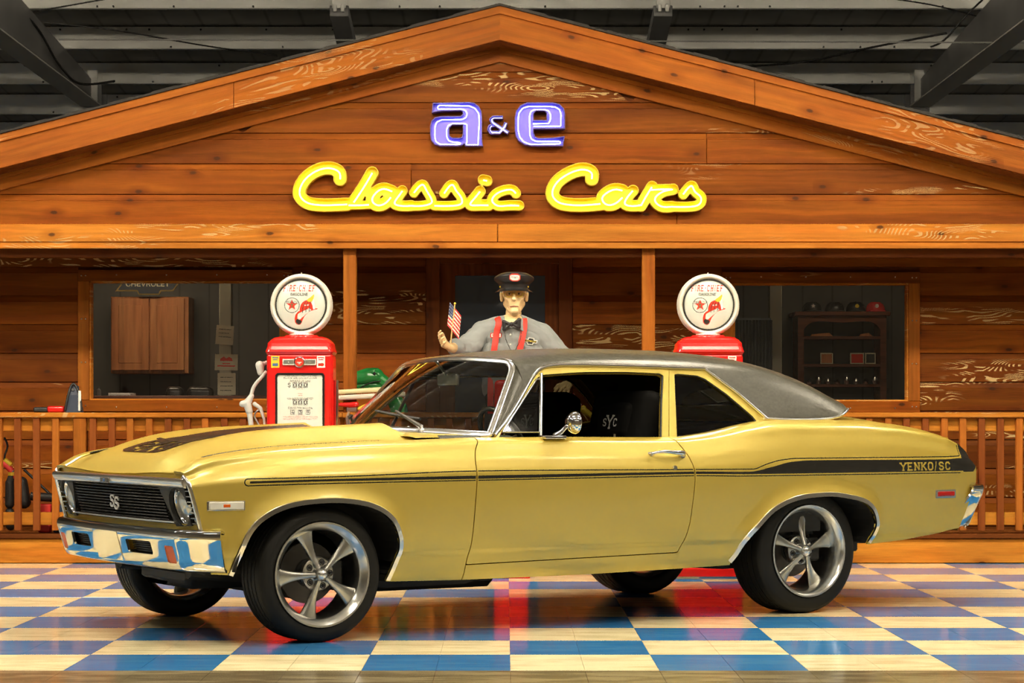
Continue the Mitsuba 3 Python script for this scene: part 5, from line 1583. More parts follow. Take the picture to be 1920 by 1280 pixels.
band = sg.Polygon([(-.299, -.21), (-.22, -.20), (.0, -.27), (.20, -.31), (.495, -.32), (.495, .32), (.20, .31), (.0, .27), (-.22, .20), (-.299, .21)]).buffer(.0)
emb = sg.Polygon([(-.520, -.20), (-.50, -.245), (-.40, -.245), (-.335, -.215), (-.32, -.27), (-.30, -.27), (-.30, .27), (-.32, .27), (-.335, .215), (-.40, .245), (-.50, .245), (-.520, .20)])
gl = []
for ch, y, hh, u_ in (('S', .145, .10, -.37), ('Y', .0, .15, -.345), ('C', -.145, .10, -.37)):
    g = slab(ch).buffer(.02)
    g = sa.translate(sa.scale(g, hh * .95, hh, origin=(0, 0)), -hh * .47, 0)
    g = sa.affine_transform(g, [0, -1, -1, 0, u_, y]) if False else so.transform(lambda x, y_, z=None: (u_ - np.asarray(y_), y - np.asarray(x)), g)
    gl.append(g)
emb = emb.difference(so.unary_union(gl)).buffer(0)
ps = [g for s_ in (band, emb) for g in getattr(s_, 'geoms', [s_])]
vs2, fs2, o_ = [], [], 0
for g in ps:
    V, Fc = bonnet_decal(g, .0045); vs2.append(V); fs2.append(Fc + o_); o_ += len(V)
panel('bonnet_stripe', np.vstack(vs2), np.vstack(fs2), 'm_stripe', car, d=0, mirror=False, label='black bonnet stripe with an SYC emblem')
# ================================================================ gas pumps
PY = 13.97
pri('m_globe', (.74, .71, .62), .25, coat=.5)
pri('m_globe_face', (.60, .63, .57), .15, coat=.8)
pri('m_print_red', (.60, .035, .02), .3)
pri('m_print_black', (.015, .015, .015), .4)
pri('m_print_yellow', (.72, .50, .04), .35)
pri('m_print_green', (.02, .16, .06), .4)
pri('m_face_white', (.76, .76, .68), .3, coat=.5)
pri('m_hose', (.55, .55, .52), .35)


def helmet(s, depth=.0015):
    """The red fireman's hat of the globe as flat printed pieces, x right, y up, about s wide."""
    P_ = lambda pts: sg.Polygon(smooth_path(np.array(pts, float) * s, 60, closed=True)).buffer(0)
    brim = P_([(.64, .16), (.34, .06), (.08, -.12), (-.08, -.34), (-.26, -.64), (-.42, -.60), (-.50, -.34), (-.42, -.08), (-.22, .06), (.1, .12), (.42, .19)])
    under = P_([(-.44, -.42), (-.40, -.57), (-.28, -.62), (-.17, -.44), (-.26, -.40), (-.36, -.36)])
    dome = P_([(-.22, .02), (-.20, .32), (-.02, .54), (.22, .56), (.36, .38), (.42, .12), (.20, .02), (-.04, -.10)])
    crest_ = P_([(.12, .56), (.30, .74), (.46, .86), (.44, .70), (.38, .56), (.30, .50)])
    shield = sg.Polygon([(.36 * s, .44 * s), (.46 * s, .62 * s), (.52 * s, .14 * s), (.42 * s, .12 * s)])
    ribs = so.unary_union([sg.LineString(smooth_path(np.array(r) * s, 12)).buffer(.012 * s) for r in ([(-.10, -.04), (-.08, .25), (.04, .5)], [(.06, .0), (.08, .28), (.16, .52)], [(.22, .04), (.25, .25), (.27, .5)])])
    glint = so.unary_union([sg.box(-.02 * s, .30 * s, .06 * s, .36 * s), sg.box(.12 * s, .31 * s, .20 * s, .37 * s), sg.Point(-.25 * s, -.30 * s).buffer(.05 * s)])
    return [('m_print_red', brim.union(dome), 0), ('m_print_black', under.union(ribs), .0006), ('m_print_yellow', crest_, .0004), ('m_white', shield.union(glint), .0010)]


def star(r, n=5, q=.40):
    a = np.pi / 2 + np.arange(2 * n) * np.pi / n
    rr = np.where(np.arange(2 * n) % 2 == 0, r, r * q)
    return sg.Polygon(np.stack([rr * np.cos(a), rr * np.sin(a)], 1))


def pump(px, label, full):
    t = thing('gas_pump', label, 'gas pump', 'gas pumps on the show floor')
    cx = at(px, 0, PY)[0]
    z = lambda py: at(0, py, PY)[2]
    hw, dp = .203, .33
    y0 = PY
    body = rbox(cx - hw, cx + hw, y0, y0 + dp, .06, z(662), .022, 16)
    put('body', body, 'm_red_gloss', t, smooth=40)
    put('base', rbox(cx - hw - .015, cx + hw + .015, y0 - .015, y0 + dp + .015, .0, .075, .010), 'm_red_gloss', t, smooth=40)
    put('kick_plate', box(cx - hw - .012, cx + hw + .012, y0 - .018, y0 - .012, .0, .022, .002), 'm_chrome', t)
    # stepped crown
    lv = [(z(664), .0), (z(659), -.009), (z(655), -.004), (z(649), .002), (z(643), .004), (z(640), .012), (z(636), .024), (z(632), .042), (z(630), .07)]
    ms = []
    for (za, ia), (zb2, ib) in zip(lv[:-1], lv[1:]):
        lo = sg.box(cx - hw + ia + .03, y0 + ia + .03, cx + hw - ia - .03, y0 + dp - ia - .03).buffer(.03, 8)
        hi = sg.box(cx - hw + ib + .03, y0 + ib + .03, cx + hw - ib - .03, y0 + dp - ib - .03).buffer(.03, 8)
        A = np.array(lo.exterior.coords)[:-1]; B = np.array(hi.exterior.coords)[:-1]
        ms.append(trimesh.convex.convex_hull(np.vstack([np.c_[A, np.full(len(A), za)], np.c_[B, np.full(len(B), zb2)]])))
    put('crown', cat_(*ms), 'm_red_gloss', t, smooth=30)
    cy = y0 + dp / 2
    gr = .196; gz = z(569.5)
    put('globe_base', lathe([(0, z(634)), (.112, z(634)), (.108, z(629)), (.098, z(626.5)), (0, z(626.5))], 40).apply_translation([cx, cy, 0]), 'm_red_gloss', t, smooth=30)
    # globe: thick white ring with a face on both sides
    an_ = np.linspace(0, 2 * np.pi, 28)
    prof = [(.1765 + .0200 * np.cos(a), .060 * np.sin(a)) for a in an_]
    ring_ = lathe([(r, h) for r, h in prof], 72); ring_.vertices = np.stack([cx + ring_.vertices[:, 0], cy + ring_.vertices[:, 2], gz + ring_.vertices[:, 1]], 1)
    gk = put('globe', ring_, 'm_globe', t, smooth=True)
    put('globe_foot', lathe([(0, z(627)), (.080, z(627)), (.070, z(622)), (0, z(620))], 40).apply_translation([cx, cy, 0]), 'm_globe', gk, smooth=40)
    yf = cy - .050
    dome_ = lathe([(0, -.012), (.06, -.0105), (.11, -.006), (.150, .004), (.158, .010)], 64); dome_.vertices = np.stack([cx + dome_.vertices[:, 0], yf + dome_.vertices[:, 2], gz + dome_.vertices[:, 1]], 1)
    fk = put('face', dome_, 'm_globe_face', gk, smooth=True)
    dome2 = dome_.copy(); dome2.vertices[:, 1] = 2 * cy - dome2.vertices[:, 1]; put('face', dome2, 'm_globe_face', gk, smooth=True)
    rg = lathe([(.1535, -.001), (.1535, -.004), (.1585, -.004), (.1585, .0)], 72); rg.vertices = np.stack([cx + rg.vertices[:, 0], yf + .004 + rg.vertices[:, 2], gz + rg.vertices[:, 1]], 1)
    put('ring_line', rg, 'm_print_black', gk)
    yp = yf - .0125

    def bend(m_):  # lays flat print onto the slightly domed face
        r = np.hypot(m_.vertices[:, 0] - cx, m_.vertices[:, 2] - gz)
        m_.vertices[:, 1] += np.interp(r, [0, .06, .11, .15], [0, .0015, .006, .016])
        return m_
    s_ = 118 / .392                                   # picture pixels per metre at the globe
    G = lambda px_, py_: (cx + (px_ - px) / s_, yp, gz - (py_ - 569.5) / s_)
    ox = px - 561.5
    fc = slab_text('FIRE-CHIEF', .034, .80, .52, .0006, shear=.20, bold=.015); fc.vertices[:, 0] *= .200 / np.ptp(fc.vertices[:, 0])
    put('lettering', bend(facing(fc, G(558 + ox, 543.5))), 'm_print_red', gk)
    put('lettering', bend(facing(text('GASOLINE', .0165, True, .0006, width=.108), G(558.5 + ox, 552.6))), 'm_print_black', gk)
    c = G(545 + ox, 570.5)
    put('star_badge', bend(facing(extrude(star(.036), .0006), c)), 'm_print_red', gk)
    put('star_badge', bend(facing(extrude(sg.Point(0, 0).buffer(.0475, 24).difference(sg.Point(0, 0).buffer(.0445, 24)), .0008), c)), 'm_print_black', gk)
    put('lettering', bend(facing(text('TEXACO', .0155, False, .0012, width=.079), (c[0], c[1], c[2] + .010))), 'm_print_black', gk)
    put('star_badge', bend(facing(text('T', .022, True, .0012), (c[0], c[1], c[2] - .016))), 'm_print_green', gk)
    hs = .125
    hc = G(569 + ox, 583)
    for bm, poly, dz in helmet(hs):
        put('hat_print', bend(facing(extrude(poly, .0006, dz), hc)), bm, gk)
    put('seam', box(cx - .002, cx + .002, cy - .02, cy + .02, gz + .192, gz + .205), 'm_globe', gk)
    # front: badge bar, stickers, meter window
    q_ = (122 / .406)
    B = lambda px_, py_: (cx + (px_ - px + (0)) / q_, y0 - .0005, z(py_))
    bar = facing(extrude(sg.box(-.104, -.019, .104, .019), .008), B(px - 0 + 0.5, 678.5))
    pri('m_silver', (.70, .70, .64), .4, metal=.3) if 'm_silver' not in scene else None
    put('badge_bar', bar, 'm_silver', t)
    for a_, b_ in ((-.098, -.036), (.036, .098)): put('badge_panel', facing(extrude(sg.box(a_, -.012, b_, .012).difference(star(.004) if False else sg.Point((a_ + b_) / 2, 0).buffer(.004)), .0092), B(px + .5, 678.5)), 'm_steel', t)
    put('badge', facing(lathe([(0, .016), (.026, .015), (.034, .011), (.036, .0)], 40), B(px + .5, 678.5)), 'm_chrome', t, smooth=40)
    put('badge', facing(extrude(sg.Point(0, 0).buffer(.0275), .0168), B(px + .5, 678.5)), 'm_print_red', t)
    put('badge_print', facing(extrude(star(.010).union(sg.box(-.016, .004, .016, .008)), .0174), B(px + .5, 681)), 'm_white', t)
    for k, (sx, bm) in enumerate(((-44.5, 'm_print_yellow'), (40.5, 'm_white'))):
        stk = put('sticker', facing(extrude(sg.box(-.026, -.037, .026, .037), .001), B(px + sx, 678)), bm, t)
        put('print', facing(cat_(extrude(sg.box(-.019, .022, .019, .028), .0016), extrude(sg.box(-.015, .010, .015, .015), .0016), extrude(sg.box(-.017, -.026, .002, -.010).union(sg.Point(.008, -.018).buffer(.010)), .0016)), B(px + sx, 678)), 'm_blue' if k == 0 else 'm_print_red', stk)
    mw = sg.box(-.150, 0, .150, z(699) - z(790)).buffer(-.02).buffer(.02)
    w0 = (B(px, 790)[0], y0, z(790))
    low = z(872)
    H_ = z(699) - low
    fr_ = sg.box(-.152, 0, .152, H_).buffer(-.02).buffer(.02, 8); inr = sg.box(-.140, .012, .140, H_ - .012).buffer(-.015).buffer(.015, 8)
    wx = (B(px + 1.5, 0)[0], y0, low)
    put('meter_frame', facing(extrude(fr_.difference(inr), .008), wx), 'm_black_gloss', t)
    mk_ = put('meter_face', facing(extrude(inr, .002), wx), 'm_face_white', t)
    if full:
        L = lambda py_: (B(px + 2, 0)[0], y0 - .003, z(py_))
        def line(s, h, py_, w_=None, m_='m_print_black', dx=0.0, bold=False):
            c_ = L(py_); put('lettering', facing(text(s, h, bold, .0006, width=w_), (c_[0] + dx, c_[1], c_[2])), m_, mk_)
        line('THIS SALE - NOT IN USE', .009, 705.8, .205); line('BEFORE AND AFTER FILLING', .009, 710.0, .205)
        line('AMOUNT OF SALE', .0125, 715.8, .130)
        line('$', .026, 725.5, None, 'm_print_black', -.068)
        line('10 GALLONS', .004, 729.5, .050, 'm_print_red'); line('PRICE', .005, 738.5, .028, 'm_print_red'); line('CONTENTS', .004, 742.0, .034, 'm_print_red')
        line('GALLONS DELIVERED', .0125, 749.0, .160); line('CENTS PER GALLON', .0125, 766.5, .150)
        line('10 GALLONS', .004, 779.0, .05, 'm_print_red')
        line('THIS PUMP IS REGULATED BY THE STATE', .007, 782.4, .215, 'm_print_red'); line('WHEN SETTING A METER, TURN HANDLE TO OFF', .007, 786.4, .215, 'm_print_red')
        for (n, py_, hgt, sp, dx0) in ((3, 725.8, .034, .033, .000), (3, 758.0, .034, .033, .0), (3, 775.8, .027, .048, .0)):
            for k in range(n):
                c_ = L(py_); x = c_[0] + (k - 1) * sp + dx0
                dw = facing(extrude(sg.box(-.0125, -.004, .0125, hgt - .002), .0015), (x, y0 - .002, c_[2]))
                dk = put('digit_window', dw, 'm_print_black', mk_)
                ch = '0' if hgt > .03 else '439'[k]
                put('digit_field', facing(extrude(sg.box(-.0098, -.0012, .0098, hgt - .0048), .0006), (x, y0 - .0036, c_[2])), 'm_white', dk)
                put('digit', facing(text(ch, hgt * .72, True, .0006), (x, y0 - .0043, c_[2] + .0015)), 'm_print_black', dk)
    # hose, bracket and nozzle on the left flank
    xs = cx - hw
    br = hull_bones([((xs + .01, y0 + .10, z(676)), .010, (xs - .05, y0 + .08, z(684)), .016), ((xs - .05, y0 + .08, z(684)), .028, (xs - .045, y0 + .08, z(698)), .020)])
    put('hose_hook', organic(br, .008, 4), 'm_hose', t, smooth=True)
    nz = lambda px_, py_, dy=.06: np.array([cx + (px_ - px) / q_, y0 + dy, z(py_)])
    if full:
        sp = tube(smooth_path([nz(498, 695), nz(493, 702), nz(484, 712), nz(474, 726), nz(469, 744)], 24), np.linspace(.010, .013, 24), 12)
        nk = put('nozzle', sp, 'm_hose', t, smooth=True)
        b_ = hull_bones([(nz(470, 742), .017, nz(462, 756), .026), (nz(462, 756), .026, nz(453, 757), .020), (nz(462, 756), .026, nz(466, 771), .023), (nz(466, 771), .018, nz(470, 800), .016), (nz(476, 757), .014, nz(487, 765), .012), (nz(487, 765), .012, nz(494, 786), .009), (nz(494, 786), .009, nz(496, 806), .008)])
        put('handle', organic(b_, .008, 6), 'm_hose', nk, smooth=True)
        put('trigger', tube(smooth_path([nz(483, 768), nz(476, 778), nz(480, 789), nz(488, 803)], 20), .006, 8), 'm_steel', nk, smooth=True)
        put('hose', tube(smooth_path([nz(470, 800), nz(471, 850), nz(476, 930), nz(492, 960, .1), nz(506, 940, .15), [xs + .01, y0 + .18, .55]], 60), .016, 12), 'm_black', nk, smooth=True)
    else:
        put('hose', tube(smooth_path([[xs, y0 + .1, 1.2], [xs - .09, y0 + .1, .9], [xs - .07, y0 + .12, .45], [xs + .01, y0 + .18, .40]], 40), .016, 12), 'm_black', t, smooth=True)
    put('side_panel', rbox(cx + hw - .004, cx + hw + .004, y0 + .05, y0 + dp - .05, .25, z(672), .003), 'm_red_gloss', t)
    if full:
        put('glass_tube', tube([[cx + hw + .018, y0 + .12, .9], [cx + hw + .018, y0 + .12, z(712)]], .014, 14), 'm_chrome', t, smooth=40)


pump(561.0, 'red vintage gas pump with round white globe and full meter face, left of the attendant', True)
pump(1332.0, 'red vintage gas pump with round white globe, half hidden by the car roof', False)

# red cabinet seen through the windscreen
cxr = at(958, 0, 14.15)[0]
t = thing('oil_dispenser', 'small red dispenser cabinet seen through the windscreen behind the pillar', 'dispenser')
put('body', rbox(cxr - .105, cxr + .105, 14.1, 14.32, .02, at(0, 712, 14.1)[2], .03), 'm_red_gloss', t, smooth=40)
put('base', rbox(cxr - .12, cxr + .12, 14.085, 14.335, 0, .04, .008), 'm_red_gloss', t, smooth=40)

# ================================================================ the attendant mannequin
MY = 14.62
pri('m_skin', proc(lambda p, n, uv: mi.Color3f(.74, .53, .27) * (.86 + .28 * fbm(p.x * 40.0, p.y * 40.0, p.z * 40.0))), .45)
pri('m_shirt', proc(lambda p, n, uv: mi.Color3f(.235, .255, .255) * (.84 + .30 * fbm(p.x * 9.0, p.y * 9.0, p.z * 6.0, octaves=3))), .8, sheen=.2)
pri('m_trousers', (.022, .024, .026), .8)
pri('m_suspender', (.62, .035, .022), .6)
pri('m_cap', (.012, .012, .013), .38)
pri('m_eye_white', (.6, .55, .45), .3)
pri('m_lens_tint', (.35, .25, .10), .15)
pri('m_lip', (.26, .10, .06), .5)
mpx = lambda px, py, dy=0.0: at(px, py, MY + dy)
t = thing('mannequin', 'mannequin of an old attendant in grey shirt, red suspenders, bow tie and black cap', 'mannequin')
K = 4228 / MY                                            # pixels per metre there
hip = mpx(962, 800, .02)
# --- body (one continuous skin: head, neck, trunk, arms, hands, legs)
chin, brow, top = mpx(965, 588, -.045), mpx(964, 548, -.06), mpx(964, 522)
hc = mpx(964, 556, .02)
neck0, neck1 = mpx(962, 606, .03), mpx(963, 580, .02)
shL, shR = mpx(905, 624, .03), mpx(1016, 628, .03)         # shoulders, left and right in the picture
elL, wrL = mpx(872, 650, -.05), mpx(846, 652, -.26)
elR, wrR = mpx(1064, 690, -.02), mpx(1068, 716, -.22)
hipL, hipR = mpx(940, 810, .02), mpx(985, 810, .02)
kL, kR = np.array([hipL[0] - .01, MY - .01, .52]), np.array([hipR[0] + .01, MY - .01, .52])
aL, aR = np.array([kL[0], MY + .03, .09]), np.array([kR[0], MY + .03, .09])
neck1 = neck1 + [0, .028, 0]
bones = [(neck0 + [0, .02, 0], .060, neck1, .050), (neck1, .050, hc + [0, .04, -.03], .060),
         (hc + [0, .02, .055], .083, hc + [0, .045, .03], .080), (hc + [0, -.005, .05], .076, hc + [0, -.005, -.03], .062), (hc + [0, -.02, -.02], .060, chin + [0, .010, .022], .030), (hc + [0, .0, -.01], .066, chin + [0, .02, .02], .036),
         (hc + [-.045, .02, -.045], .028, chin + [-.012, .015, .018], .024), (hc + [.045, .02, -.045], .028, chin + [.012, .015, .018], .024),
         (hc + [0, -.068, .018], .008, hc + [0, -.094, -.022], .0135), (hc + [-.014, -.07, -.022], .009, hc + [.014, -.07, -.022], .009),     # nose
         (hc + [-.045, -.062, .034], .010, hc + [.045, -.062, .034], .010), (hc + [-.045, -.045, -.012], .018, hc + [-.038, -.05, -.018], .018), (hc + [.045, -.045, -.012], .018, hc + [.038, -.05, -.018], .018),
         (hc + [-.014, -.054, -.062], .011, hc + [.014, -.054, -.062], .011), (chin + [-.014, -.012, .016], .017, chin + [.014, -.012, .016], .017),
         (hc + [-.083, .03, .020], .012, hc + [-.081, .028, -.022], .010), (hc + [.083, .03, .020], .012, hc + [.081, .028, -.022], .010)]  # ears
trunk = [(mpx(962, 640, .04), .11, mpx(962, 720, .03), .12), (mpx(935, 632, .04), .085, mpx(990, 634, .04), .085), (mpx(940, 720, .03), .10, mpx(985, 720, .03), .10), (mpx(945, 780, .03), .105, mpx(980, 780, .03), .105)]
arms = [(shL, .062, elL, .044), (elL, .044, wrL, .030), (shR, .062, elR, .044), (elR, .044, wrR, .030), (neck0, .07, shL, .055), (neck0, .07, shR, .055)]
legs = [(hipL, .095, kL, .062), (kL, .062, aL, .042), (hipR, .095, kR, .062), (kR, .062, aR, .042), (hipL, .10, hipR, .10)]


def hand(wr, dirn, palm_n, curl, thumb_side, spread=.30, size=1.0, grip=False):
    """A palm with four fingers of their own and a thumb leaving its side."""
    d = np.array(dirn, float); d /= np.linalg.norm(d)
    n = np.array(palm_n, float); n -= d * (n @ d); n /= np.linalg.norm(n)
    s = np.cross(d, n) * thumb_side
    b = []
    pal = wr + d * .085 * size
    for k in (-1, 0, 1): b.append((wr + s * k * .012 + d * .012, .017, pal + s * k * .024, .0155))
    ln = [.070, .080, .074, .058]
    for i in range(4):
        o = (1.5 - i) / 1.5
        base = pal + s * o * .033 - d * .004 * abs(o)
        dd = d + s * o * spread * .4; dd /= np.linalg.norm(dd)
        p = base; a = curl * .35; r = .0100
        for seg_, f in enumerate((.45, .32, .23)):
            v = dd * math.cos(a) + n * math.sin(a)
            q2 = p + v * ln[i] * f * size
            b.append((p, r, q2, r * .90)); p = q2; r *= .90; a += curl * (.55 + .1 * i * grip)
    tb = wr + d * .035 + s * .026
    t1 = tb + (s * .75 + d * .62 + n * .25) * .038 * size; t2 = t1 + (d * .85 + s * .25 + n * .55) * .030 * size
    b += [(wr + d * .02 + s * .01, .016, tb, .014), (tb, .0125, t1, .0108), (t1, .0108, t2, .009)]
    return b


# the hand with the flag: palm up towards us, fingers half curled; the other one hangs over the car
handL = hand(wrL, [-.45, -.45, .25], [.45, -.55, .70], .95, 1, spread=.75, grip=True)
handR = hand(wrR, [-.40, -.62, -.42], [-.2, .3, -.93], .75, -1, spread=.6)
core = organic(hull_bones(bones + trunk + arms + legs), .011, 8)
hl_ = organic(hull_bones(handL, 14), .004, 4); hr_ = organic(hull_bones(handR, 14), .004, 4)
put('body', cat_(core, hl_, hr_), 'm_skin', t, smooth=True)
for s_ in (-1, 1):
    put('eye', trimesh.creation.icosphere(2, .0100).apply_translation(hc + [s_ * .031, -.067, .014]), 'm_eye_white', t, smooth=True)
    put('pupil', trimesh.creation.icosphere(2, .0055).apply_translation(hc + [s_ * .031, -.0740, .014]), 'm_black_gloss', t, smooth=True)
put('mouth', tm(hull_bones([(hc + [-.024, -.074, -.068], .0045, hc + [0, -.086, -.066], .0052), (hc + [0, -.086, -.066], .0052, hc + [.024, -.074, -.068], .0045)])), 'm_lip', t, smooth=True)
hair = hull_bones([(hc + [-.078, .035, .03], .016, hc + [-.076, .05, -.02], .012), (hc + [.078, .035, .03], .016, hc + [.076, .05, -.02], .012), (hc + [-.06, .085, .02], .03, hc + [.06, .085, .02], .03), (hc + [-.05, .09, -.03], .022, hc + [.05, .09, -.03], .022)])
pri('m_hair', (.30, .27, .22), .7)
put('hair', organic(hair, .01, 5), 'm_hair', t, smooth=True)
gk = put('glasses', cat_(*[tube(np.stack([hc[0] + s_ * .032 + .025 * np.cos(np.linspace(0, 2 * np.pi, 28, endpoint=False)), np.full(28, hc[1] - .083), hc[2] + .012 + .019 * np.sin(np.linspace(0, 2 * np.pi, 28, endpoint=False))], 1), .0018, 6, closed=True) for s_ in (-1, 1)],
    tube([hc + [-.008, -.086, .016], hc + [.008, -.086, .016]], .0018, 6), tube([hc + [-.057, -.083, .016], hc + [-.085, .02, .02]], .0018, 6), tube([hc + [.057, -.083, .016], hc + [.085, .02, .02]], .0018, 6)), 'm_print_yellow', t, smooth=True)
mat('m_spec', {'type': 'thindielectric', 'int_ior': 1.5, 'specular_transmittance': rgb(.80, .66, .38)}, two=False)
for s_ in (-1, 1):
    l_ = extrude(sg.Point(0, 0).buffer(1.0, 16), .0001); l_ = sa.scale(sg.Point(0, 0).buffer(1.0, 16), .024, .018)
    v = np.array(l_.exterior.coords)[:-1]
    put('lens', trimesh.Trimesh(np.vstack([[hc + [s_ * .032, -.0835, .012]], np.stack([hc[0] + s_ * .032 + v[:, 0], np.full(len(v), hc[1] - .083), hc[2] + .012 + v[:, 1]], 1)]), [[0, 1 + k, 1 + (k + 1) % len(v)] for k in range(len(v))], process=False), 'm_spec', gk)
# cap
cp = lathe([(0, .068), (.05, .072), (.10, .066), (.128, .048), (.132, .036), (.122, .022), (.103, .008), (.098, -.002), (.097, -.028), (.092, -.03)], 48)
cp.vertices[:, 1] *= 1.05; cp.vertices[:, 2] += np.where(cp.vertices[:, 2] > .03, -.22 * (cp.vertices[:, 1]), 0) * .6
cc = hc + [0, .012, .076]
ck = put('cap', cp.apply_translation(cc), 'm_cap', t, smooth=50)
vz = []
ang = np.linspace(np.pi * 1.14, np.pi * 1.86, 30)
for r_, zz_ in ((.094, .0), (.115, -.006), (.138, -.020), (.137, -.023), (.115, -.010), (.094, -.005)):
    vz.append(np.stack([cc[0] + r_ * np.cos(ang), cc[1] + r_ * 1.06 * np.sin(ang), np.full(30, cc[2] - .020 + zz_) - .010 * np.sin(-ang - np.pi / 2) * 0 + (-.012) * (np.cos(ang) ** 2) * (r_ > .1)], 1))
V = np.concatenate(vz); i2, j2 = np.meshgrid(np.arange(5), np.arange(29), indexing='ij'); a2 = i2 * 30 + j2
Q2 = np.stack([a2, a2 + 1, a2 + 31, a2 + 30], -1).reshape(-1, 4)
put('visor', trimesh.Trimesh(V, np.vstack([Q2[:, [0, 1, 2]], Q2[:, [0, 2, 3]]]), process=False), 'm_black_gloss', ck, smooth=40)
bdg = sg.Polygon([(-.036, -.012), (-.036, .014), (-.018, .026), (.018, .026), (.036, .014), (.036, -.012), (.018, -.024), (-.018, -.024)])
bo = (cc[0] + .004, cc[1] - .146, cc[2] + .040)
b1 = put('cap_badge', facing(extrude(bdg, .016, -.012), bo), 'm_print_red', ck)
put('plate', facing(extrude(bdg.buffer(-.006).intersection(sg.box(-1, -1, 1, .016)), .0046), bo), 'm_white', b1)
put('lettering', facing(text('TEXACO', .013, True, .0052, width=.050), (bo[0], bo[1], bo[2] - .006)), 'm_print_black', b1)
for s_ in (-1, 1): put('button', trimesh.creation.icosphere(2, .006).apply_translation(cc + [s_ * .090, -.040, -.014]), 'm_print_yellow', ck, smooth=True)
# shirt with short wide sleeves
slv = [(neck0 + [0, .0, -.012], .082, shL, .078), (neck0 + [0, 0, -.012], .082, shR, .078), (shL, .080, elL + [.0, 0, -.008], .070), (shR, .080, mpx(1050, 668, .0), .072),
       (elL + [0, 0, -.008], .066, elL * .35 + wrL * .65, .052), (elR, .062, elR * .4 + wrR * .6, .050), (mpx(1050, 668, 0), .070, elR, .060)]
st = [(mpx(962, 632, .04), .130, mpx(962, 722, .03), .142), (mpx(930, 634, .04), .103, mpx(994, 636, .04), .103), (mpx(936, 722, .03), .118, mpx(988, 722, .03), .118), (mpx(942, 775, .03), .116, mpx(982, 775, .03), .116), (mpx(930, 660, .03), .110, mpx(994, 662, .03), .110)]
sm = hull_bones(slv + st)
sm = sm - m3.Manifold.batch_hull([m3.Manifold.sphere(.058, 20).translate(list(neck0 + [0, -.05, .05])), m3.Manifold.sphere(.06, 20).translate(list(neck1 + [0, -.02, .06]))])
shirt = organic(sm, .010, 6)
nv = meshkit.noise(shirt.vertices * np.array([16, 16, 9]), 3) - .5
nv2 = meshkit.noise(shirt.vertices * np.array([9, 30, 26]) + shirt.vertices[:, [2, 0, 1]] * 14, 8) - .5
shirt.vertices += shirt.vertex_normals * (nv * .016 + nv2 * .013)[:, None]
sk = put('shirt', shirt, 'm_shirt', t, smooth=True)


def shirt_y(x, z):
    """The front of the shirt at (x, z)."""
    v = shirt.vertices
    d = np.hypot(v[:, 0] - x, v[:, 2] - z)
    near = d < .02
    return v[near, 1].min() if near.any() else v[d.argmin(), 1]


for s_ in (-1, 1):
    c0, c1, c2 = mpx(960 + s_ * 5, 612, 0), mpx(961 + s_ * 19, 598, 0), mpx(961 + s_ * 20, 622, 0)
    for c_, q_ in ((c0, .012), (c1, .004), (c2, .008)): c_[1] = min(shirt_y(c_[0], c_[2] - .01), MY - .02) - q_
    tri = trimesh.convex.convex_hull(np.array([c0, c1, c2, c0 + [0, .008, 0], c1 + [0, .014, .0], c2 + [0, .008, 0], c1 + [s_ * .002, .05, .014]]))
    put('collar', tri, 'm_shirt', sk)
    pts = [mpx(932 + 0, 596, .05), mpx(935, 606, 0), mpx(932, 620, 0), mpx(929, 640, 0), mpx(926, 660, 0), mpx(922, 690, 0), mpx(920, 725, 0), mpx(920, 775, 0)] if s_ < 0 else [mpx(982, 598, .05), mpx(983, 606, 0), mpx(982, 620, 0), mpx(978, 640, 0), mpx(974, 660, 0), mpx(972, 690, 0), mpx(972, 725, 0), mpx(974, 775, 0)]
    P3 = np.array(pts); P3[:, 1] = [shirt_y(p[0], p[2]) - .006 for p in P3]
    P3[0, 1] += .02
    P3 = smooth_path(P3, 40)
    put('suspender', strip_on(P3, .040, .004, [0, -1, .1]), 'm_suspender', t, smooth=40)
    put('cord', tube(smooth_path([mpx(962 + s_ * 16, 618, -.115), mpx(962 + s_ * 12, 640, -.128), mpx(962 + s_ * 5, 655, -.132), mpx(962 + s_ * 2, 668, -.135)], 20), .0022, 6), 'm_black', t, smooth=True)
bx, bz = mpx(959, 609)[0], mpx(959, 609)[2]
by = MY - .108
bow = []
for s_ in (-1, 1):
    bow += [((bx + s_ * .010, by, bz), .008, (bx + s_ * .050, by - .004, bz + .022 + s_ * .007), .013), ((bx + s_ * .010, by, bz), .008, (bx + s_ * .048, by - .004, bz - .024 + s_ * .007), .013), ((bx + s_ * .048, by - .004, bz + .022 + s_ * .007), .013, (bx + s_ * .046, by - .004, bz - .024 + s_ * .007), .013)]
bow += [((bx, by - .006, bz + .004), .011, (bx, by - .006, bz - .004), .011)]
put('bow_tie', organic(hull_bones(bow, 14), .006, 4), 'm_cap', t, smooth=True)
y1 = shirt_y(mpx(956, 628)[0], mpx(0, 628)[2])
for py_ in (628, 646, 690): put('button', lathe([(0, .003), (.005, .003), (.0055, 0)], 14).apply_transform(np.array([[1, 0, 0, mpx(957, 0)[0]], [0, 0, -1, shirt_y(mpx(957, 0)[0], mpx(0, py_)[2]) - .001], [0, 1, 0, mpx(0, py_)[2]], [0, 0, 0, 1.]])), 'm_white', sk)
o1 = mpx(930, 629); o1[1] = shirt_y(o1[0] - .02, o1[2]) - .0005
ov = sg.box(-.030, -.010, .030, .010).buffer(.006)
pk = put('name_patch', facing(extrude(ov, .004), o1), 'm_print_red', sk)
put('plate', facing(extrude(ov.buffer(-.005), .0046), o1), 'm_white', pk); put('lettering', facing(text('TEXACO', .011, True, .0052, width=.050), (o1[0], o1[1], o1[2] - .0055)), 'm_print_red', pk)
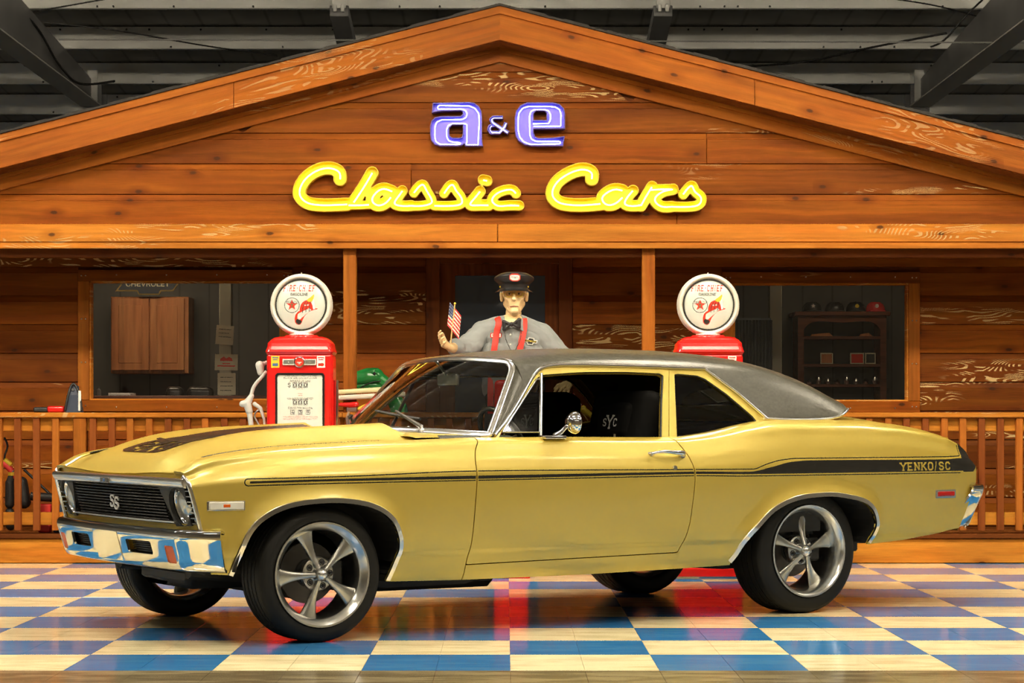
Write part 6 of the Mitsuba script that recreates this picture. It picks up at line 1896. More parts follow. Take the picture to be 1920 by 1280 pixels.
o2 = mpx(993, 640); o2[1] = shirt_y(o2[0], o2[2]) - .006
bow_ = sg.box(-.052, -.013, .052, .013).union(sg.box(-.024, -.026, .024, .026)); bow_ = sa.affine_transform(bow_, [.80, .2, -.10, .85, .006, 0])
pk = put('shirt_patch', facing(extrude(bow_, .003), o2), 'm_white', sk)
put('plate', facing(extrude(bow_.buffer(-.0045), .0037), o2), 'm_print_black', pk)
lt = text('CHEVROLET', .0095, True, .0044, width=.070); lt.vertices[:, 1] -= .12 * lt.vertices[:, 0]
put('lettering', facing(lt, (o2[0] + .006, o2[1], o2[2] - .005)), 'm_print_yellow', pk)
# trousers, belt line, shoes
tr = hull_bones([(hipL, .112, kL, .085), (kL, .085, aL + [0, 0, .0], .075), (hipR, .112, kR, .085), (kR, .085, aR, .075), (hipL, .115, hipR, .115), (mpx(944, 770, .03), .118, mpx(981, 770, .03), .118), (mpx(944, 745, .03), .124, mpx(981, 745, .03), .124), (mpx(944, 770, .03), .120, hipL, .112), (mpx(981, 770, .03), .120, hipR, .112)])
put('trousers', organic(tr, .016, 6), 'm_trousers', t, smooth=True)
for a_k in (aL, aR):
    sh = hull_bones([(a_k + [0, .05, -.045], .042, a_k + [0, -.04, -.05], .038), (a_k + [0, -.04, -.05], .038, a_k + [0, -.15, -.055], .034)])
    put('shoe', organic(sh, .012, 5), 'm_black_gloss', t, smooth=True)

# the little flags
pri('m_flag_red', (.52, .035, .04), .7); pri('m_flag_white', (.72, .68, .58), .7); pri('m_flag_blue', (.03, .045, .13), .7)
pri('m_stick', (.62, .42, .16), .5)


def flag(p_low, p_top, across, drop, w, h, label, blue=True, name='hand_flag'):
    """A small cloth flag hanging from its stick: stripes and canton are pieces of one curved sheet."""
    k = thing(name, label, 'flag')
    put('stick', tube([p_low, p_top], .0045, 8), 'm_stick', k, smooth=40)
    put('finial', trimesh.creation.icosphere(2, .008).apply_translation(p_top), 'm_print_yellow', k, smooth=True)
    d = (p_low - p_top) / np.linalg.norm(p_low - p_top)
    a_ = np.array(across, float); a_ /= np.linalg.norm(a_)
    for i in range(13):
        s0, s1 = i / 13, (i + 1) / 13
        for (x0, x1, bm) in (((0.42, 1, None), (0, .42, 'm_flag_blue')) if (i < 7 and blue) else ((0, 1, None),)):
            bm = bm or ('m_flag_red' if i % 2 == 0 else 'm_flag_white')
            xs_ = np.linspace(x0, x1, 14)
            V = []
            for x in xs_:
                for s in (s0, s1):
                    q2 = p_top + d * (.02 + s * h) + a_ * ((x - .42) * w) + np.array([0, .006 + .018 * math.sin(x * 6.5 + s * 1.5) * x ** .4, -drop * x ** 1.5])
                    V.append(q2)
            V = np.array(V); n_ = len(xs_)
            Fc = [[2 * j, 2 * j + 1, 2 * j + 3] for j in range(n_ - 1)] + [[2 * j, 2 * j + 3, 2 * j + 2] for j in range(n_ - 1)]
            put('canton' if bm == 'm_flag_blue' else 'stripe', trimesh.Trimesh(V, Fc, process=False), bm, k, smooth=True)
    if blue:
        st_ = []
        for r in range(4):
            for c in range(4):
                x, s = .05 + c * .095, .04 + r * .13
                q2 = p_top + d * (.02 + s * h) + a_ * ((x - .42) * w) + np.array([0, .006 + .018 * math.sin(x * 6.5 + s * 1.5) * x ** .4 - .003, -drop * x ** 1.5])
                st_.append(facing(extrude(star(.0042), .001), q2))
        put('stars', cat_(*st_), 'm_flag_white', k, kind='stuff')
    return k


fl0 = mpx(845, 634, -.37); fl1 = mpx(853, 569, -.36)
flag(fl0 + [0, 0, -.03], fl1, [.62, -.10, -.62], .015, .105, .150, 'small striped flag on a stick in the raised hand of the mannequin')
f2a = np.array([at(1068, 738, MY - .30)[0], MY - .30, at(0, 738, MY - .30)[2]])
flag(f2a + [.115, 0, -.17], f2a, [-.42, .0, -.85], .0, .07, .10, 'striped cloth flag below the hanging hand, seen through the car window', blue=False)
gl_ = hull_bones([(at(1094, 768, MY - .36), .022, at(1114, 783, MY - .36), .014), (at(1084, 768, MY - .36), .012, at(1094, 764, MY - .36), .016)])
put('cloth_bundle', organic(gl_, .008, 4), 'm_print_yellow', smooth=True, label='small yellow cloth bundle under the striped flag beyond the car window', cat='cloth')

# ================================================================ neon signs
def emit(name, m_, col, k, parent): put(name, m_, 'm_white', parent, smooth=True, emitter={'type': 'area', 'radiance': rgb(*(np.array(col) * k))})


pri('m_sign_violet', (.15, .105, .62), .35)
pri('m_sign_violet_edge', (.05, .03, .25), .4)
pri('m_sign_yellow', (.90, .74, .004), .4)
pri('m_sign_yellow_edge', (.60, .42, .01), .4)
SGY = YG - .012
spp = 4228 / (YG)                                        # pixels per metre on the gable


def px2m(pts, ox, oy, sc, X0, Y0):
    """crop pixels -> metres on the gable plane about the origin (0, 0, 0) of the picture's axis"""
    p = np.asarray(pts, float)
    return np.stack([((X0 + p[:, 0] / sc) - CX) / spp, H - ((Y0 + p[:, 1] / sc) - YH) / spp], 1)


def channel(poly, t, depth, face, edge):
    """An open-front channel letter: back plate and a standing rim."""
    b = extrude(poly, .006); b.vertices = np.stack([b.vertices[:, 0], SGY - .012 - b.vertices[:, 2], b.vertices[:, 1]], 1)
    put('back_plate', b, face, t)
    rim = poly.difference(poly.buffer(-.006))
    e = extrude(rim, depth); e.vertices = np.stack([e.vertices[:, 0], SGY - e.vertices[:, 2], e.vertices[:, 1]], 1)
    put('rim', e, edge, t)


def neon(paths, t, r, col, k, depth=.045):
    for p in paths:
        p = np.asarray(p)
        P3 = np.stack([p[:, 0], np.full(len(p), SGY - depth), p[:, 1]], 1)
        emit('neon_tube', tube(P3, r, 8), col, k, t)


c7 = lambda pts: px2m(pts, 0, 0, 6.4, 780, 170)


def rounded(pts, r):
    return sg.Polygon(c7(pts)).buffer(0).buffer(-r * .0).buffer(r, join_style=1).buffer(-2 * r, join_style=1).buffer(r, join_style=1)


VI = (.48, .58, 1.0)
# a
t = thing('sign_letter', 'violet neon channel letter a of the upper sign', 'sign letter')
a_out = sg.Polygon(c7([(205, 165), (640, 155), (700, 165), (760, 210), (790, 270), (795, 340), (795, 600), (805, 682), (590, 682), (585, 650), (560, 672), (500, 682), (290, 682), (225, 660), (185, 610), (175, 540), (175, 440), (190, 380), (230, 340), (300, 325), (540, 322), (565, 300), (560, 270), (540, 258), (300, 265), (195, 283), (200, 220)]))
a_in = sg.Polygon(c7([(440, 430), (565, 430), (565, 540), (550, 575), (520, 582), (440, 580), (410, 560), (402, 520), (405, 460)]))
channel(a_out.buffer(.003).buffer(-.003).difference(a_in), t, .075, 'm_sign_violet', 'm_sign_violet_edge')
ap = c7([(270, 235), (260, 210), (275, 190), (640, 196), (710, 225), (755, 290), (760, 400), (745, 665), (600, 662), (612, 630), (612, 420), (590, 408), (440, 408), (390, 430), (370, 480), (372, 570), (395, 610), (440, 628), (530, 635), (540, 645), (530, 657), (290, 655), (240, 620), (228, 560), (230, 450), (250, 390), (310, 362), (560, 358), (605, 330), (615, 285), (595, 250), (550, 232), (270, 235)])
neon([resample(ap, .012)], t, .0048, VI, 4.2)
# ampersand
t = thing('sign_letter', 'small violet neon ampersand between the two upper letters', 'sign letter')
amp = sg.LineString(c7([(1045, 335), (930, 335), (900, 360), (920, 400), (1110, 520)])).buffer(.0125, cap_style=2).union(sg.LineString(c7([(1080, 395), (1060, 450), (1000, 515), (900, 515), (875, 480), (890, 440), (960, 420)])).buffer(.0125, cap_style=2))
channel(amp, t, .06, 'm_sign_violet', 'm_sign_violet_edge')
neon([resample(c7([(1045, 343), (930, 343), (905, 365), (925, 400), (1105, 518)]), .01), resample(c7([(1085, 400), (1060, 450), (1000, 518), (915, 515), (888, 470), (910, 435)]), .01)], t, .0045, VI, 4.2)
# e
t = thing('sign_letter', 'violet neon channel letter e of the upper sign', 'sign letter')
e_out = sg.Polygon(c7([(1330, 160), (1640, 160), (1720, 180), (1770, 230), (1785, 290), (1785, 475), (1410, 478), (1410, 520), (1430, 570), (1470, 585), (1640, 580), (1782, 562), (1762, 682), (1380, 682), (1300, 665), (1230, 620), (1195, 560), (1183, 480), (1183, 340), (1200, 260), (1250, 195)]))
e_in = sg.Polygon(c7([(1440, 262), (1540, 262), (1562, 285), (1562, 370), (1410, 370), (1412, 290)]))
channel(e_out.buffer(.003).buffer(-.003).difference(e_in), t, .075, 'm_sign_violet', 'm_sign_violet_edge')
ep_ = c7([(1410, 440), (1735, 440), (1738, 300), (1720, 240), (1670, 210), (1600, 202), (1350, 202), (1280, 222), (1235, 280), (1226, 350), (1226, 490), (1245, 570), (1290, 625), (1370, 655), (1720, 650), (1738, 635), (1720, 620), (1440, 620), (1385, 595), (1365, 540), (1362, 320), (1375, 265), (1420, 240), (1540, 240), (1590, 255), (1612, 300), (1612, 360), (1590, 405), (1400, 410)])
neon([resample(ep_, .012)], t, .0048, VI, 4.2)
# Classic
YE = (1.0, .88, .22)
c8 = lambda pts: px2m(pts, 0, 0, 4.174, 530, 290)
c9 = lambda pts: px2m(pts, 0, 0, 4.364, 960, 280)


def script_word(strokes, widths, conv, t, tubes):
    g = so.unary_union([sg.LineString(smooth_path(conv(s), 60)).buffer(w / 3.7 / spp) for s, w in zip(strokes, widths)])
    channel(g.buffer(.004).buffer(-.004), t, .07, 'm_sign_yellow', 'm_sign_yellow_edge')
    neon([smooth_path(conv(s), 60) for s in tubes], t, .0060, YE, 4.0)


S1 = [[(455, 200), (450, 150), (400, 118), (330, 115), (220, 165), (150, 250), (140, 320), (185, 375), (260, 397), (400, 400), (510, 395)],
      [(705, 150), (640, 260), (560, 380)], [(520, 402), (600, 402), (680, 398)],
      [(860, 295), (790, 275), (725, 315), (705, 365), (735, 398), (800, 390), (850, 340)], [(940, 290), (900, 345), (880, 388), (920, 405), (1010, 405)],
      [(1030, 305), (1105, 245), (1125, 280), (1160, 340), (1170, 375), (1120, 402), (1000, 405)], [(1265, 310), (1335, 245), (1355, 280), (1400, 345), (1405, 380), (1340, 405), (1190, 405)],
      [(1545, 295), (1500, 350), (1470, 395), (1530, 402), (1610, 402)], [(1570, 205), (1600, 212)],
      [(1825, 310), (1800, 285), (1740, 285), (1665, 320), (1640, 365), (1670, 400), (1750, 405), (1850, 405)]]
W1 = [46, 44, 30, 44, 38, 34, 34, 40, 38, 36]
S1b = [s for s in S1]
t = thing('sign_word', 'yellow neon script word Classic on the gable', 'sign')
script_word(S1, W1, c8, t, [S1[0], S1[1], S1[2], S1[3], S1[4], S1[5], S1[6], S1[7], S1[8], S1[9]])
S2 = [[(650, 250), (650, 205), (600, 175), (530, 180), (430, 225), (350, 300), (330, 380), (365, 430), (450, 458), (600, 462), (720, 452)],
      [(900, 345), (850, 335), (770, 365), (735, 410), (765, 455), (840, 450), (900, 400)], [(985, 345), (940, 400), (920, 450), (980, 470), (1050, 462)],
      [(1140, 315), (1100, 380), (1050, 468)], [(1120, 340), (1200, 335), (1310, 335)], [(1310, 335), (1200, 370), (1165, 420), (1200, 465), (1300, 475)],
      [(1395, 375), (1470, 310), (1490, 350), (1540, 400), (1535, 445), (1460, 475), (1300, 475)]]
W2 = [48, 44, 40, 42, 36, 40, 36]
t = thing('sign_word', 'yellow neon script word Cars on the gable', 'sign')
script_word(S2, W2, c9, t, S2)

# ================================================================ the offices behind the windows
pri('m_office', proc(lambda p, n, uv: mi.Color3f(.13, .125, .115) * (.85 + .3 * fbm(p.x * 2.0, p.z * 2.0, 1.0)) * dr.select(dr.abs(p.x / .25 - dr.floor(p.x / .25) - .5) > .47, .7, 1.0)), .8)
pri('m_cabinet', proc(wood_fn('z', (.50, .20, .075), 33.0, 0, 0)), .45)
pri('m_cabinet_dark', proc(wood_fn('x', (.16, .045, .018), 34.0, 0, 0)), .45)
pri('m_paper', (.52, .47, .34), .7)
pri('m_post_pale', (.42, .40, .30), .6)
OB = 19.0
for s_, (xa, xb) in {'left': (-4.9, -1.05), 'right': (.9, 4.9)}.items():
    put(f'wall_office_{s_}', box(xa, xb, OB, OB + .05, .1, 2.6), 'm_office', label=f'grey panelled wall of the office behind the {s_} window', kind='structure')
    put(f'wall_office_{s_}_end', box(xa if s_ == 'left' else xb - .05, xa + .05 if s_ == 'left' else xb, YB + .11, OB, .1, 2.6), 'm_office', label=f'side wall of the office behind the {s_} window', kind='structure')
    put(f'wall_office_{s_}_inner', box(xb - .05 if s_ == 'left' else xa, xb if s_ == 'left' else xa + .05, YB + .11, OB, .1, 2.6), 'm_office', label=f'inner side wall of the office behind the {s_} window', kind='structure')
    put(f'floor_office_{s_}', box(xa, xb, YB + .11, OB + .05, .05, .12), 'm_trim_dark', label=f'dark floor of the office behind the {s_} window', kind='structure')
    put(f'ceiling_office_{s_}', box(xa, xb, YB + .11, OB + .05, 2.6, 2.65), 'm_office', label=f'ceiling of the office behind the {s_} window', kind='structure')
    lt_ = thing('office_light', f'ceiling light inside the office behind the {s_} window', 'ceiling light')
    xm = (xa + xb) / 2
    put('diffuser', trimesh.Trimesh([[xm - .5, 17.6, 2.57], [xm + .5, 17.6, 2.57], [xm + .5, 17.9, 2.57], [xm - .5, 17.9, 2.57]], [[0, 2, 1], [0, 3, 2]]), 'm_white', lt_, emitter={'type': 'area', 'radiance': rgb(*(np.array([2.0, 1.6, 1.05]) * (6 if s_ == 'left' else 1.6)))})
    put('tray', box(xm - .52, xm + .52, 17.58, 17.92, 2.575, 2.60), 'm_white', lt_)
# left: wall cabinet, sign, papers on a post, desk things
OC = OB - .32
t = thing('wall_cabinet', 'wooden two-door wall cabinet inside the left office window', 'cabinet')
p0, p1 = at(208, 700, OC), at(354, 556, OC)
put('body', box(p0[0], p1[0], OC, OB - .005, p0[2], p1[2], .004), 'm_cabinet', t)
pm = at(281, 0, OC)[0]
for a, b in ((p0[0] + .01, pm - .004), (pm + .004, p1[0] - .035)):
    d_ = put('door', box(a, b, OC - .022, OC - .001, p0[2] + .025, p1[2] - .01, .004), 'm_cabinet', t)
    put('panel', box(a + .055, b - .055, OC - .027, OC - .018, p0[2] + .085, p1[2] - .07, .008), 'm_cabinet', d_)
t = thing('wall_sign', 'dark bow tie shaped sign with pale lettering above the wall cabinet', 'sign')
oS = at(280, 545, OC - .05)
bt_ = sg.Polygon([(-.235, .05), (-.235, .1), (.24, .1), (.24, .05), (.20, -.005), (.10, -.005), (.085, -.035), (-.085, -.035), (-.10, -.005), (-.28, -.005)])
pri('m_sign_gold', (.20, .13, .03), .5); pri('m_sign_navy', (.03, .035, .05), .5)
put('edge', facing(extrude(bt_, .02), oS), 'm_sign_gold', t); put('face', facing(extrude(bt_.buffer(-.012), .024), oS), 'm_sign_navy', t)
put('lettering', facing(text('CHEVROLET', .042, True, .027, width=.36), (oS[0] - .01, oS[1], oS[2] + .035)), 'm_paper', t)
PYo = 17.86
t = thing('pale_post', 'pale square post with papers on it inside the left office window', 'post')
q0, q1 = at(411, 0, PYo)[0], at(434, 0, PYo)[0]
put('shaft', box(q0, q1, PYo, PYo + .09, .12, 2.6, .004), 'm_post_pale', t)
for (a, b, c, d, an_, n_, lb) in ((405, 438, 610, 646, -4, 3, 'tilted paper notice taped highest on the pale office post'), (403, 446, 664, 694, -1, 0, 'paper notice with red print taped in the middle of the pale office post'), (408, 442, 699, 740, 0, 4, 'paper notice taped lowest on the pale office post')):
    c0, c1 = at(a, d, PYo), at(b, c, PYo); w_, h_ = c1[0] - c0[0], c1[2] - c0[2]
    ms = [extrude(sg.box(-w_ / 2, -h_ / 2, w_ / 2, h_ / 2), .002)]
    tk = thing('paper_notice', lb, 'paper')
    def lay(m_): 
        m_.apply_transform(trimesh.transformations.rotation_matrix(math.radians(an_), [0, 0, 1]))
        return facing(m_, ((c0[0] + c1[0]) / 2, PYo - .001, (c0[2] + c1[2]) / 2))
    put('sheet', lay(ms[0]), 'm_paper', tk)
    if n_: put('lines', lay(cat_(*[extrude(sg.box(-w_ * .35, h_ * (.3 - .2 * k) - .002, w_ * (.35 - .1 * (k % 2)), h_ * (.3 - .2 * k) + .002), .003) for k in range(n_)])), 'm_print_black', tk)
    else:
        put('print', lay(cat_(extrude(sg.Polygon([(-.05, .01), (-.045, .03), (-.02, .045), (0, .03), (.02, .045), (.045, .03), (.05, .01)]), .003), extrude(sg.box(-.03, -.014, .03, -.006), .003), extrude(sg.box(-.07, -.034, .07, -.024), .003))), 'm_print_red', tk)
t = thing('desk', 'dark desk along the office behind the left window', 'desk')
dz = at(0, 742, 17.5)[2]
put('top', box(-3.35, -1.3, 17.15, 17.75, dz - .03, dz, .006), 'm_cabinet_dark', t)
for x in (-3.3, -1.36): put('side', box(x, x + .04, 17.2, 17.7, .12, dz - .03), 'm_cabinet_dark', t)
pri('m_leather', (.022, .018, .015), .3)
for (a, b, lb) in ((310, 345, 'small dark chair back at the desk in the left office'), (350, 400, 'wide dark chair back at the desk in the left office')):
    c0, c1 = at(a, 748, 17.95), at(b, 724, 17.95)
    tk = thing('office_chair', lb, 'chair')
    put('backrest', rbox(c0[0], c1[0], 17.92, 18.02, dz - .25, c1[2], .045), 'm_leather', tk, smooth=40)
    put('seat', rbox(c0[0], c1[0], 17.98, 18.35, .45, .54, .04), 'm_leather', tk, smooth=40)
    put('stem', tube([[(c0[0] + c1[0]) / 2, 18.15, .12], [(c0[0] + c1[0]) / 2, 18.15, .46]], .03, 12), 'm_black', tk, smooth=40)
c0 = at(205, 746, 17.3)
put('document', rbox(c0[0], c0[0] + .17, 17.25, 17.5, dz + .001, dz + .022, .004), 'm_white', label='white paper tray lying on the desk in the left office', cat='tray')
c0 = at(185, 746, 17.3)
put('bottle', lathe([(0, 0), (.018, 0), (.018, .045), (.008, .055), (.008, .07), (0, .07)], 18).apply_translation([c0[0], 17.3, dz]), 'm_office', smooth=40, label='small grey bottle on the desk at the left edge of the office window', cat='bottle')
# right: bookcase with caps, photos and small helmets; ribbed panel and pale post
pri('m_ribbed', (.10, .11, .11), .25, metal=.6)
PR = 17.5
rb = []
for k, px_ in enumerate(np.arange(1340, 1446, 6.2)):
    x = at(px_, 0, PR)[0]; rb.append(tube([[x, PR, .12], [x, PR, at(0, 600, PR)[2]]], .011, 8))
x0, x1 = at(1330, 0, PR)[0], at(1446, 0, PR)[0]
t = thing('ribbed_screen', 'dark ribbed metal panel behind the right gas pump inside the right window', 'panel')
put('sheet', box(x0, x1, PR + .004, PR + .02, .12, at(0, 596, PR)[2]), 'm_ribbed', t); put('ribs', cat_(*rb), 'm_ribbed', t, smooth=40, kind='stuff')
q0, q1 = at(1443, 0, PYo)[0], at(1466, 0, PYo)[0]
put('pale_post', box(q0, q1, PYo, PYo + .09, .12, 2.6, .004), 'm_post_pale', label='pale square post inside the right office window', cat='post')
BY = OB - .36
t = thing('bookcase', 'dark red wooden bookcase inside the right office window', 'bookcase')
bx0, bx1 = at(1496, 0, BY)[0], at(1662, 0, BY)[0]
zt_b = at(0, 592, BY)[2]
put('side', box(bx0, bx0 + .05, BY, OB - .01, .12, zt_b), 'm_cabinet_dark', t); put('side', box(bx1 - .05, bx1, BY, OB - .01, .12, zt_b), 'm_cabinet_dark', t)
put('back', box(bx0, bx1, OB - .03, OB - .012, .12, zt_b), 'm_office', t)
put('top', box(bx0 - .03, bx1 + .03, BY - .03, OB - .008, zt_b, zt_b + .035, .006), 'm_cabinet_dark', t)
ac = sg.box(bx0 + .05, zt_b - .12, bx1 - .05, zt_b).difference(sg.Polygon(smooth_path([(bx0 + .04, zt_b - .13), (bx0 + .07, zt_b - .085), ((bx0 + bx1) / 2, zt_b - .055), (bx1 - .07, zt_b - .085), (bx1 - .04, zt_b - .13)], 30)))
put('arch', extrude(ac, .02).apply_transform(np.array([[1, 0, 0, 0], [0, 0, 1, BY], [0, 1, 0, 0], [0, 0, 0, 1.]])), 'm_cabinet_dark', t)
shz = [at(0, py_, BY)[2] for py_ in (630, 682, 720, 752)]
for z_ in shz: put('shelf', box(bx0 + .05, bx1 - .05, BY + .005, OB - .03, z_ - .022, z_), 'm_cabinet_dark', t)
for i, (px_, bm, em, lb) in enumerate(((1523, 'm_black', 'm_white', 'black cap with a pale star emblem on the bookcase, first from the left'), (1566, 'm_leather', None, 'plain dark cap on the bookcase, second from the left'), (1605, 'm_black', 'm_print_yellow', 'black cap with a gold emblem on the bookcase, third from the left'), (1642, 'm_red', 'm_white', 'red cap at the right end of the bookcase top'))):
    c0 = at(px_, 592, BY + .12); z0_ = zt_b + .035
    tk = thing('cap', lb, 'cap', 'caps on top of the bookcase')
    dm = lathe([(0, .088), (.04, .084), (.065, .065), (.078, .035), (.08, 0)], 28); put('crown', dm.apply_translation([c0[0], BY + .14, z0_]), bm, tk, smooth=True)
    put('brim', rbox(c0[0] - .065, c0[0] + .065, BY + .0, BY + .10, z0_, z0_ + .012, .005), bm, tk, smooth=40)
    if em: put('emblem', facing(extrude(star(.02) if i == 0 else sg.Point(0, 0).buffer(.016), .004), (c0[0], BY + .063, z0_ + .05)), em, tk)
for (a, b, lb, bm) in ((1538, 1562, 'small framed photo standing left on the middle shelf', 'm_cabinet'), (1594, 1620, 'small framed photo with an orange figure on the middle shelf', 'm_print_red'), (1622, 1642, 'small framed photo standing right on the middle shelf', 'm_ribbed')):
    c0, c1 = at(a, 682, BY + .1), at(b, 661, BY + .1)
    tk = thing('framed_photo', lb, 'photo frame')
    put('frame', box(c0[0], c1[0], BY + .10, BY + .112, shz[1] + .001, shz[1] + .001 + c1[2] - c0[2], .002), 'm_paper', tk)
    put('picture', box(c0[0] + .010, c1[0] - .010, BY + .098, BY + .101, shz[1] + .011, shz[1] - .009 + c1[2] - c0[2]), bm, tk)
for i in range(8):
    c0 = at(1517 + i * 17.6, 720, BY + .08)
    h_ = .035 + .016 * ((i * 5) % 3)
    pr_ = [(0, 0), (.020, 0), (.021, h_ * .35), (.024, h_ * .45), (.018, h_ * .75), (.008, h_), (0, h_ + .006)]
    put('trophy', lathe(pr_, 18).apply_translation([c0[0], BY + .08, shz[2] + .0008]), ('m_chrome', 'm_polished', 'm_steel')[i % 3], smooth=40, label=f'small shiny trophy on the lower bookcase shelf, {("first", "second", "third", "fourth", "fifth", "sixth", "seventh", "last")[i]} from the left', cat='trophy', group='small trophies on the lower shelf')
for (a, b, lb) in ((1519, 1560, 'low wooden model on the top shelf at the left'), (1610, 1634, 'low wooden model on the top shelf at the right')):
    c0, c1 = at(a, 630, BY + .1), at(b, 622, BY + .1)
    put('model', trimesh.convex.convex_hull(np.array([[x, y, z] for x, z in ((c0[0], shz[0] + .001), (c1[0], shz[0] + .001), (c1[0] - .03, shz[0] + .03), (c0[0] + .01, shz[0] + .018)) for y in (BY + .05, BY + .10)])), 'm_cabinet', label=lb, cat='model')

# ================================================================ on and behind the railing
RZ = at(0, 773, YD)[2] + .0005
pri('m_dino', proc(lambda p, n, uv: mi.Color3f(.010, .150, .032) * (.85 + .3 * fbm(p.x * 20.0, p.z * 20.0, p.y * 20.0))), .18, coat=.8)
DY = YD + .30
dpx = lambda px, py, dy=0.0: at(px, py, DY + dy)
head = hull_bones([(dpx(662, 712), .050, dpx(690, 706), .062), (dpx(690, 706), .062, dpx(704, 705), .060), (dpx(662, 712), .048, dpx(659, 716), .040), (dpx(664, 722), .032, dpx(712, 722), .032), (dpx(704, 706), .055, dpx(726, 722, .02), .048),
                   (dpx(700, 698, -.05), .014, dpx(705, 699, -.052), .013), (dpx(688, 699, -.045), .012, dpx(702, 694, -.05), .011),
                   (dpx(726, 722, .02), .048, dpx(748, 765, .04), .060), (dpx(748, 765, .04), .060, dpx(752, 850, .06), .085), (dpx(752, 850, .06), .085, dpx(740, 930, .08), .14)])
t = thing('dinosaur_figure', 'glossy green long-necked dinosaur figure with its head above the railing', 'dinosaur figure')
dm = organic(head, .010, 8)
put('body', dm, 'm_dino', t, smooth=True)
legz = hull_bones([(dpx(725, 940, .06), .06, dpx(722, 985, .06), .05), (dpx(762, 940, .10), .06, dpx(764, 985, .10), .05), (dpx(740, 930, .08), .13, dpx(775, 945, .12), .09), (dpx(775, 945, .12), .07, dpx(800, 980, .18), .02)])
put('legs', organic(legz, .016, 5), 'm_dino', t, smooth=True)
ey = dpx(702, 700, -.066)
put('eye', trimesh.creation.icosphere(2, .010).apply_translation(ey), 'm_black_gloss', t, smooth=True)
put('nostril', trimesh.creation.icosphere(1, .005).apply_translation(dpx(657, 720, -.030)), 'm_black', t, smooth=True)
put('mouth_line', tube(smooth_path([dpx(676, 726, -.036), dpx(690, 719, -.050), dpx(704, 715, -.056), dpx(714, 714, -.050)], 20), .004, 6), 'm_black', t, smooth=True)
pri('m_pole_cream', (.72, .62, .34), .45); pri('m_pole_white', (.66, .58, .48), .5)
zq = lambda py: at(0, py, YD)[2]
put('pole', tube([at(618, 736, YD - .03), at(760, 727, YD - .03)], .017, 14), 'm_pole_cream', smooth=40, label='cream pole lying along the top of the railing, upper of two', cat='pole')
put('pole', tube([at(618, 746.5, YD - .035), at(760, 739, YD - .035)], .018, 14), 'm_pole_white', smooth=40, label='whitish pole lying along the top of the railing, lower of two', cat='pole')
def tool(name, cat, label, pts, r, bm, Y=YD):
    P3 = [np.array([(px - CX) / F * (Y + dy), Y + dy, H - (py - YH) / F * (Y + dy)]) for px, py, dy in pts]
    b = [(P3[i], r[i] if hasattr(r, '__len__') else r, P3[i + 1], r[i + 1] if hasattr(r, '__len__') else r) for i in range(len(P3) - 1)]
    return put(name, organic(hull_bones(b, 14), .010, 3), bm, smooth=True, label=label, cat=cat)


tool('hand_tool', 'tool', 'red tool lying under the poles on the railing beside the left gas pump', [(634, 758, -.03), (655, 759, -.03), (668, 758, -.03)], [.012, .018, .020], 'm_red_gloss')
put('tool_box', box(at(618, 0, YD)[0], at(633, 0, YD)[0], YD - .02, YD + .05, RZ, at(0, 750, YD)[2], .006), 'm_black', label='small black case on the railing against the left gas pump', cat='case')
tool('mallet', 'tool', 'orange yellow mallet lying on the railing near the dinosaur figure', [(674, 766, -.03), (702, 753, -.03)], .014, 'm_yellow')
put('cap_rest', rbox(at(650, 0, YD)[0], at(670, 0, YD)[0], YD - .03, YD + .04, RZ, at(0, 762, YD)[2], .008), 'm_steel', smooth=40, label='grey metal block lying on the railing below the poles', cat='block')
# left end of the railing
t = thing('drill', 'red and black tool lying on the left railing', 'tool')
put('grip', rbox(at(63, 0, YD)[0], at(90, 0, YD)[0], YD - .02, YD + .03, RZ, at(0, 763, YD)[2], .012), 'm_black', t, smooth=40)
put('body', rbox(at(89, 0, YD)[0], at(121, 0, YD)[0], YD - .02, YD + .035, RZ, at(0, 761, YD)[2], .014), 'm_red_gloss', t, smooth=40)
pri('m_pouch', (.016, .026, .052), .5)
t = thing('tool_bag', 'dark blue upright pouch with black straps on the left railing', 'pouch')
bx0, bx1 = at(124, 0, YD)[0], at(157, 0, YD)[0]; bz1 = at(0, 718, YD)[2]
put('body', trimesh.convex.convex_hull(np.array([[x, y, z] for x, y, z in ((bx0, YD - .03, RZ), (bx1 - .01, YD - .03, RZ), (bx0, YD + .05, RZ), (bx1 - .01, YD + .05, RZ), (bx0 + .02, YD - .02, RZ + .12), (bx1 - .025, YD - .02, RZ + .12), (bx0 + .045, YD + .0, bz1 - .015), (bx0 + .065, YD + .0, bz1 - .015), (bx0 + .045, YD + .03, bz1 - .015), (bx1 - .04, YD + .03, bz1 - .02))])), 'm_pouch', t)
put('strap', tube(smooth_path([[bx0, YD - .034, RZ + .01], [bx0 + .02, YD - .03, RZ + .12], [bx0 + .052, YD - .012, bz1 - .005], [bx1 - .03, YD - .02, RZ + .13], [bx1 - .008, YD - .034, RZ + .01]], 40), .008, 8), 'm_black', t, smooth=True)
put('buckle', lathe([(0, .006), (.008, .006), (.01, 0)], 16).apply_transform(np.array([[1, 0, 0, bx0 + .05], [0, 0, -1, YD - .018], [0, 1, 0, bz1 - .045], [0, 0, 0, 1.]])), 'm_steel', t, smooth=40)
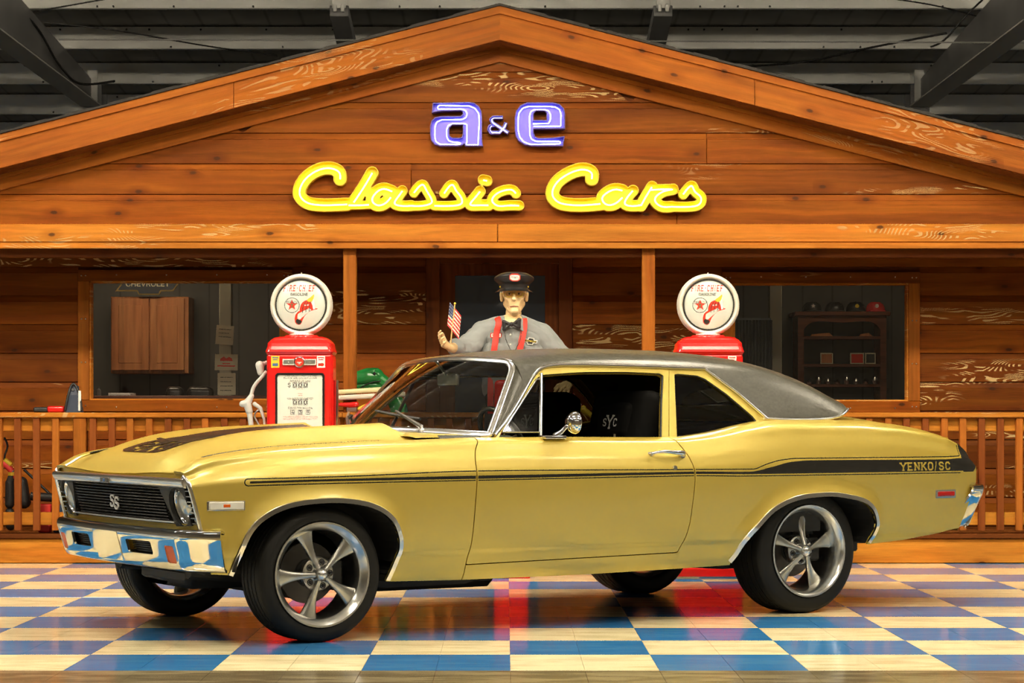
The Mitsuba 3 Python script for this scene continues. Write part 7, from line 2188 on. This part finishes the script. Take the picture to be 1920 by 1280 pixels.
put('side_strip', box(bx1 - .032, bx1 - .012, YD - .034, YD - .028, RZ + .01, RZ + .15, .002), 'm_white', t)
# behind the balusters at the left
LY = YD + .22
lp = lambda px, py, dy=0.0: (px, py, dy)
t = thing('leaf_blower', 'black and yellow garden tool with a red band behind the left balusters', 'garden tool')
LP = lambda px, py, dy=0.0: at(px, py, LY + dy)
put('grip', organic(hull_bones([(LP(18, 905), .030, LP(18, 945), .032), (LP(18, 905), .028, LP(24, 885), .022)], 14), .01, 4), 'm_black', t, smooth=True)
put('band', tube(smooth_path([LP(4, 866), LP(12, 872), LP(24, 886), LP(30, 895)], 16), .022, 10), 'm_red', t, smooth=True)
put('collar', tube(smooth_path([LP(8, 862), LP(14, 866), LP(21, 872)], 10), .020, 10), 'm_yellow', t, smooth=True)
put('ring', lathe([(.020, -.012), (.032, -.012), (.032, .012), (.020, .012)], 20).apply_translation(LP(24, 888)), 'm_yellow', t, smooth=40)
put('lead', tube(smooth_path([LP(8, 820), LP(14, 838), LP(10, 850), LP(8, 862)], 20), .007, 8), 'm_black', t, smooth=True)
put('cowling', organic(hull_bones([(LP(40, 905, .05), .045, LP(45, 940, .05), .05)], 14), .012, 4), 'm_black', t, smooth=True)
put('foot', organic(hull_bones([(LP(18, 960), .032, LP(20, 985), .035)], 14), .012, 3), 'm_black', t, smooth=True)
put('pipe', tube([LP(58, 930), LP(132, 935)], .030, 16), 'm_black', smooth=40, label='thick black pipe lying level behind the left balusters', cat='pipe')
put('rod', tube([LP(45, 880, .06), LP(98, 930, .06)], .009, 10), 'm_black', smooth=40, label='thin black rod leaning behind the left balusters', cat='rod')
put('tool_case', rbox(LP(76, 0)[0], LP(100, 0)[0], LY - .10, LY - .03, zr1 + .0325, LP(0, 944, -.06)[2], .015), 'm_red', smooth=40, label='low red case on the deck behind the left balusters', cat='case')
put('tool_case', rbox(LP(104, 0)[0], LP(132, 0)[0], LY - .10, LY - .03, zr1 + .0325, LP(0, 946, -.06)[2], .015), 'm_blue', smooth=40, label='low blue case on the deck beside the red case', cat='case')
